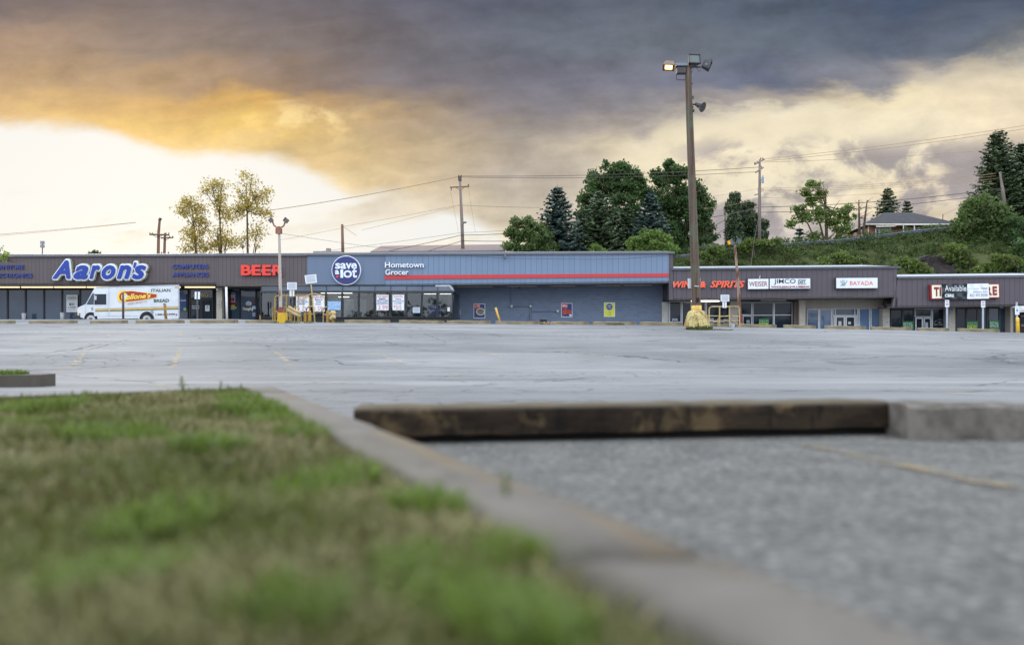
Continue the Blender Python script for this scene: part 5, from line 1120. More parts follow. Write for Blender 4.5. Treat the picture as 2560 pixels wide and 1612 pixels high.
for pts in ([(683, 778), (687.5, 776), (701, 784)], [(716, 766), (711, 768), (709, 782)], [(682, 806), (682, 769), (687, 765)]):
    mb = MB(); bend(mb, DC + .4, pts, .035); mb.build('rail', YEL2, c1)
MB().tube([P(730.5, 741, DC), P(730.5, 720, DC)], .035, 8).build('sign_post', YEL2, c1)
MB().slab(Rect(P(724, 741, DC - .05), P(736, 741, DC - .05), P(736, 724, DC - .05), P(724, 724, DC - .05)), .02).build('sign_plate', SWHITE, c1); MB().slab(Rect(P(729.3, 741, DC - .08), P(731.3, 741, DC - .08), P(731.3, 724, DC - .08), P(729.3, 724, DC - .08)), .01).build('yellow_bar', YEL2, c1)
corral_sign(c1, Rect(P(718, 724, DC - .1), P(742, 724, DC - .1), P(742, 706, DC - .1), P(718, 706, DC - .1)))
c2 = thing('cart_corral', 'battered tan pipe cart corral with a tilted white sign on a leaning post', 'cart corral', (P(800, 804, 45.2).x, 45.2, gz(P(800, 804, 45.2).x, 45.2)), 'cart corrals')
D2 = 45.2
mb = MB(); bend(mb, D2, [(787, 806), (784, 775), (780, 735), (777, 707)], .04); mb.build('leaning_post', YELP, c2)
for pts in ([(780, 733.5), (766, 740), (759, 747), (757.5, 757), (760, 768)], [(780, 733.5), (800, 737.5), (808, 741), (811, 749), (811, 760)], [(754, 808), (753, 798), (751, 790)], [(736.5, 806), (736.5, 767), (745, 766)], [(773, 766), (784, 766)], [(808, 806), (808, 769), (818, 766.5)], [(766, 785), (784, 786)], [(807, 786), (824, 787)]):
    mb = MB(); bend(mb, D2, pts, .030); mb.build('rail', YELP, c2)
mb = MB(); bend(mb, D2, [(766, 788), (767, 772), (771, 767), (776, 766)], .03); bend(mb, D2, [(757, 775), (768, 782), (790, 784), (803, 779), (812, 770), (820, 766)], .022); mb.build('chain', plain((90,80,66), .6), c2)
corral_sign(c2, Rect(P(764.5, 709.8, D2 - .1), P(792.5, 706.5, D2 - .1), P(790.5, 685.5, D2 - .1), P(761.5, 688.5, D2 - .1)))
# guard rails round the lamp base
gr = thing('guard_rail', 'short bent pale yellow guard rail on yellow timber posts beside the lamp base', 'guard rail', (P(740, 804, 44.6).x, 44.6, gz(P(740, 804, 44.6).x, 44.6)))
def wbeam(pts, h, mat, par):           # W section swept along pts (world)
    prof = [(0, -.5), (.06, -.38), (.06, -.22), (0, -.1), (0, .1), (.06, .22), (.06, .38), (0, .5)]; mb = MB(); m = len(prof)
    for i, p in enumerate(pts):
        d = (pts[min(i + 1, len(pts) - 1)] - pts[max(i - 1, 0)]).normalized(); s = Vector((d.y, -d.x, 0)).normalized()
        if s.y > 0: s = -s
        uv = d.cross(s); uv = uv if uv.z > 0 else -uv
        for a, b in prof: mb.v.append(tuple(p + s * a + uv * (b * h)))
    for i in range(len(pts) - 1):
        for j in range(m - 1): mb.f.append([i * m + j, i * m + j + 1, (i + 1) * m + j + 1, (i + 1) * m + j]); mb.mi.append(0)
    o = mb.build('rail', mat, par); o.modifiers.new('s', 'SOLIDIFY').thickness = .02; return o
wbeam([P(718.5, 771, 44.2), P(730, 777, 44.4), P(742, 783, 44.5), P(748, 786, 44.7), P(751.5, 787, 45.1), P(752.5, 787, 45.6)], .30, TAN, gr)
wbeam([P(826, 791, 44.5), P(831, 786, 44.3), P(836, 787, 44.5), P(839, 788, 45)], .42, TAN, gr)
for u, v0, v1, w in ((727, 765, 806, 4), (747, 794, 808, 3.5), (763, 781, 806, 4), (774, 776, 806, 4.5), (820, 776, 806, 4.5), (832, 792, 808, 3.8)):
    d = 44.9; r_ = w / FPX * d; MB().tube([P(u, v1, d), P(u, v0 + 4, d), P(u, v0 + 1, d), P(u, v0, d)], [r_, r_, r_ * .8, r_ * .4], 10).build('timber_post', OCH, gr)

# lamp poles
def flood(par, c, w, h, dep, yaw, pitch, roll, body, lens, hood=True):
    M = Matrix.Rotation(yaw, 3, 'Z') @ Matrix.Rotation(pitch, 3, 'X') @ Matrix.Rotation(roll, 3, 'Y')
    X, Y_, Z = M @ Vector((1, 0, 0)), M @ Vector((0, 1, 0)), M @ Vector((0, 0, 1)); c = Vector(c)
    mb = MB(); f = [c + X * a * w / 2 + Z * b * h / 2 - Y_ * dep / 2 for a, b in ((-1, -1), (1, -1), (1, 1), (-1, 1))]; k = [c + X * a * w * .32 + Z * b * h * .34 + Y_ * dep / 2 for a, b in ((-1, -1), (1, -1), (1, 1), (-1, 1))]
    mb.hexa(f, k); e = .07
    for a0, a1, b0, b1 in ((-1, -1 + 2 * e, -1, 1), (1 - 2 * e, 1, -1, 1), (-1, 1, -1, -1 + 2 * e), (-1, 1, 1 - 2 * e, 1)):
        mb.obox(c + X * (a0 + a1) / 4 * w + Z * (b0 + b1) / 4 * h - Y_ * (dep / 2 + .03), X * (a1 - a0) / 4 * w, Y_ * .035, Z * (b1 - b0) / 4 * h)
    o = mb.build('floodlight', body, par)
    f_ = .30 if lens is LIT else .43
    R = Rect(*[c + X * a * w * f_ + Z * b * h * f_ - Y_ * (dep / 2 + .003) for a, b in ((-1, -1), (1, -1), (1, 1), (-1, 1))]); MB().slab(R, .02).build('lens', lens, o)
    return o
LB = plain((52,50,52), .55, .15, 4); LBG = plain((104,110,120), .5, .1, 3); LENS = glass_dark((78,88,90), .2); LIT = glow((255,196,110), 7.0)
DL = 43.6; zb = gz(P(701, 800, DL).x, DL)
l1 = thing('lamp_post', 'rusty white lamp post with two small floodlights on curved arms before the beer letters', 'lamp post', (P(701, 800, DL).x, DL, zb))
MB().tube([P(702, 806, DL), P(701, 740, DL), P(698.5, 600, DL), P(697.5, 575, DL)], [.10, .095, .07, .06], 10).build('pole', rustmat((164,156,148), (110,72,56), .40, 2.5, .35), l1)
MB().tube([P(702, 783, DL), P(702, 768, DL)], .135, 10).build('rusty_sleeve', plain((122,60,52), .7, .2, 5), l1)
q = [P(692.5, 808, DL - .35), P(712.5, 808, DL - .35), P(711.5, 781.5, DL - .35), P(693.5, 781.5, DL - .35)]; MB().hexa(q, [p + Vector((0, .55, 0)) for p in q]).build('base', rustmat((190,154,44), (140,110,60), .38, 3, 1), l1)
MB().box(P(697.2, 578, DL), (.30, .26, .28)).build('junction_box', rustmat((150,110,90), (110,66,52), .5, 4), l1)
mb = MB(); bend(mb, DL, [(697, 569.5), (691, 568), (685, 563.5), (682.5, 557), (680, 552)], .045); bend(mb, DL, [(697, 569.5), (705, 568), (710, 563.5), (712, 557), (714, 552)], .045); mb.tube([P(697.3, 574, DL), P(697.3, 566, DL)], .06, 8); mb.build('arms', plain((130,86,66), .6, .2, 3), l1)
RB = plain((120,84,68), .6, .15, 4)
flood(l1, P(677.5, 551.5, DL), .24, .22, .14, 0.2, 0, math.radians(-40), RB, LENS); flood(l1, P(717, 551.5, DL), .27, .24, .14, -.2, 0, math.radians(38), RB, LENS)
# leaning rusty lamp post on the right
DR = 44.4; rr0 = P(1851, 806, DR)
l2 = thing('lamp_post', 'rusty leaning lamp post with an amber lit floodlight beside the right cart corral', 'lamp post', (rr0.x, DR, gz(rr0.x, DR)))
MB().tube([P(1852, 818, DR), P(1847, 740, DR), P(1843, 680, DR), P(1837, 612, DR)], [.095, .09, .08, .065], 10).build('pole', rustmat((142,122,110), (92,60,46), .50, 3, .3), l2)
MB().tube([P(1852.5, 806, DR), P(1851.5, 790, DR)], .13, 10).build('rusty_sleeve', plain((110,52,44), .7, .2, 5), l2)
mb = MB(); bend(mb, DR, [(1829, 606), (1833, 612), (1837, 614), (1841, 612), (1846, 606)], .04); mb.build('arms', LB, l2)
flood(l2, P(1827.5, 605.5, DR), .22, .3, .16, .35, .0, math.radians(-32), LBG, LENS)
flood(l2, P(1821.5, 606.5, DR - .18), .17, .22, .1, .1, .15, math.radians(-30), plain((150,120,50), .5), glow((255,184,40), 1.0)); flood(l2, P(1847.5, 602.5, DR), .22, .24, .14, -.35, 0, math.radians(22), LBG, LENS)
# the tall timber pole
DP = 38.6; pb = P(1741, 815, DP); zb = gz(pb.x, DP)
pl_ = thing('light_pole', 'tall leaning timber pole with floodlights on top and a yellow painted concrete foot', 'light pole', (pb.x, DP, zb))
M_POLE = woodmat((62,50,44), (104,88,76), (82,92,78), zs=.12, scale=2.2)
def pc(v): return UH + (1742 - UH) + (v - 790) * (22.5 / 620)
mb = MB(); vs_ = [790, 760, 700, 600, 500, 400, 300, 200, 165]; rad = [11.8, 11.6, 11.2, 10.6, 10.0, 9.3, 8.8, 7.8, 7.3]
mb.tube([P(pc(v), v, DP) for v in vs_], [r_ / FPX * DP for r_ in rad], 18).build('pole', M_POLE, pl_, True)
MB().tube([P(pc(785), 785, DP), P(pc(762), 762, DP)], [12.4 / FPX * DP] * 2, 18).build('yellow_band', rustmat((206,174,84), (186,150,96), .4, 2.5, .5), pl_, True)
# concrete foot, lumpy
mb = MB(); rr = random.Random(3); nn = 26; lev = [(820, 30.5), (812, 30), (800, 28), (790, 25.5), (782, 22), (778, 19), (776.5, 14)]
for v, r_ in lev:
    for j in range(nn):
        a = 2 * math.pi * j / nn; k = 1 + .06 * math.sin(3 * a + 1) + .035 * math.sin(7 * a + v) + rr.uniform(-.03, .03); R_ = r_ / FPX * DP * k
        c = P(1742 + (0 if v > 790 else -.5), v + rr.uniform(-1, 1), DP); mb.v.append((c.x + R_ * math.cos(a), c.y + R_ * math.sin(a), c.z))
for i in range(len(lev) - 1):
    for j in range(nn): mb.f.append([i * nn + j, i * nn + (j + 1) % nn, (i + 1) * nn + (j + 1) % nn, (i + 1) * nn + j]); mb.mi.append(0)
mb.f.append(list(range((len(lev) - 1) * nn, len(lev) * nn))); mb.mi.append(0)
mf, tf = newmat('flaking_yellow_concrete'); of = tf.n('ShaderNodeTexCoord').outputs['Object']; fx, fy, fz = tf.sep(of); a1 = tf.noise(of, 2.2, 6, .7); a2 = tf.noise(of, 14, 5, .75)
cf = tf.mix(tf.ss(a1, .38, .55), lin((132,104,74)), lin((190,174,116))); cf = tf.mix(tf.m('MULTIPLY', tf.ss(a2, .53, .60), .95), cf, lin((84,72,54))); cf = tf.mix(tf.m('MULTIPLY', tf.ss(a2, .40, .32), .6), cf, lin((222,212,170)))
finish(tf, cf, .9, .2, a2, .06, bstr=.8); mb.build('concrete_foot', mf, pl_)
MB().disc(P(1744.5, 750, DP - .225), Vector((.075, 0, 0)), up(.12), Vector((0, -.02, 0)), 18).build('knot_hole', plain((28,26,28), .9), pl_)
MB().slab(Rect(*[P(u, v, DP + .26) for u, v in ((1720, 721), (1750.5, 721), (1750.5, 696), (1719, 696))]), .02).build('sign_plate', SWHITE, pl_)
MB().tube([P(1736, 715, DP - .23), P(1741, 716, DP - .26), P(1747, 716, DP - .2)], .025, 6).build('bracket', M_ALU, pl_)
MB().tube([P(pc(762) , 761, DP), P(pc(762), 763.5, DP)], 12.7 / FPX * DP, 18).build('steel_band', plain((84,58,44), .6), pl_)
MB().tube([P(1688, 168.5, DP), P(1752, 168, DP)], .045, 8).build('crossarm', plain((70,52,48), .5), pl_)
MB().box(P(1704, 164.5, DP), (.55, .4, .13)).build('ballast_box', LBG, pl_); MB().box(P(1702, 178, DP), (.42, .34, .27)).build('ballast_box', LB, pl_)
mb = MB(); bend(mb, DP, [(1713, 200.5), (1692, 200), (1691, 198), (1691, 186), (1693, 184)], .02); mb.build('conduit', LB, pl_)
flood(pl_, P(1733, 153, DP), .6, .48, .34, .12, math.radians(-12), 0, LB, LENS)
flood(pl_, P(1672.5, 163, DP), .56, .34, .36, math.radians(-20), math.radians(52), math.radians(10), plain((96,74,54), .5), LIT)
o = flood(pl_, P(1765, 162, DP), .30, .5, .32, math.radians(70), math.radians(20), math.radians(18), LB, LENS)
MB().disc(P(1765.5, 161, DP - .24), Vector((.05, 0, 0)), up(.05), Vector((0, -.03, 0)), 12).build('pivot', LBG, pl_)
mb = MB(); bend(mb, DP, [(1727, 171), (1733, 173), (1732, 180), (1728, 182)], .012); bend(mb, DP, [(1741, 170), (1749, 180), (1753, 172)], .012); mb.build('cable', BLK, pl_)
mb = MB()
for u, v, w, h in ((1729, 209.5, 4, 3), (1731.5, 244, 5, 6), (1731.5, 268, 4, 4), (1732.5, 277, 6, 7)): mb.box(P(u, v, DP), (w / FPX * DP, .1, h / FPX * DP))
mb.tube([P(1728, 172, DP - .05), P(1730, 280, DP - .05)], .015, 6); mb.build('pole_bracket', LB, pl_)
sp_ = MB(); sp_.tube([P(1731, 261, DP), P(1740, 262, DP - .1)], .04, 8); sp_.tube([P(1738, 259, DP - .08), P(1743, 262, DP - .1), P(1749, 265, DP - .14), P(1756, 268, DP - .2), P(1757.5, 268.5, DP - .22)], [.08, .10, .13, .24, .25], 14); sp_.build('horn_speaker', LB, pl_)
# weeds at its foot
rw = np.random.default_rng(31); qv = []
for _ in range(420):
    a = rw.uniform(-2.6, .4); R_ = rw.uniform(.56, .74); x = pb.x + R_ * np.cos(a); y = DP + R_ * np.sin(a); z = gz(x, y) - .02; h = rw.uniform(.05, .2) * (1.3 - abs(a + 1.2) * .3); L = rw.uniform(-.08, .08, 2); w = .018
    qv.append([[x - w, y, z], [x + w, y, z], [x + L[0] + w * .5, y + L[1], z + h], [x + L[0] - w * .5, y + L[1], z + h]])
for _ in range(160):
    x = pb.x + rw.uniform(.5, 1.7); y = DP - rw.uniform(0, .35); z = gz(x, y) - .01; h = rw.uniform(.02, .06); w = .03
    qv.append([[x - w, y, z], [x + w, y, z], [x + w * .6, y + .02, z + h], [x - w * .6, y + .02, z + h]])
props(np_quads('pole_weeds', np.array(qv), leafmat((44,58,26), (84,92,44), name='weeds'), None, (pb.x, DP, zb)), 'scruffy weeds at the foot of the yellow concrete pole base', kind='stuff')
qv = []
for _ in range(300):
    u = rw.choice([1530, 1545, 1552, 690, 715, 735, 770, 850, 1365]) + rw.normal() * 6; d = D_STOP - .2 + rw.uniform(-.1, .1); x = (u - UH) / FPX * d; z = gz(x, d); h = rw.uniform(.03, .14); L = rw.uniform(-.06, .06); w = .014
    qv.append([[x - w, d, z], [x + w, d, z], [x + L + w * .5, d, z + h], [x + L - w * .5, d, z + h]])
props(np_quads('stop_weeds', np.array(qv), leafmat((64,74,40), (110,104,66), name='dry_weeds'), None, (0, D_STOP, 1)), 'low weeds growing along the wheel stops', kind='stuff')

# right cart corral
D3 = 43.0
c3 = thing('cart_corral', 'pale yellow pipe cart corral between the tall pole and the leaning lamp post', 'cart corral', (P(1811, 812, D3).x, D3, gz(P(1811, 812, D3).x, D3)), 'cart corrals')
mb = MB(); bend(mb, D3, hoop(1773, 1849, 766.5, 818, 8), .034); mb.build('hoop', YELP, c3)
for u in (1799, 1824): MB().tube([P(u, 767, D3), P(u, 816, D3)], .034, 8).build('upright', YELP, c3)
for pts in ([(1766, 789.5), (1799, 790), (1824, 791), (1849, 790.5)], [(1773, 803), (1799, 801), (1824, 802.5), (1849, 802)], [(1795, 816), (1795, 797), (1798, 793), (1804, 791), (1822, 789)], [(1768, 800), (1780, 803), (1800, 802)]):
    mb = MB(); bend(mb, D3 + .3, pts, .026); mb.build('rail', YELP, c3)
mb = MB(); bend(mb, D3 + .2, [(1825, 801), (1832, 806), (1840, 806), (1847, 802)], .02); mb.build('chain', plain((80,74,66), .6), c3)
corral_sign(c3, Rect(P(1801.5, 753.5, D3 - .1), P(1823, 753.5, D3 - .1), P(1823, 737, D3 - .1), P(1801.5, 737, D3 - .1)))
MB().slab(Rect(P(1806, 769.5, D3 - .06), P(1816.5, 769.5, D3 - .06), P(1816.5, 753.5, D3 - .06), P(1806, 753.5, D3 - .06)), .02).build('sign_plate', SWHITE, c3)
MB().slab(Rect(P(1810.7, 768, D3 - .09), P(1812.3, 768, D3 - .09), P(1812.3, 754, D3 - .09), P(1810.7, 754, D3 - .09)), .01).build('yellow_bar', YELP, c3)
MB().tube([P(1832, 818, D3 + .4), P(1831, 808, D3 + .4)], [.10, .14], 12).solo('pail', plain((176,182,190), .5), 'pale pail standing inside the right end of the right cart corral', 'pail')
# leaning stake and black crate
post('wooden_stake', 'leaning yellow stake in front of the painted block wall', 'stake', [cp(1252, 812, 45), cp(1239, 769, 45)], .06, plain((184,146,60), .6, .15, 4))
x = P(1358, 808, 44.4).x; z = gz(x, 44.4); cr = MB(); q = [Vector((x - .24, 44.2, z)), Vector((x + .22, 44.2, z)), Vector((x + .20, 44.2, z + .26)), Vector((x - .20, 44.2, z + .27))]; cr.hexa(q, [p + Vector((.02, .4, .02)) for p in q]); cr.slab(Rect(q[3], q[2], q[2] + Vector((0, .4, .05)), q[3] + Vector((0, .4, .05))), .02)
cr.solo('crate', plain((30,30,32), .7, .3, 5), 'black crate between two wheel stops below the conduit on the block wall', 'crate')
lx = P(1368, 812, 43.3); qv = []
for _ in range(70):
    x = lx.x + rw.normal() * .22; y = 43.2 + rw.uniform(-.15, .1); z = gz(x, y) + rw.uniform(.0, .14); a = rw.uniform(0, 6.3); s = rw.uniform(.02, .05); c_, s_ = np.cos(a) * s, np.sin(a) * s
    qv.append([[x - c_, y - s_, z], [x + c_, y - s_ * .3, z + s * .3], [x + c_, y + s_, z + s], [x - c_, y + s_, z + s * .6]])
props(np_quads('dead_leaves', np.array(qv), leafmat((140,110,84), (188,160,126), name='dead_leaves'), None, tuple(lx)), 'tan dead leaves heaped beside the black crate', kind='stuff')
# parking signs
for u, v0, v1, lab in ((2367.5, 750, 767.5, 'white parking sign on a grey post before the beige pillar, left of two alike'), (2457.5, 752, 768.5, 'white parking sign on a grey post before the right dark windows, right of two alike')):
    d = 47; r_ = thing('parking_sign', lab, 'parking sign', (P(u, 830, d).x, d, gz(P(u, 830, d).x, d)), 'white parking signs on grey posts')
    MB().tube([P(u - .2, 838, d), P(u, v0 + 3, d)], .055, 8).build('post', plain((150,160,172), .45, .1, 3), r_)
    R = Rect(P(u - 5.2, v1, d - .08), P(u + 5.2, v1, d - .08), P(u + 5, v0, d - .08), P(u - 5, v0, d - .08)); p = MB().slab(R, .02).build('plate', SWHITE, r_)
    for y0, y1, a in ((.78, .88, .16), (.62, .72, .24), (.40, .5, .16), (.25, .35, .2)): MB().slab(R.sub(a, y0, 1 - a, y1).lift(.02), .003).build('printed_line', plain((150,120,132), .5), p)
d = 50; r_ = thing('accessible_sign', 'white accessible parking sign with a blue square, above the yellow bollard', 'parking sign', (P(2543, 832, d).x, d, gz(P(2543, 832, d).x, d)))
MB().tube([P(2544, 838, d), P(2541.5, 755, d)], .055, 8).build('post', plain((150,160,172), .45, .1, 3), r_)
R = Rect(P(2537.5, 786.5, d - .08), P(2548, 786.5, d - .08), P(2547.5, 765, d - .08), P(2537, 765, d - .08)); p = MB().slab(R, .02).build('plate', SWHITE, r_)
B_ = R.sub(.3, .38, .72, .64).lift(.02); MB().slab(B_, .004).build('blue_square', SBLUE, p)
S_ = B_.lift(.005); MB().tube([S_.at(.4, .85), S_.at(.42, .5), S_.at(.7, .48), S_.at(.8, .15)], .012, 5).build('wheelchair_symbol', SWHITE, p); MB().slab(R.sub(.15, .8, .8, .84).lift(.02), .003).build('printed_line', INK, p); MB().slab(R.sub(.05, .22, .95, .24).lift(.02), .003).build('printed_line', INK, p)
bo = thing('bollard', 'yellow sleeved bollard at the right corner of the end wing', 'bollard', (P(2544, 832, 49.6).x, 49.6, gz(P(2544, 832, 49.6).x, 49.6)))
d = 49.6; MB().tube([P(2545.5, 840, d), P(2543.7, 796, d), P(2543.5, 793.5, d)], [.095, .095, .06], 14).build('sleeve', plain((214,170,40), .4, .06), bo, True); MB().tube([P(2544, 806.3, d), P(2544, 805.3, d)], .1, 14).build('band', BLK, bo); MB().tube([P(2543.7, 797, d), P(2543.6, 795.5, d)], .1, 14).build('band', plain((220,205,130), .4), bo)
# ------------------------------------------------------------------ hillside behind the strip
HX = [-200, -60, -30, -12, 4, 12, 16.6, 21, 25.5, 33.6, 38, 42, 46, 52, 70, 200]
HZ = [.5, .5, 1.5, 5.5, 7.6, 8.4, 8.8, 9.7, 9.95, 10.4, 10.9, 11.35, 11.7, 12.4, 14, 16]
def hill(X, Y):
    X = np.asarray(X, float); Y = np.asarray(Y, float)
    zc = np.interp(X, HX, HZ); yb = 73 - 0.10 * np.clip(X, 0, 60); t = np.clip((Y - yb) / (84 - yb + 1e-6), 0, 1)
    t = t * t * (3 - 2 * t) * .35 + t * .65
    z = .2 + (zc - .2) * t + np.clip(Y - 84, 0, 60) * .085
    z += .22 * np.sin(X * .9 + Y * .7) * np.sin(Y * .8) * np.clip((Y - yb) / 3, 0, 1) * (Y < 84)
    return z
def hz(x, y): return float(hill(x, y))
hx = np.concatenate([[-200, -120], np.arange(-70, 110, 1.2), [130, 170, 220]]); hy = np.concatenate([np.arange(64, 90, .8), [92, 96, 100, 110, 130, 170, 260]])
GX, GY = np.meshgrid(hx, hy); Z = hill(GX, GY); n = len(hx)
F_ = [(j * n + i, j * n + i + 1, (j + 1) * n + i + 1, (j + 1) * n + i) for j in range(len(hy) - 1) for i in range(n - 1)]
mh, th = newmat('hillside_soil'); oh = th.n('ShaderNodeTexCoord').outputs['Object']; h1 = th.noise(oh, .5, 6, .65); h2 = th.noise(oh, 4, 5, .7)
ch = th.mix(th.ss(h1, .35, .6), lin((50,64,32)), lin((74,76,50))); ch = th.mix(th.m('MULTIPLY', th.ss(h2, .5, .7), .6), ch, lin((58,74,34))); finish(th, ch, .95, .1, h2, .1)
me = bpy.data.meshes.new('hill'); me.from_pydata(np.stack([GX, GY, Z], -1).reshape(-1, 3).tolist(), [], F_); me.update()
props(link_mesh('hillside', me, mh, None, None, True), kind='structure', label='steep green bank behind the shops')

def cards(c, size, r, flat=0.0, droop=None, asp=.6):
    """leaf sized quads at points c (n,3) with random facing"""
    n = len(c); a = r.normal(size=(n, 3)); a[:, 2] *= (1 - flat); a /= np.linalg.norm(a, axis=1, keepdims=True) + 1e-9
    b = r.normal(size=(n, 3)); b -= a * (a * b).sum(1, keepdims=True); b /= np.linalg.norm(b, axis=1, keepdims=True) + 1e-9
    s = (size * r.uniform(.6, 1.4, n))[:, None]; a = a * s; b = b * s * asp
    return np.stack([c - a, c + b, c + a, c - b], 1)
def clumps(centers, rad, per, size, r, **k):
    n = len(centers); d = r.normal(size=(n, per, 3)); d /= np.linalg.norm(d, axis=2, keepdims=True) + 1e-9
    d *= (r.random((n, per, 1)) ** .45) * rad[:, None, None]; d[:, :, 2] *= .75
    return cards((centers[:, None, :] + d).reshape(-1, 3), size, r, **k)
def lobe_points(lobes, d, n, r, dep=.75, shell=.45, nsub=14):
    """points in the boughs of a crown: each lobe is broken into smaller uneven boughs with gaps between"""
    k = d / FPX; S = []
    for l in lobes:
        m = max(3, int(nsub * r.uniform(.8, 1.2)))
        v = r.normal(size=(m, 3)); v /= np.linalg.norm(v, axis=1, keepdims=True); v *= r.uniform(.35, .95, (m, 1))
        rad = r.uniform(.26, .46, m)
        for q, e in zip(v, rad): S.append((l[0] + q[0] * l[2], l[1] - q[2] * l[3], q[1] * min(l[2], 140) * dep, e * l[2], e * l[3] * .9))
    S = np.array(S); A = S[:, 3] * S[:, 4]; pick = r.choice(len(S), n, p=A / A.sum())
    v = r.normal(size=(n, 3)); v /= np.linalg.norm(v, axis=1, keepdims=True); v *= (r.random((n, 1)) ** shell); L = S[pick]
    X = (L[:, 0] - UH) * k + v[:, 0] * L[:, 3] * k; Z = (VH - L[:, 1]) * k + v[:, 2] * L[:, 4] * k; Y = d + L[:, 2] * k + v[:, 1] * L[:, 3] * k
    return np.stack([X, Y, Z], 1)
M_BARK = woodmat((58,48,40), (92,80,68), (70,66,54), zs=.3, scale=3, name='bark')
LEAF_D = leafmat((34,54,30), (80,102,56), name='maple_leaves', nscale=.35); LEAF_Y = leafmat((56,80,32), (110,130,62), name='light_leaves', nscale=.4); LEAF_S = leafmat((32,46,42), (68,86,78), name='spruce_needles', trans=.1); LEAF_C = leafmat((40,54,38), (84,98,66), name='cedar_scales', trans=.1)
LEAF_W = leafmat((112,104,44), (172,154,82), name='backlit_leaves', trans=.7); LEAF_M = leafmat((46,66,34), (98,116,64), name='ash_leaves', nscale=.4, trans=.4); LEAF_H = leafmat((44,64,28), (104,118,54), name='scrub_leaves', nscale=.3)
def tree(name, label, u, vbase, d, lobes, n, size, per, leaf, seed, limbs=True, tr=.22, group=None, crad=.55, shell=.45, extra=(), lean=0):
    r = np.random.default_rng(seed); b = P(u, vbase, d); b.z = min(b.z, hz(b.x, d) if d > 66 else gz(b.x, d)) if True else b.z
    root = thing(name, label, 'tree', b, group); k = d / FPX
    c = lobe_points(lobes, d, n, r, shell=shell)
    q = clumps(c, r.uniform(.5, 1.25, n) * crad, per, size, r)
    np_quads('crown', q, leaf, root)
    top = min(l[1] for l in lobes); mid = P(u + lean, (top + vbase) / 2, d); mb = MB()
    tp_ = P(u + lean * 1.5, top + 10, d); mb.tube([b, b.lerp(mid, .5), mid, mid.lerp(tp_, .55), tp_], [tr, tr * .85, tr * .6, tr * .3, .03], 8)
    if limbs:
        for i, l in enumerate(sorted(lobes, key=lambda l: -l[1])):
            e = P(l[0], l[1], d) + Vector((0, r.uniform(-1, 1), 0)); s = b.lerp(mid, min(1, .35 + .55 * i / len(lobes))) if l[1] > (top + vbase) / 2 else mid.lerp(tp_, .1 + .4 * r.random())
            m = s.lerp(e, .5) - up((e - s).length * .06); mb.tube([s, m, e], [tr * .42, tr * .28, .03], 6)
            for _ in range(5):
                e2 = e + Vector((r.uniform(-1, 1) * l[2] * k * .8, r.uniform(-1, 1), r.uniform(-.2, .9) * l[3] * k)); m2 = m.lerp(e, .6); mb.tube([m2, m2.lerp(e2, .55) - up(.1), e2], [tr * .2, tr * .12, .015], 5)
    for pts, r0 in extra: mb.tube([P(a_, b_, d) for a_, b_ in pts], [r0 * (1 - .8 * i / (len(pts) - 1)) for i in range(len(pts))], 6)
    mb.build('trunk', M_BARK, root); return root
def conifer(name, label, u, vtop, vbase, hw, d, seed, leaf=LEAF_S, group=None, lean=0, dens=1.0, pw=.85, size=1.0, kind='tree'):
    r = np.random.default_rng(seed); k = d / FPX; top = P(u + lean, vtop, d); b = P(u, vbase, d); H = top.z - b.z; Wd = hw * k * 1.22
    g = hz(b.x, d) if d > 66 else b.z; root = thing(name, label, kind, (b.x, d, min(b.z, g)), group); Q = []
    lv = np.arange(0.01, 1.0, .42 / H / dens)
    for t in lv:
        L = Wd * (1 - t) ** pw * (1 if t > .08 else .75) + .12; nb = int(np.clip(11 * dens + L * 2.2, 8, 20)); a0 = r.uniform(0, 6.28)
        for j in range(nb):
            a = a0 + 2 * np.pi * j / nb + r.normal() * .18; l = L * r.uniform(.72, 1.12); ns = max(3, int(l / .20))
            f = (np.arange(ns) + .5) / ns; dirv = np.array([np.cos(a), np.sin(a)]); dr = .30 - .55 * t
            z = b.z + H * t - l * dr * f + l * .14 * f ** 3 + r.normal(size=ns) * .04
            c = np.stack([b.x + (top.x - b.x) * t + dirv[0] * f * l, d + dirv[1] * f * l, z], 1)
            sz = (.17 + .10 * (1 - f)) * (.8 + .5 * r.random(ns)) * size; perp = np.array([-dirv[1], dirv[0], 0])
            ax = np.stack([np.full(ns, dirv[0]), np.full(ns, dirv[1]), np.full(ns, -.35)], 1) + r.normal(size=(ns, 3)) * .25
            for sgn in (-1, 1):
                side = perp * sgn + np.array([0, 0, -.45]) + r.normal(size=(ns, 3)) * .3
                p0 = c; e = c + ax * sz[:, None] * .9; w = c + side * sz[:, None] * 1.1
                Q.append(np.stack([p0, e, e + (w - c) * .6, w], 1))
    Q = np.concatenate(Q); np_quads('crown', Q, leaf, root)
    MB().tube([Vector((b.x, d, min(b.z, g) - .1)), b, b.lerp(top, .6), top + up(.25)], [Wd * .07 + .06, Wd * .065 + .05, .06, .012], 8).build('trunk', M_BARK, root); return root

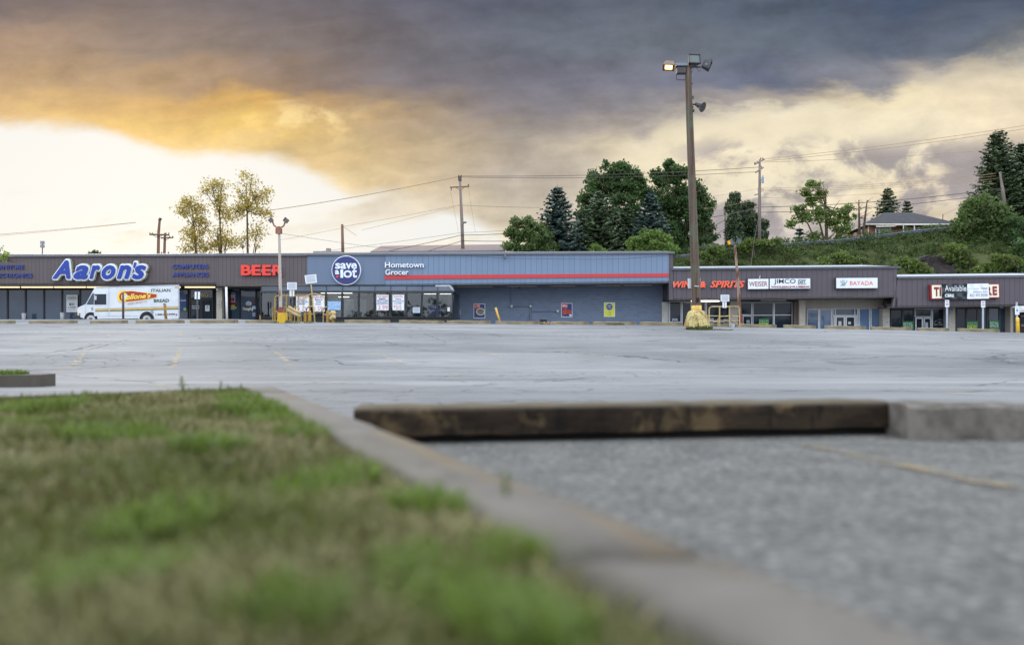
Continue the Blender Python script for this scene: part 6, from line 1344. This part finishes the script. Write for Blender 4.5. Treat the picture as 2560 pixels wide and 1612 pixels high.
# left, backlit young trees
tree('young_tree', 'tall thin backlit tree, tallest and rightmost of three before the bright sky', 622, 640, 80, [(622, 450, 26, 24), (600, 480, 26, 24), (650, 490, 26, 26), (626, 520, 40, 30), (660, 535, 22, 22), (590, 530, 22, 24), (640, 575, 26, 24), (605, 600, 20, 18), (640, 615, 16, 12)], 560, .11, 5, LEAF_W, 11, tr=.15, group='backlit young trees', crad=.85, shell=.6, lean=-4)
tree('young_tree', 'thin backlit tree, middle one of three before the bright sky', 560, 640, 82, [(535, 465, 26, 16), (515, 478, 16, 14), (552, 460, 14, 14), (545, 500, 26, 22), (560, 535, 26, 26), (550, 580, 24, 26), (570, 610, 26, 20), (545, 610, 26, 16)], 500, .11, 5, LEAF_W, 12, tr=.14, group='backlit young trees', crad=.85, shell=.6, lean=-10)
tree('young_tree', 'bushy low backlit tree, leftmost of three before the bright sky', 500, 640, 81, [(470, 510, 24, 20), (455, 530, 18, 14), (490, 530, 26, 22), (500, 560, 26, 22), (485, 590, 28, 20), (505, 615, 32, 18), (470, 622, 20, 10)], 600, .11, 5, LEAF_W, 13, tr=.13, group='backlit young trees', crad=.85, shell=.6, lean=-14)
tree('tree_top', 'tiny tree top peeping over the roof above the big blue sign', 236, 650, 90, [(236, 632, 10, 8), (228, 637, 10, 5), (245, 637, 10, 5)], 26, .12, 14, LEAF_D, 14, limbs=False, tr=.06, crad=.35)
tree('leaning_branch_tree', 'pale green branch tips reaching in at the left edge above the fascia', -70, 760, 50, [(-24, 642, 36, 10), (6, 634, 15, 6), (16, 645, 10, 8), (-100, 610, 80, 36), (-120, 660, 80, 40)], 420, .085, 9, leafmat((92,116,48), (146,160,84), name='fresh_leaves'), 15, tr=.14, crad=.26)
# middle group
tree('maple_tree', 'low green maple left of the blue spruce behind the grocery roof', 1322, 650, 86, [(1292, 560, 14, 16), (1320, 560, 22, 18), (1285, 585, 26, 18), (1330, 590, 34, 24), (1360, 585, 26, 26), (1275, 615, 30, 20), (1320, 625, 44, 20), (1370, 620, 30, 26)], 620, .15, 14, LEAF_M, 21, tr=.16, crad=.5)
conifer('blue_spruce', 'blue green spruce standing alone left of the big maple', 1394, 463, 645, 74, 88, 22, size=1.15)
tree('maple_tree', 'biggest dark green maple behind the grocery roof', 1545, 660, 96, [(1535, 430, 40, 26), (1570, 430, 34, 26), (1500, 460, 40, 32), (1590, 470, 40, 36), (1545, 480, 60, 44), (1480, 500, 30, 36), (1470, 540, 30, 34), (1500, 560, 50, 50), (1570, 560, 60, 60), (1530, 615, 60, 40), (1462, 575, 26, 26)], 1900, .18, 17, LEAF_D, 23, tr=.35, crad=.62)
tree('maple_tree', 'dark green maple just behind the tall timber pole', 1715, 660, 98, [(1680, 425, 26, 22), (1700, 440, 34, 28), (1660, 450, 28, 26), (1650, 500, 40, 40), (1700, 500, 50, 44), (1745, 480, 24, 36), (1755, 530, 32, 40), (1720, 560, 56, 50), (1765, 585, 26, 32), (1660, 570, 50, 50), (1700, 610, 60, 36), (1640, 440, 14, 18)], 1800, .18, 17, LEAF_D, 24, tr=.34, crad=.62)
conifer('dark_spruce', 'dark spruce in front of the biggest maple', 1500, 480, 650, 80, 91, 25, LEAF_C, pw=.7)
conifer('blue_spruce', 'pale blue spruce between the two big maples', 1626, 478, 650, 68, 90, 26, size=1.1)
conifer('dark_spruce', 'small dark spruce between the lone spruce and the biggest maple', 1450, 530, 650, 40, 91, 27, LEAF_C, pw=.8)
conifer('dark_spruce', 'dark spruce under the middle of the maples, right of another dark one', 1566, 510, 650, 54, 92, 29, LEAF_C, pw=.7)
tree('light_shrub', 'light green bushy tree at the right end of the grocery roof', 1625, 660, 84, [(1620, 592, 30, 16), (1590, 608, 28, 16), (1650, 606, 30, 18), (1615, 622, 54, 18), (1665, 630, 26, 16)], 420, .15, 26, LEAF_Y, 28, tr=.12, crad=.6)
tree('light_shrub', 'tiny light green shrub tips over the roof below the biggest maple', 1492, 655, 84, [(1490, 622, 14, 14), (1500, 632, 26, 10)], 60, .13, 20, LEAF_Y, 30, limbs=False, tr=.05, crad=.45)
# cedars
def cedar(label, lobes, u, d, seed): return tree('cedar_tree', label, u, 640, d, lobes, 1300, .15, 16, LEAF_C, seed, limbs=False, tr=.2, crad=.42, group='dark cedars by the second utility pole', shell=.55)
cedar('narrow dark cedar with a pointed top, left of the second utility pole', [(1838, 495, 9, 18), (1836, 520, 16, 22), (1835, 555, 20, 36), (1838, 600, 22, 36)], 1837, 90, 31)
cedar('round topped dark cedar at the second utility pole', [(1868, 522, 18, 16), (1872, 550, 30, 28), (1888, 560, 26, 34), (1880, 595, 40, 38), (1900, 595, 22, 36)], 1880, 91, 32)
tree('ash_tree', 'spreading thin leaved tree left of the brick house', 2065, 640, 92, [(2040, 462, 22, 12), (2015, 478, 18, 14), (2055, 480, 16, 22), (2035, 500, 26, 18), (2000, 525, 24, 12), (2010, 545, 34, 16), (1975, 560, 16, 12), (2050, 540, 30, 24), (2090, 540, 30, 20), (2112, 525, 26, 16), (2122, 545, 18, 16), (2090, 570, 34, 18), (2035, 590, 24, 10), (2095, 592, 26, 10)], 760, .14, 8, LEAF_Y, 33, tr=.2, crad=.45, shell=.6, extra=[([(2040, 605), (2020, 560), (1995, 530)], .12), ([(2068, 605), (2066, 540), (2060, 500), (2030, 470)], .16), ([(2070, 560), (2085, 520), (2100, 500)], .08), ([(2060, 600), (2050, 560), (2040, 540)], .14)])
conifer('small_spruce', 'very small spruce standing on the bank left of the ash tree', 1998, 566, 612, 17, 88, 34, size=.8)
sn = 'bare broken trunks left of the brick house'
for u, v0, lean_, lab, sd in ((2147, 500, 2, 'bare broken trunk, the left and shorter one beside the ash tree', 1), (2168, 500, -10, 'bare twiggy trunk leaning right, left of the pine behind the house', 2)):
    d = 93; r = np.random.default_rng(sd); b = P(u + lean_, 585, d); t = P(u, v0, d); ro = thing('dead_tree', lab, 'tree', b, sn); mb = MB(); mb.tube([b, b.lerp(t, .5), t], [.16, .12, .05], 7)
    mb.build('trunk', M_BARK, ro); mb = MB()
    for _ in range(16):
        s = b.lerp(t, r.uniform(.35, .98)); e = s + Vector((r.uniform(-1, 1), r.uniform(-.5, .5), r.uniform(-.1, .6))) * 1.1; mb.tube([s, s.lerp(e, .5) + up(.1), e], [.03, .02, .008], 4)
    mb.build('twigs', M_BARK, ro)
conifer('pine_tree', 'rounded grey green pine behind the brick house roof', 2219, 472, 575, 34, 108, 35, LEAF_C, pw=.6, size=1.1)
conifer('small_pine', 'small dark pine right of the rounded pine behind the house', 2268, 500, 560, 18, 108, 36, LEAF_C)
conifer('tall_spruce', 'tallest dark spruce at the right, reaching far above the brick house', 2496, 325, 600, 74, 98, 37, LEAF_C, pw=.62, size=1.25, lean=-1)
conifer('tall_spruce', 'tall dark spruce cut by the right edge of the photo', 2556, 355, 610, 66, 99, 38, LEAF_C, pw=.6, size=1.25)
conifer('dark_spruce', 'dark spruce filling behind the two tall spruces at the right edge', 2535, 430, 610, 46, 103, 39, LEAF_C, pw=.6, size=1.2)
# bank bushes
BG_ = 'bushes growing on the bank'
def bush(label, lobes, u, vb_, d, n, leaf, seed, size=.16, crad=.7): 
    rj = np.random.default_rng(seed + 500); lobes = [(l[0] + rj.uniform(-.75, .75) * l[2], l[1] + rj.uniform(-.45, .6) * l[3], l[2] * q_, l[3] * q_) for l in lobes for q_ in rj.uniform(.35, .72, 4)]
    return tree('bush', label, u, vb_, d, lobes, n, size, 26, leaf, seed, tr=.1, crad=crad, group=BG_)
bush('big airy bush right of the brick house, under the tall spruces', [(2440, 505, 26, 22), (2420, 525, 24, 22), (2470, 520, 32, 26), (2430, 560, 34, 30), (2480, 560, 44, 40), (2455, 600, 50, 34), (2510, 600, 36, 34)], 2460, 650, 82, 620, LEAF_M, 41, .17, .8)
bush('dark bush high on the bank at the right edge', [(2545, 590, 40, 40), (2560, 560, 30, 30)], 2550, 650, 80, 260, LEAF_D, 42)
bush('round green bush above the cream sign', [(2395, 628, 26, 18), (2410, 650, 26, 16)], 2402, 672, 72, 150, LEAF_H, 43, .14, .55)
bush('bright green bush low on the bank above the right end of the cream sign', [(2490, 660, 34, 20), (2520, 655, 24, 18), (2460, 668, 22, 12)], 2490, 690, 70, 220, LEAF_H, 44, .14, .5)
bush('bush at the roof step above the white bird sign', [(2268, 665, 26, 16), (2300, 672, 24, 14)], 2280, 690, 70, 150, LEAF_H, 45, .13, .5)
bush('low light bush on the bank above the white bird sign', [(2110, 645, 34, 18), (2080, 655, 24, 10), (2150, 655, 26, 12)], 2110, 668, 72, 190, LEAF_H, 46, .12, .45)
bush('tall dark bush at the far right above the end wing', [(2548, 640, 26, 34), (2535, 670, 26, 20)], 2545, 690, 71, 200, LEAF_D, 47, .15, .6)
bush('shrub by the guard rail behind the tall pole', [(1790, 628, 26, 12), (1760, 640, 22, 10)], 1780, 660, 80, 110, LEAF_H, 48, .13, .5)
bush('green shrub below the second utility pole', [(1880, 606, 24, 12), (1920, 608, 24, 10), (1852, 618, 24, 10)], 1885, 640, 81.5, 150, LEAF_H, 49, .13, .5)
# ground cover over the bank
r = np.random.default_rng(77); n = 5600; X = r.uniform(8, 66, n); Y = 65.5 + r.random(n) ** .9 * 19.5; f = np.sin(X * .55 + 1) * np.sin(Y * .5 + X * .2) + .6 * np.sin(X * 1.3 + Y * .9)
rockzone = (np.abs(X - 38.8 - (Y - 73) * .2) < 2.0) & (Y < 76) & (Y > 69)
keep = (f > -1.1) & ~(rockzone & (r.random(n) < .85)); X, Y = X[keep], Y[keep]; Zc = hill(X, Y) + r.uniform(.0, .45, len(X))
q = clumps(np.stack([X, Y, Zc], 1), r.uniform(.3, .85, len(X)), 24, .11, r)
props(np_quads('hillside_scrub', q, leafmat((32,48,22), (78,94,44), name='bank_scrub', nscale=.22, dead=((96,84,62), .93)), None, (30, 75, 5)), 'mixed green scrub covering the bank', kind='stuff')
# rock outcrop
rr = random.Random(5); mb = MB()
for i in range(90):
    u = rr.uniform(2306, 2366); v = rr.uniform(643, 684); d = 74.5 - (v - 640) * .07; c = P(u, v, d); a = rr.uniform(.25, .8); mb.obox(c, Vector((a, .1, rr.uniform(-.05, .12))), Vector((-.1, .5, 0)), Vector((rr.uniform(-.05, .05), 0, rr.uniform(.06, .16))))
mb.solo('rock_outcrop', plain((50,44,41), .9, .45, 2), 'dark layered rock outcrop on the bank above the cream sign', 'rock')
# guard rail along the road on the bank
gd = thing('road_guard_rail', 'long steel guard rail along the road at the top of the bank', 'guard rail', P(2100, 610, 83.5))
GR = [(1640, 655), (1690, 644), (1740, 636), (1790, 627), (1850, 621.5), (1900, 617.5), (1960, 612), (2020, 607.5), (2080, 603.5), (2130, 599), (2180, 593), (2230, 586.5), (2290, 579), (2350, 573), (2410, 568.5)]
M_GAL = plain((74,80,90), .55, .15, 2, .4, .2)
wbeam([P(u, v, 83.2) for u, v in GR], .27, M_GAL, gd)
for u in list(range(1700, 2400, 62)) : 
    v = np.interp(u, [a for a, _ in GR], [b for _, b in GR]); MB().tube([P(u, v - 4, 83.35), P(u, v + 14, 83.35)], .085, 6).build('post', M_GAL, gd)

# ------------------------------------------------------------------ brick house on the bank
DH = 96.0
hs_ = thing('brick_house', 'red brick bungalow with a grey hip roof and pale awnings on top of the bank', 'house', P(2270, 610, DH))
M_RBR = brickmat((120,62,50), (136,72,58), (150,124,112), 1.0, .2, .0667, name='red_brick'); M_SHG = brickmat((46,45,49), (56,55,59), (38,37,41), 1.0, .5, .16, name='shingles')
HP = Plane(P(2270, 600, DH), (-.05, -1, 0)); hn = -HP.n
def hp(u, v, o=0): return HP.hit(u, v, o)
fl0 = hp(2170, 612); fr0 = hp(2392, 612); flt, frt = hp(2170, 562.5), hp(2392, 562.5)
lf = Vector((1.0, 8.0, 0))
MB().prism([fl0, fr0, frt, flt], hn * .25).build('wall', M_RBR, hs_)
MB().prism([fl0 + lf, fl0, flt, flt + lf], Vector((.2, .05, 0))).build('wall', M_RBR, hs_); MB().prism([fr0, fr0 + lf, frt + lf, frt], Vector((-.2, 0, 0))).build('wall', M_RBR, hs_)
e = .55; ea, eb, ec, ed = [p + q for p, q in ((flt, Vector((-e, -e, 0))), (frt, Vector((e, -e, 0))), (frt + lf, Vector((e, e, 0))), (flt + lf, Vector((-e, e, 0))))]
rz = hp(2250, 538).z * 1.05 + .2; m1 = (ea + ed) / 2; m2 = (eb + ec) / 2; r1 = m1.lerp(m2, .33); r2 = m1.lerp(m2, .62); r1.z = r2.z = rz
mb = MB(); mb.add([ea, eb, ec, ed, r1, r2], [(0, 1, 5, 4), (1, 2, 5), (2, 3, 4, 5), (3, 0, 4), (0, 3, 2, 1)]); rf = mb.build('roof', M_SHG, hs_)
mb = MB()
for a, b in ((ea, eb), (ed, ea)): mb.tube([a - up(.02), b - up(.02)], .09, 6)
mb.build('eaves_gutter', plain((186,178,166), .5), hs_)
mb = MB(); mb.tube([hp(2328, 553, 3), hp(2328, 549, 3)], [.22, .18], 8); mb.build('roof_vent', plain((110,108,110), .5), rf)
mb = MB(); mb.tube([hp(2357, 556, 1), hp(2357, 537, 1), hp(2358, 536, 1)], .05, 6); mb.build('service_mast', LB, hs_)
HWN = plain((196,198,200), .5); HGL = glass_dark((92,104,122))
def hwin(u0, v0, u1, v1, vb=()): return window(hs_, u0, v0, u1, v1, HWN, HGL, 0, .12, vb=vb, pl=HP)
hwin(2187, 570.5, 2227.5, 586, [2197, 2217]); hwin(2281, 569.5, 2298, 583); hwin(2314, 566, 2345, 577, [2324, 2335])
window(hs_, 2257, 567, 2268, 585, HWN, plain((70,46,42), .6), 0, .1, name='door', pl=HP, handle=.8)
for s_ in (.25, .62):
    c = fl0.lerp(flt, .62) + lf * s_; dl_ = lf.normalized(); nn_ = Vector((-.99, .12, 0)); MB().obox(c, dl_ * .55, nn_ * .05, up(.65)).build('window', HWN, hs_); MB().obox(c + nn_ * .03, dl_ * .42, nn_ * .05, up(.52)).build('pane', HGL, hs_)
AWN = siding((186,186,176), .4, .4, .8, .04)
MB().hexa([hp(2184, 569.5) + HP.n * 1.0, hp(2232, 568) + HP.n * 1.0, hp(2232, 563.5) + HP.n * .1, hp(2184, 563.5) + HP.n * .1], [p - up(.06) for p in (hp(2184, 569.5) + HP.n * 1.0, hp(2232, 568) + HP.n * 1.0, hp(2232, 563.5) + HP.n * .1, hp(2184, 563.5) + HP.n * .1)]).build('awning', AWN, hs_)
q = (hp(2232.5, 567) + HP.n * 1.8, hp(2311, 566.5) + HP.n * 1.8, hp(2311, 562.5) + HP.n * .1, hp(2232.5, 562.5) + HP.n * .1); MB().hexa(q, [p - up(.08) for p in q]).build('awning', AWN, hs_)
for u in (2243, 2270, 2296, 2311): MB().tube([hp(u, 600) + HP.n * 1.7, hp(u, 565) + HP.n * 1.7], .06, 6).build('porch_post', HWN, hs_)
MB().slab(HP.rect(2236, 584, 2311, 585.2).lift(1.7), .05).build('porch_rail', plain((120,122,126), .5), hs_)
MB().tube([hp(2170.3, 563) + HP.n * .08, hp(2170.3, 610) + HP.n * .08], .06, 6).build('downspout', HWN, hs_)
a, b = hp(2392, 563.5, 1.5), hp(2402, 565, 1.5); MB().prism([a, b, b + hn * 5 + up(.4), a + hn * 5 + up(.4)], up(-.15)).build('porch_roof', M_SHG, hs_)
# hip roof house by the tall pole
h2 = thing('low_house', 'low dark red house with a grey hip roof beyond the guard rail', 'house', P(1785, 630, 100))
a, b = P(1738, 620, 99), P(1824, 619.5, 97); back_ = Vector((0, 9, 0)); tpk = (a + b) / 2 + back_ * .5; tpk.z = P(1780, 597, 100).z; MB().add([a, b, b + back_, a + back_, tpk - Vector((1.2, 0, 0)), tpk + Vector((.8, 0, 0))], [(0, 1, 5, 4), (1, 2, 5), (2, 3, 4, 5), (3, 0, 4), (0, 3, 2, 1)]).build('roof', M_SHG, h2)
q = [P(1742, 640, 99.4), P(1820, 640, 97.4), P(1820, 620, 97.4), P(1742, 620.3, 99.4)]; MB().prism(q, Vector((0, 8, 0))).build('wall', plain((104,54,54), .8, .2), h2)
MB().tube([P(1757, 620, 90), P(1757, 608, 90)], .05, 6).solo('marker_post', M_GAL, 'short pale post by the guard rail next to the tall pole', 'post')
# long roof behind the grocery
lb = thing('long_building', 'long building with a brown metal roof showing above the grocery roof', 'building', P(1090, 660, 88))
a, b = P(926, 628.5, 86), P(1262, 625.5, 86); rid = Vector((0, 7, 0)); za = P(926, 614.8, 93).z
q = [a, b, Vector((b.x, b.y, 0)) + rid + up(P(1262, 610.5, 93).z), Vector((a.x, a.y, 0)) + rid + up(za)]
MB().add(q + [q[0] + Vector((0, 14, 0)), q[1] + Vector((0, 14, 0))], [(0, 1, 2, 3), (3, 2, 5, 4)]).build('roof', siding((112,92,86), .6, .05, .8, .06), lb)
MB().add([q[0], q[3], q[0] + Vector((0, 14, 0)), q[0] - up(6), q[0] + Vector((0, 14, -6))], [(0, 3, 4, 2), (0, 2, 1)]).build('gable', plain((190,170,140), .7), lb)
MB().prism([a - up(6), b - up(6), b - up(.35), a - up(.35)], Vector((0, .3, 0))).build('wall', plain((88,90,100), .7, .2), lb)
MB().tube([a - up(.12), b - up(.12)], .14, 6).build('gutter', M_GAL, lb)
for u0 in (962, 1030, 1098, 1165): MB().slab(Rect(*[P(u, v, 85.9) for u, v in ((u0, 634), (u0 + 20, 634), (u0 + 20, 630.5), (u0, 630.5))]), .03).build('window', M_BLACK, lb)
# roof equipment
ru_ = thing('roof_unit', 'low metal roof unit with a square vent above the round sign', 'roof unit', F.hit(815, 640, 6))
MB().slab(F.rect(783, 628, 850, 640, 6), -2).build('housing', plain((120,120,126), .5, .1), ru_); MB().slab(F.rect(815, 620.5, 824.5, 628, 6.5), -.4).build('vent', plain((132,116,104), .5), ru_)
sp2 = thing('loudspeaker_mast', 'thin mast with two grey lamp boxes above the roof at the far left', 'mast', P(106, 650, 78))
MB().tube([P(106, 650, 78), P(106, 606, 78)], .05, 6).build('mast', LB, sp2)
for v in (606.5, 615.5): MB().box(P(106, v, 77.9), (.3, .25, .28)).build('lamp_box', plain((120,122,130), .5), sp2)

# ------------------------------------------------------------------ utility poles
M_UP = woodmat((98,86,80), (128,116,110), (110,102,96), zs=.2, scale=2, name='grey_pole'); M_UPR = woodmat((92,68,56), (122,94,78), (104,82,70), zs=.2, scale=2, name='red_brown_pole'); INS = plain((66,58,56), .5)
def insul(mb, u, v, d, s=1): mb.tube([P(u, v + 1.5, d), P(u, v - 3 * s, d)], [.05, .07], 6)
up1 = thing('utility_pole', 'grey utility pole with one crossarm and a street lamp, above the grocery roof', 'utility pole', P(1158, 650, 88))
MB().tube([P(1158, 650, 88), P(1155, 560, 88), P(1149.5, 441, 88)], [.20, .18, .12], 10).build('pole', M_UP, up1, True)
mb = MB(); mb.tube([P(1125, 468.5, 88), P(1173, 466.5, 88)], .075, 6); mb.tube([P(1138, 468, 88), P(1151, 476, 88)], .03, 5); mb.tube([P(1162, 467, 88), P(1152, 476, 88)], .03, 5); mb.build('crossarm', M_UPR, up1)
mb = MB(); insul(mb, 1147, 441, 88); insul(mb, 1153, 441, 88); insul(mb, 1171, 465, 88, 1.5); mb.tube([P(1128, 469, 88), P(1128, 476, 88)], .05, 6); mb.tube([P(1149, 441, 88), P(1150, 452, 88)], .2, 8); mb.build('insulators', INS, up1)
mb = MB(); mb.tube([P(1157, 565, 87.8), P(1159, 558, 87.6), P(1163, 556, 87.2)], .04, 6); mb.tube([P(1160, 556.5, 87.3), P(1165, 556, 87.0)], [.1, .09], 8); mb.build('street_lamp', M_GAL, up1)
up2 = thing('utility_pole', 'tall utility pole with angled crossarms and a transformer, right of the tall timber pole', 'utility pole', P(1898, 620, 86))
MB().tube([P(1898.5, 640, 86), P(1899, 500, 86), P(1899.5, 399, 86)], [.19, .17, .12], 10).build('pole', M_UP, up2, True)
for pts, nm in (([(1887, 411, 85), (1911, 398.5, 87.5)], 'crossarm'), ([(1889, 431.5, 85), (1908, 419, 87.5)], 'crossarm')): MB().tube([P(*q) for q in pts], .08, 6).build(nm, M_UP, up2)
mb = MB(); [insul(mb, *q) for q in ((1887, 409, 85), (1893, 406, 86), (1907, 398, 87), (1902, 398, 86), (1903, 418, 86))]; mb.build('insulators', INS, up2)
mb = MB(); mb.tube([P(1907, 458, 85.7), P(1907, 444, 85.7), P(1907, 442, 85.7)], [.13, .13, .09], 10); mb.tube([P(1909, 442, 85.7), P(1909, 438, 85.7)], .03, 6); mb.tube([P(1905.5, 442, 85.7), P(1906, 438.5, 85.7)], .03, 6); mb.tube([P(1899, 450, 86), P(1905, 450, 85.7)], .05, 6); mb.build('transformer', plain((120,132,150), .4), up2)
mb = MB()
for v in (471.5, 475, 478.5): mb.tube([P(1894, v, 86), P(1909, v, 86)], .03, 5)
mb.tube([P(1898, 484, 86), P(1890, 487, 86), P(1886, 488, 86)], .05, 6); mb.build('brackets', INS, up2)
post('utility_pole', 'thin grey pole left of the narrow cedar', 'utility pole', [P(1815, 640, 92), P(1812.5, 527, 92)], [.13, .09], M_UP)
post('utility_pole', 'leaning grey pole in front of the tallest spruce', 'utility pole', [P(2514, 535, 90), P(2506, 470, 90), P(2500, 430, 90)], [.19, .17, .13], M_UP)
post('bare_pole', 'plain brown pole above the roof between the round sign and the first utility pole', 'pole', [P(857.5, 650, 82), P(855.5, 561, 82)], [.17, .13], M_UPR)
up3 = thing('utility_pole', 'brown utility pole, left and taller of a pair above the roof', 'utility pole', P(395, 650, 90)); MB().tube([P(395.5, 650, 90), P(396.5, 580, 90), P(399.5, 548, 90)], [.18, .16, .13], 8).build('pole', M_UPR, up3); MB().tube([P(374, 586, 89.8), P(423, 587.5, 89.8)], .10, 6).build('crossarm', M_UPR, up3)
mb = MB(); mb.tube([P(380, 587, 89.8), P(394, 594, 89.8)], .03, 5); mb.tube([P(408, 587, 89.8), P(397, 594, 89.8)], .03, 5); [insul(mb, u, 585, 89.8) for u in (375, 381, 415, 422)]; mb.tube([P(398, 552, 90), P(402, 545.5, 90)], .16, 6); mb.build('insulators', INS, up3)
up4 = thing('utility_pole', 'brown utility pole, right and shorter of a pair above the roof', 'utility pole', P(411, 650, 93)); MB().tube([P(410.5, 650, 93), P(412.5, 583, 93)], [.17, .14], 8).build('pole', M_UPR, up4); MB().tube([P(402, 595, 92.8), P(433, 594, 92.8)], .09, 6).build('crossarm', M_UPR, up4)
mb = MB(); [insul(mb, u, 593, 92.8) for u in (413, 424, 432)]; mb.tube([P(424, 595, 92.8), P(414, 601, 92.8)], .03, 5); mb.build('insulators', INS, up4)
mb = MB(); [mb.tube([P(u, 640, 84), P(u, 630, 84)], .07, 5) for u in (404, 421)]; mb.solo('vent_pipes', INS, 'two stub pipes on the roof at the foot of the pair of poles', 'pipes')

# cables
CB, CBO = plain((74,66,62), .6), plain((150,124,92), .6)
GW_ = 'overhead cables'
def cable(pts, label, r=.028, sag=.0, mat=CB):
    W_ = [P(*q) for q in pts]; out = []
    for a, b in zip(W_[:-1], W_[1:]):
        L = (b - a).length
        for i in range(14): f = i / 14; out.append(a.lerp(b, f) - up(4 * sag * f * (1 - f) * L))
    out.append(W_[-1]); MB().tube(out, r * .8, 5).solo('cable', mat, label, 'cable', GW_)
cable([(-60, 590, 90), (340, 556, 90)], 'cable crossing the bright sky at the far left, upper of two', .03, .004, CBO)
cable([(-60, 593, 90), (340, 556.5, 90)], 'cable crossing the bright sky at the far left, lower of two', .022, .006, CBO)
cable([(560, 545, 90), (660, 528, 90), (1148, 441, 88)], 'thick cable rising from the backlit trees to the first utility pole', .05, .010, CBO)
cable([(1150, 440.5, 88), (1900, 418, 86)], 'upper cable between the two utility poles', .035, .010)
cable([(1151, 443, 88), (1888, 430, 86)], 'second cable just below the upper one between the utility poles', .03, .010)
cable([(856, 567, 82), (1150, 512, 88)], 'thin cable from the plain brown pole to the first utility pole', .024, .004, CBO)
cable([(700, 600, 84), (856, 570, 82)], 'thin cable left of the plain brown pole', .02, .004, CBO)
cable([(905, 575, 83), (1150, 513.5, 88)], 'thin cable ending in the bright sky just below the one from the brown pole', .02, .004, CBO)
cable([(857, 566, 82), (891, 589, 80)], 'short stay cable on the right of the plain brown pole', .02, 0)
cable([(700, 583, 80), (920, 616, 85), (1000, 622, 86)], 'thin cable sloping down behind the plain brown pole', .02, .004)
cable([(790, 630, 84), (1150, 582, 88), (1290, 575, 88)], 'faint cable rising to the first utility pole low above the long roof', .02, .004)
cable([(950, 632, 86), (1152, 588, 87.8), (1290, 583, 88)], 'dark cable crossing the long brown roof, upper of two', .04, .006)
cable([(1060, 630, 86), (1155, 602, 87.8), (1260, 603, 88)], 'dark cable crossing the long brown roof, lower of two', .04, .006)
cable([(1151, 513, 88), (1350, 519, 89)], 'thin cable running right from the middle of the first utility pole', .022, .006)
cable([(1126, 476, 88), (1146, 580, 88)], 'fine drop wire left of the first utility pole', .012)
cable([(1171, 470, 88), (1188, 580, 88)], 'fine drop wire right of the first utility pole', .012)
cable([(1911, 398, 87), (2620, 305, 80)], 'highest cable rising from the second utility pole to the right edge', .03, .008, CBO)
cable([(1911, 403, 87), (2620, 313, 80)], 'second highest cable rising from the second utility pole to the right edge', .03, .010, CBO)
cable([(1905, 406, 87), (2480, 375, 92)], 'third cable from the second utility pole towards the tallest spruce', .026, .006, CBO)
for i, (v0, v1, lab) in enumerate(((471, 434, 'uppermost of the low faint cables right of the second utility pole'), (475, 440, 'second of the low faint cables right of the second utility pole'), (478, 447, 'third of the low faint cables right of the second utility pole'), (495, 458, 'single faint cable between the low cables and the thick dark pair'))): cable([(1905, v0, 86), (2490, v1, 90)], lab, .02, .012, CBO)
cable([(1770, 545, 88), (1899, 518, 86), (2505, 471, 90)], 'thick dark cable, upper of the pair running to the leaning pole', .045, .014)
cable([(1770, 572, 89), (1813, 549, 92), (1899, 531, 86), (2420, 494, 89)], 'thick dark cable, lower of the pair passing behind the house pine', .04, .014)
cable([(1770, 600, 91), (1813, 572, 92)], 'short dark cable left of the thin grey pole', .035)
cable([(1760, 494, 88), (1899, 471, 86)], 'thin cable from behind the maple to the second utility pole', .02, .006, CBO)
cable([(1760, 523, 88), (1895, 500, 86)], 'lower thin cable from behind the maple to the second utility pole', .02, .006, CBO)
cable([(1897, 540, 86), (1884, 610, 80), (1877, 668, 70)], 'slack stay wire from the second utility pole to the bank', .022)
cable([(2358, 537, 97), (2436, 500, 95)], 'service cable from the house mast to the airy bush', .018, .004)
fa_ = [(1150, 638, 58.7), (1263, 646, 58.4), (1480, 648.5, 58), (1560, 647, 57.8), (1690, 637, 57.6)]
cable([(q[0], q[1], F.hit(q[0], q[1]).y - .35) for q in fa_], 'thin slack wire strung across the blue fascia', .014, .0, BLK)
MB().tube([P(1449.5, 47, 140), P(1450.5, 46.4, 140), P(1451.5, 47.2, 140)], [.03, .1, .03], 6).solo('bird', BLK, 'tiny dark bird high in the grey cloud', 'bird')

# the belt of trees across the road behind the camera: it is what the shop windows mirror
r = np.random.default_rng(99); C_ = []
for x in np.arange(-75, 80, 8.5):
    w = r.uniform(3, 6); h = r.uniform(4, 9.5); n = 70; v = r.normal(size=(n, 3)); v /= np.linalg.norm(v, axis=1, keepdims=True); v *= r.random((n, 1)) ** .5
    C_.append(np.stack([x + r.uniform(-2, 2) + v[:, 0] * w, -46 + r.uniform(-6, 6) + v[:, 1] * 2.5, h * .5 + v[:, 2] * h * .55], 1))
C_ = np.concatenate(C_)
props(np_quads('tree_line', clumps(C_, r.uniform(.8, 1.5, len(C_)), 16, .42, r), LEAF_D, None, (0, -46, 0)), 'belt of trees across the road, mirrored in the shop windows', kind='stuff')
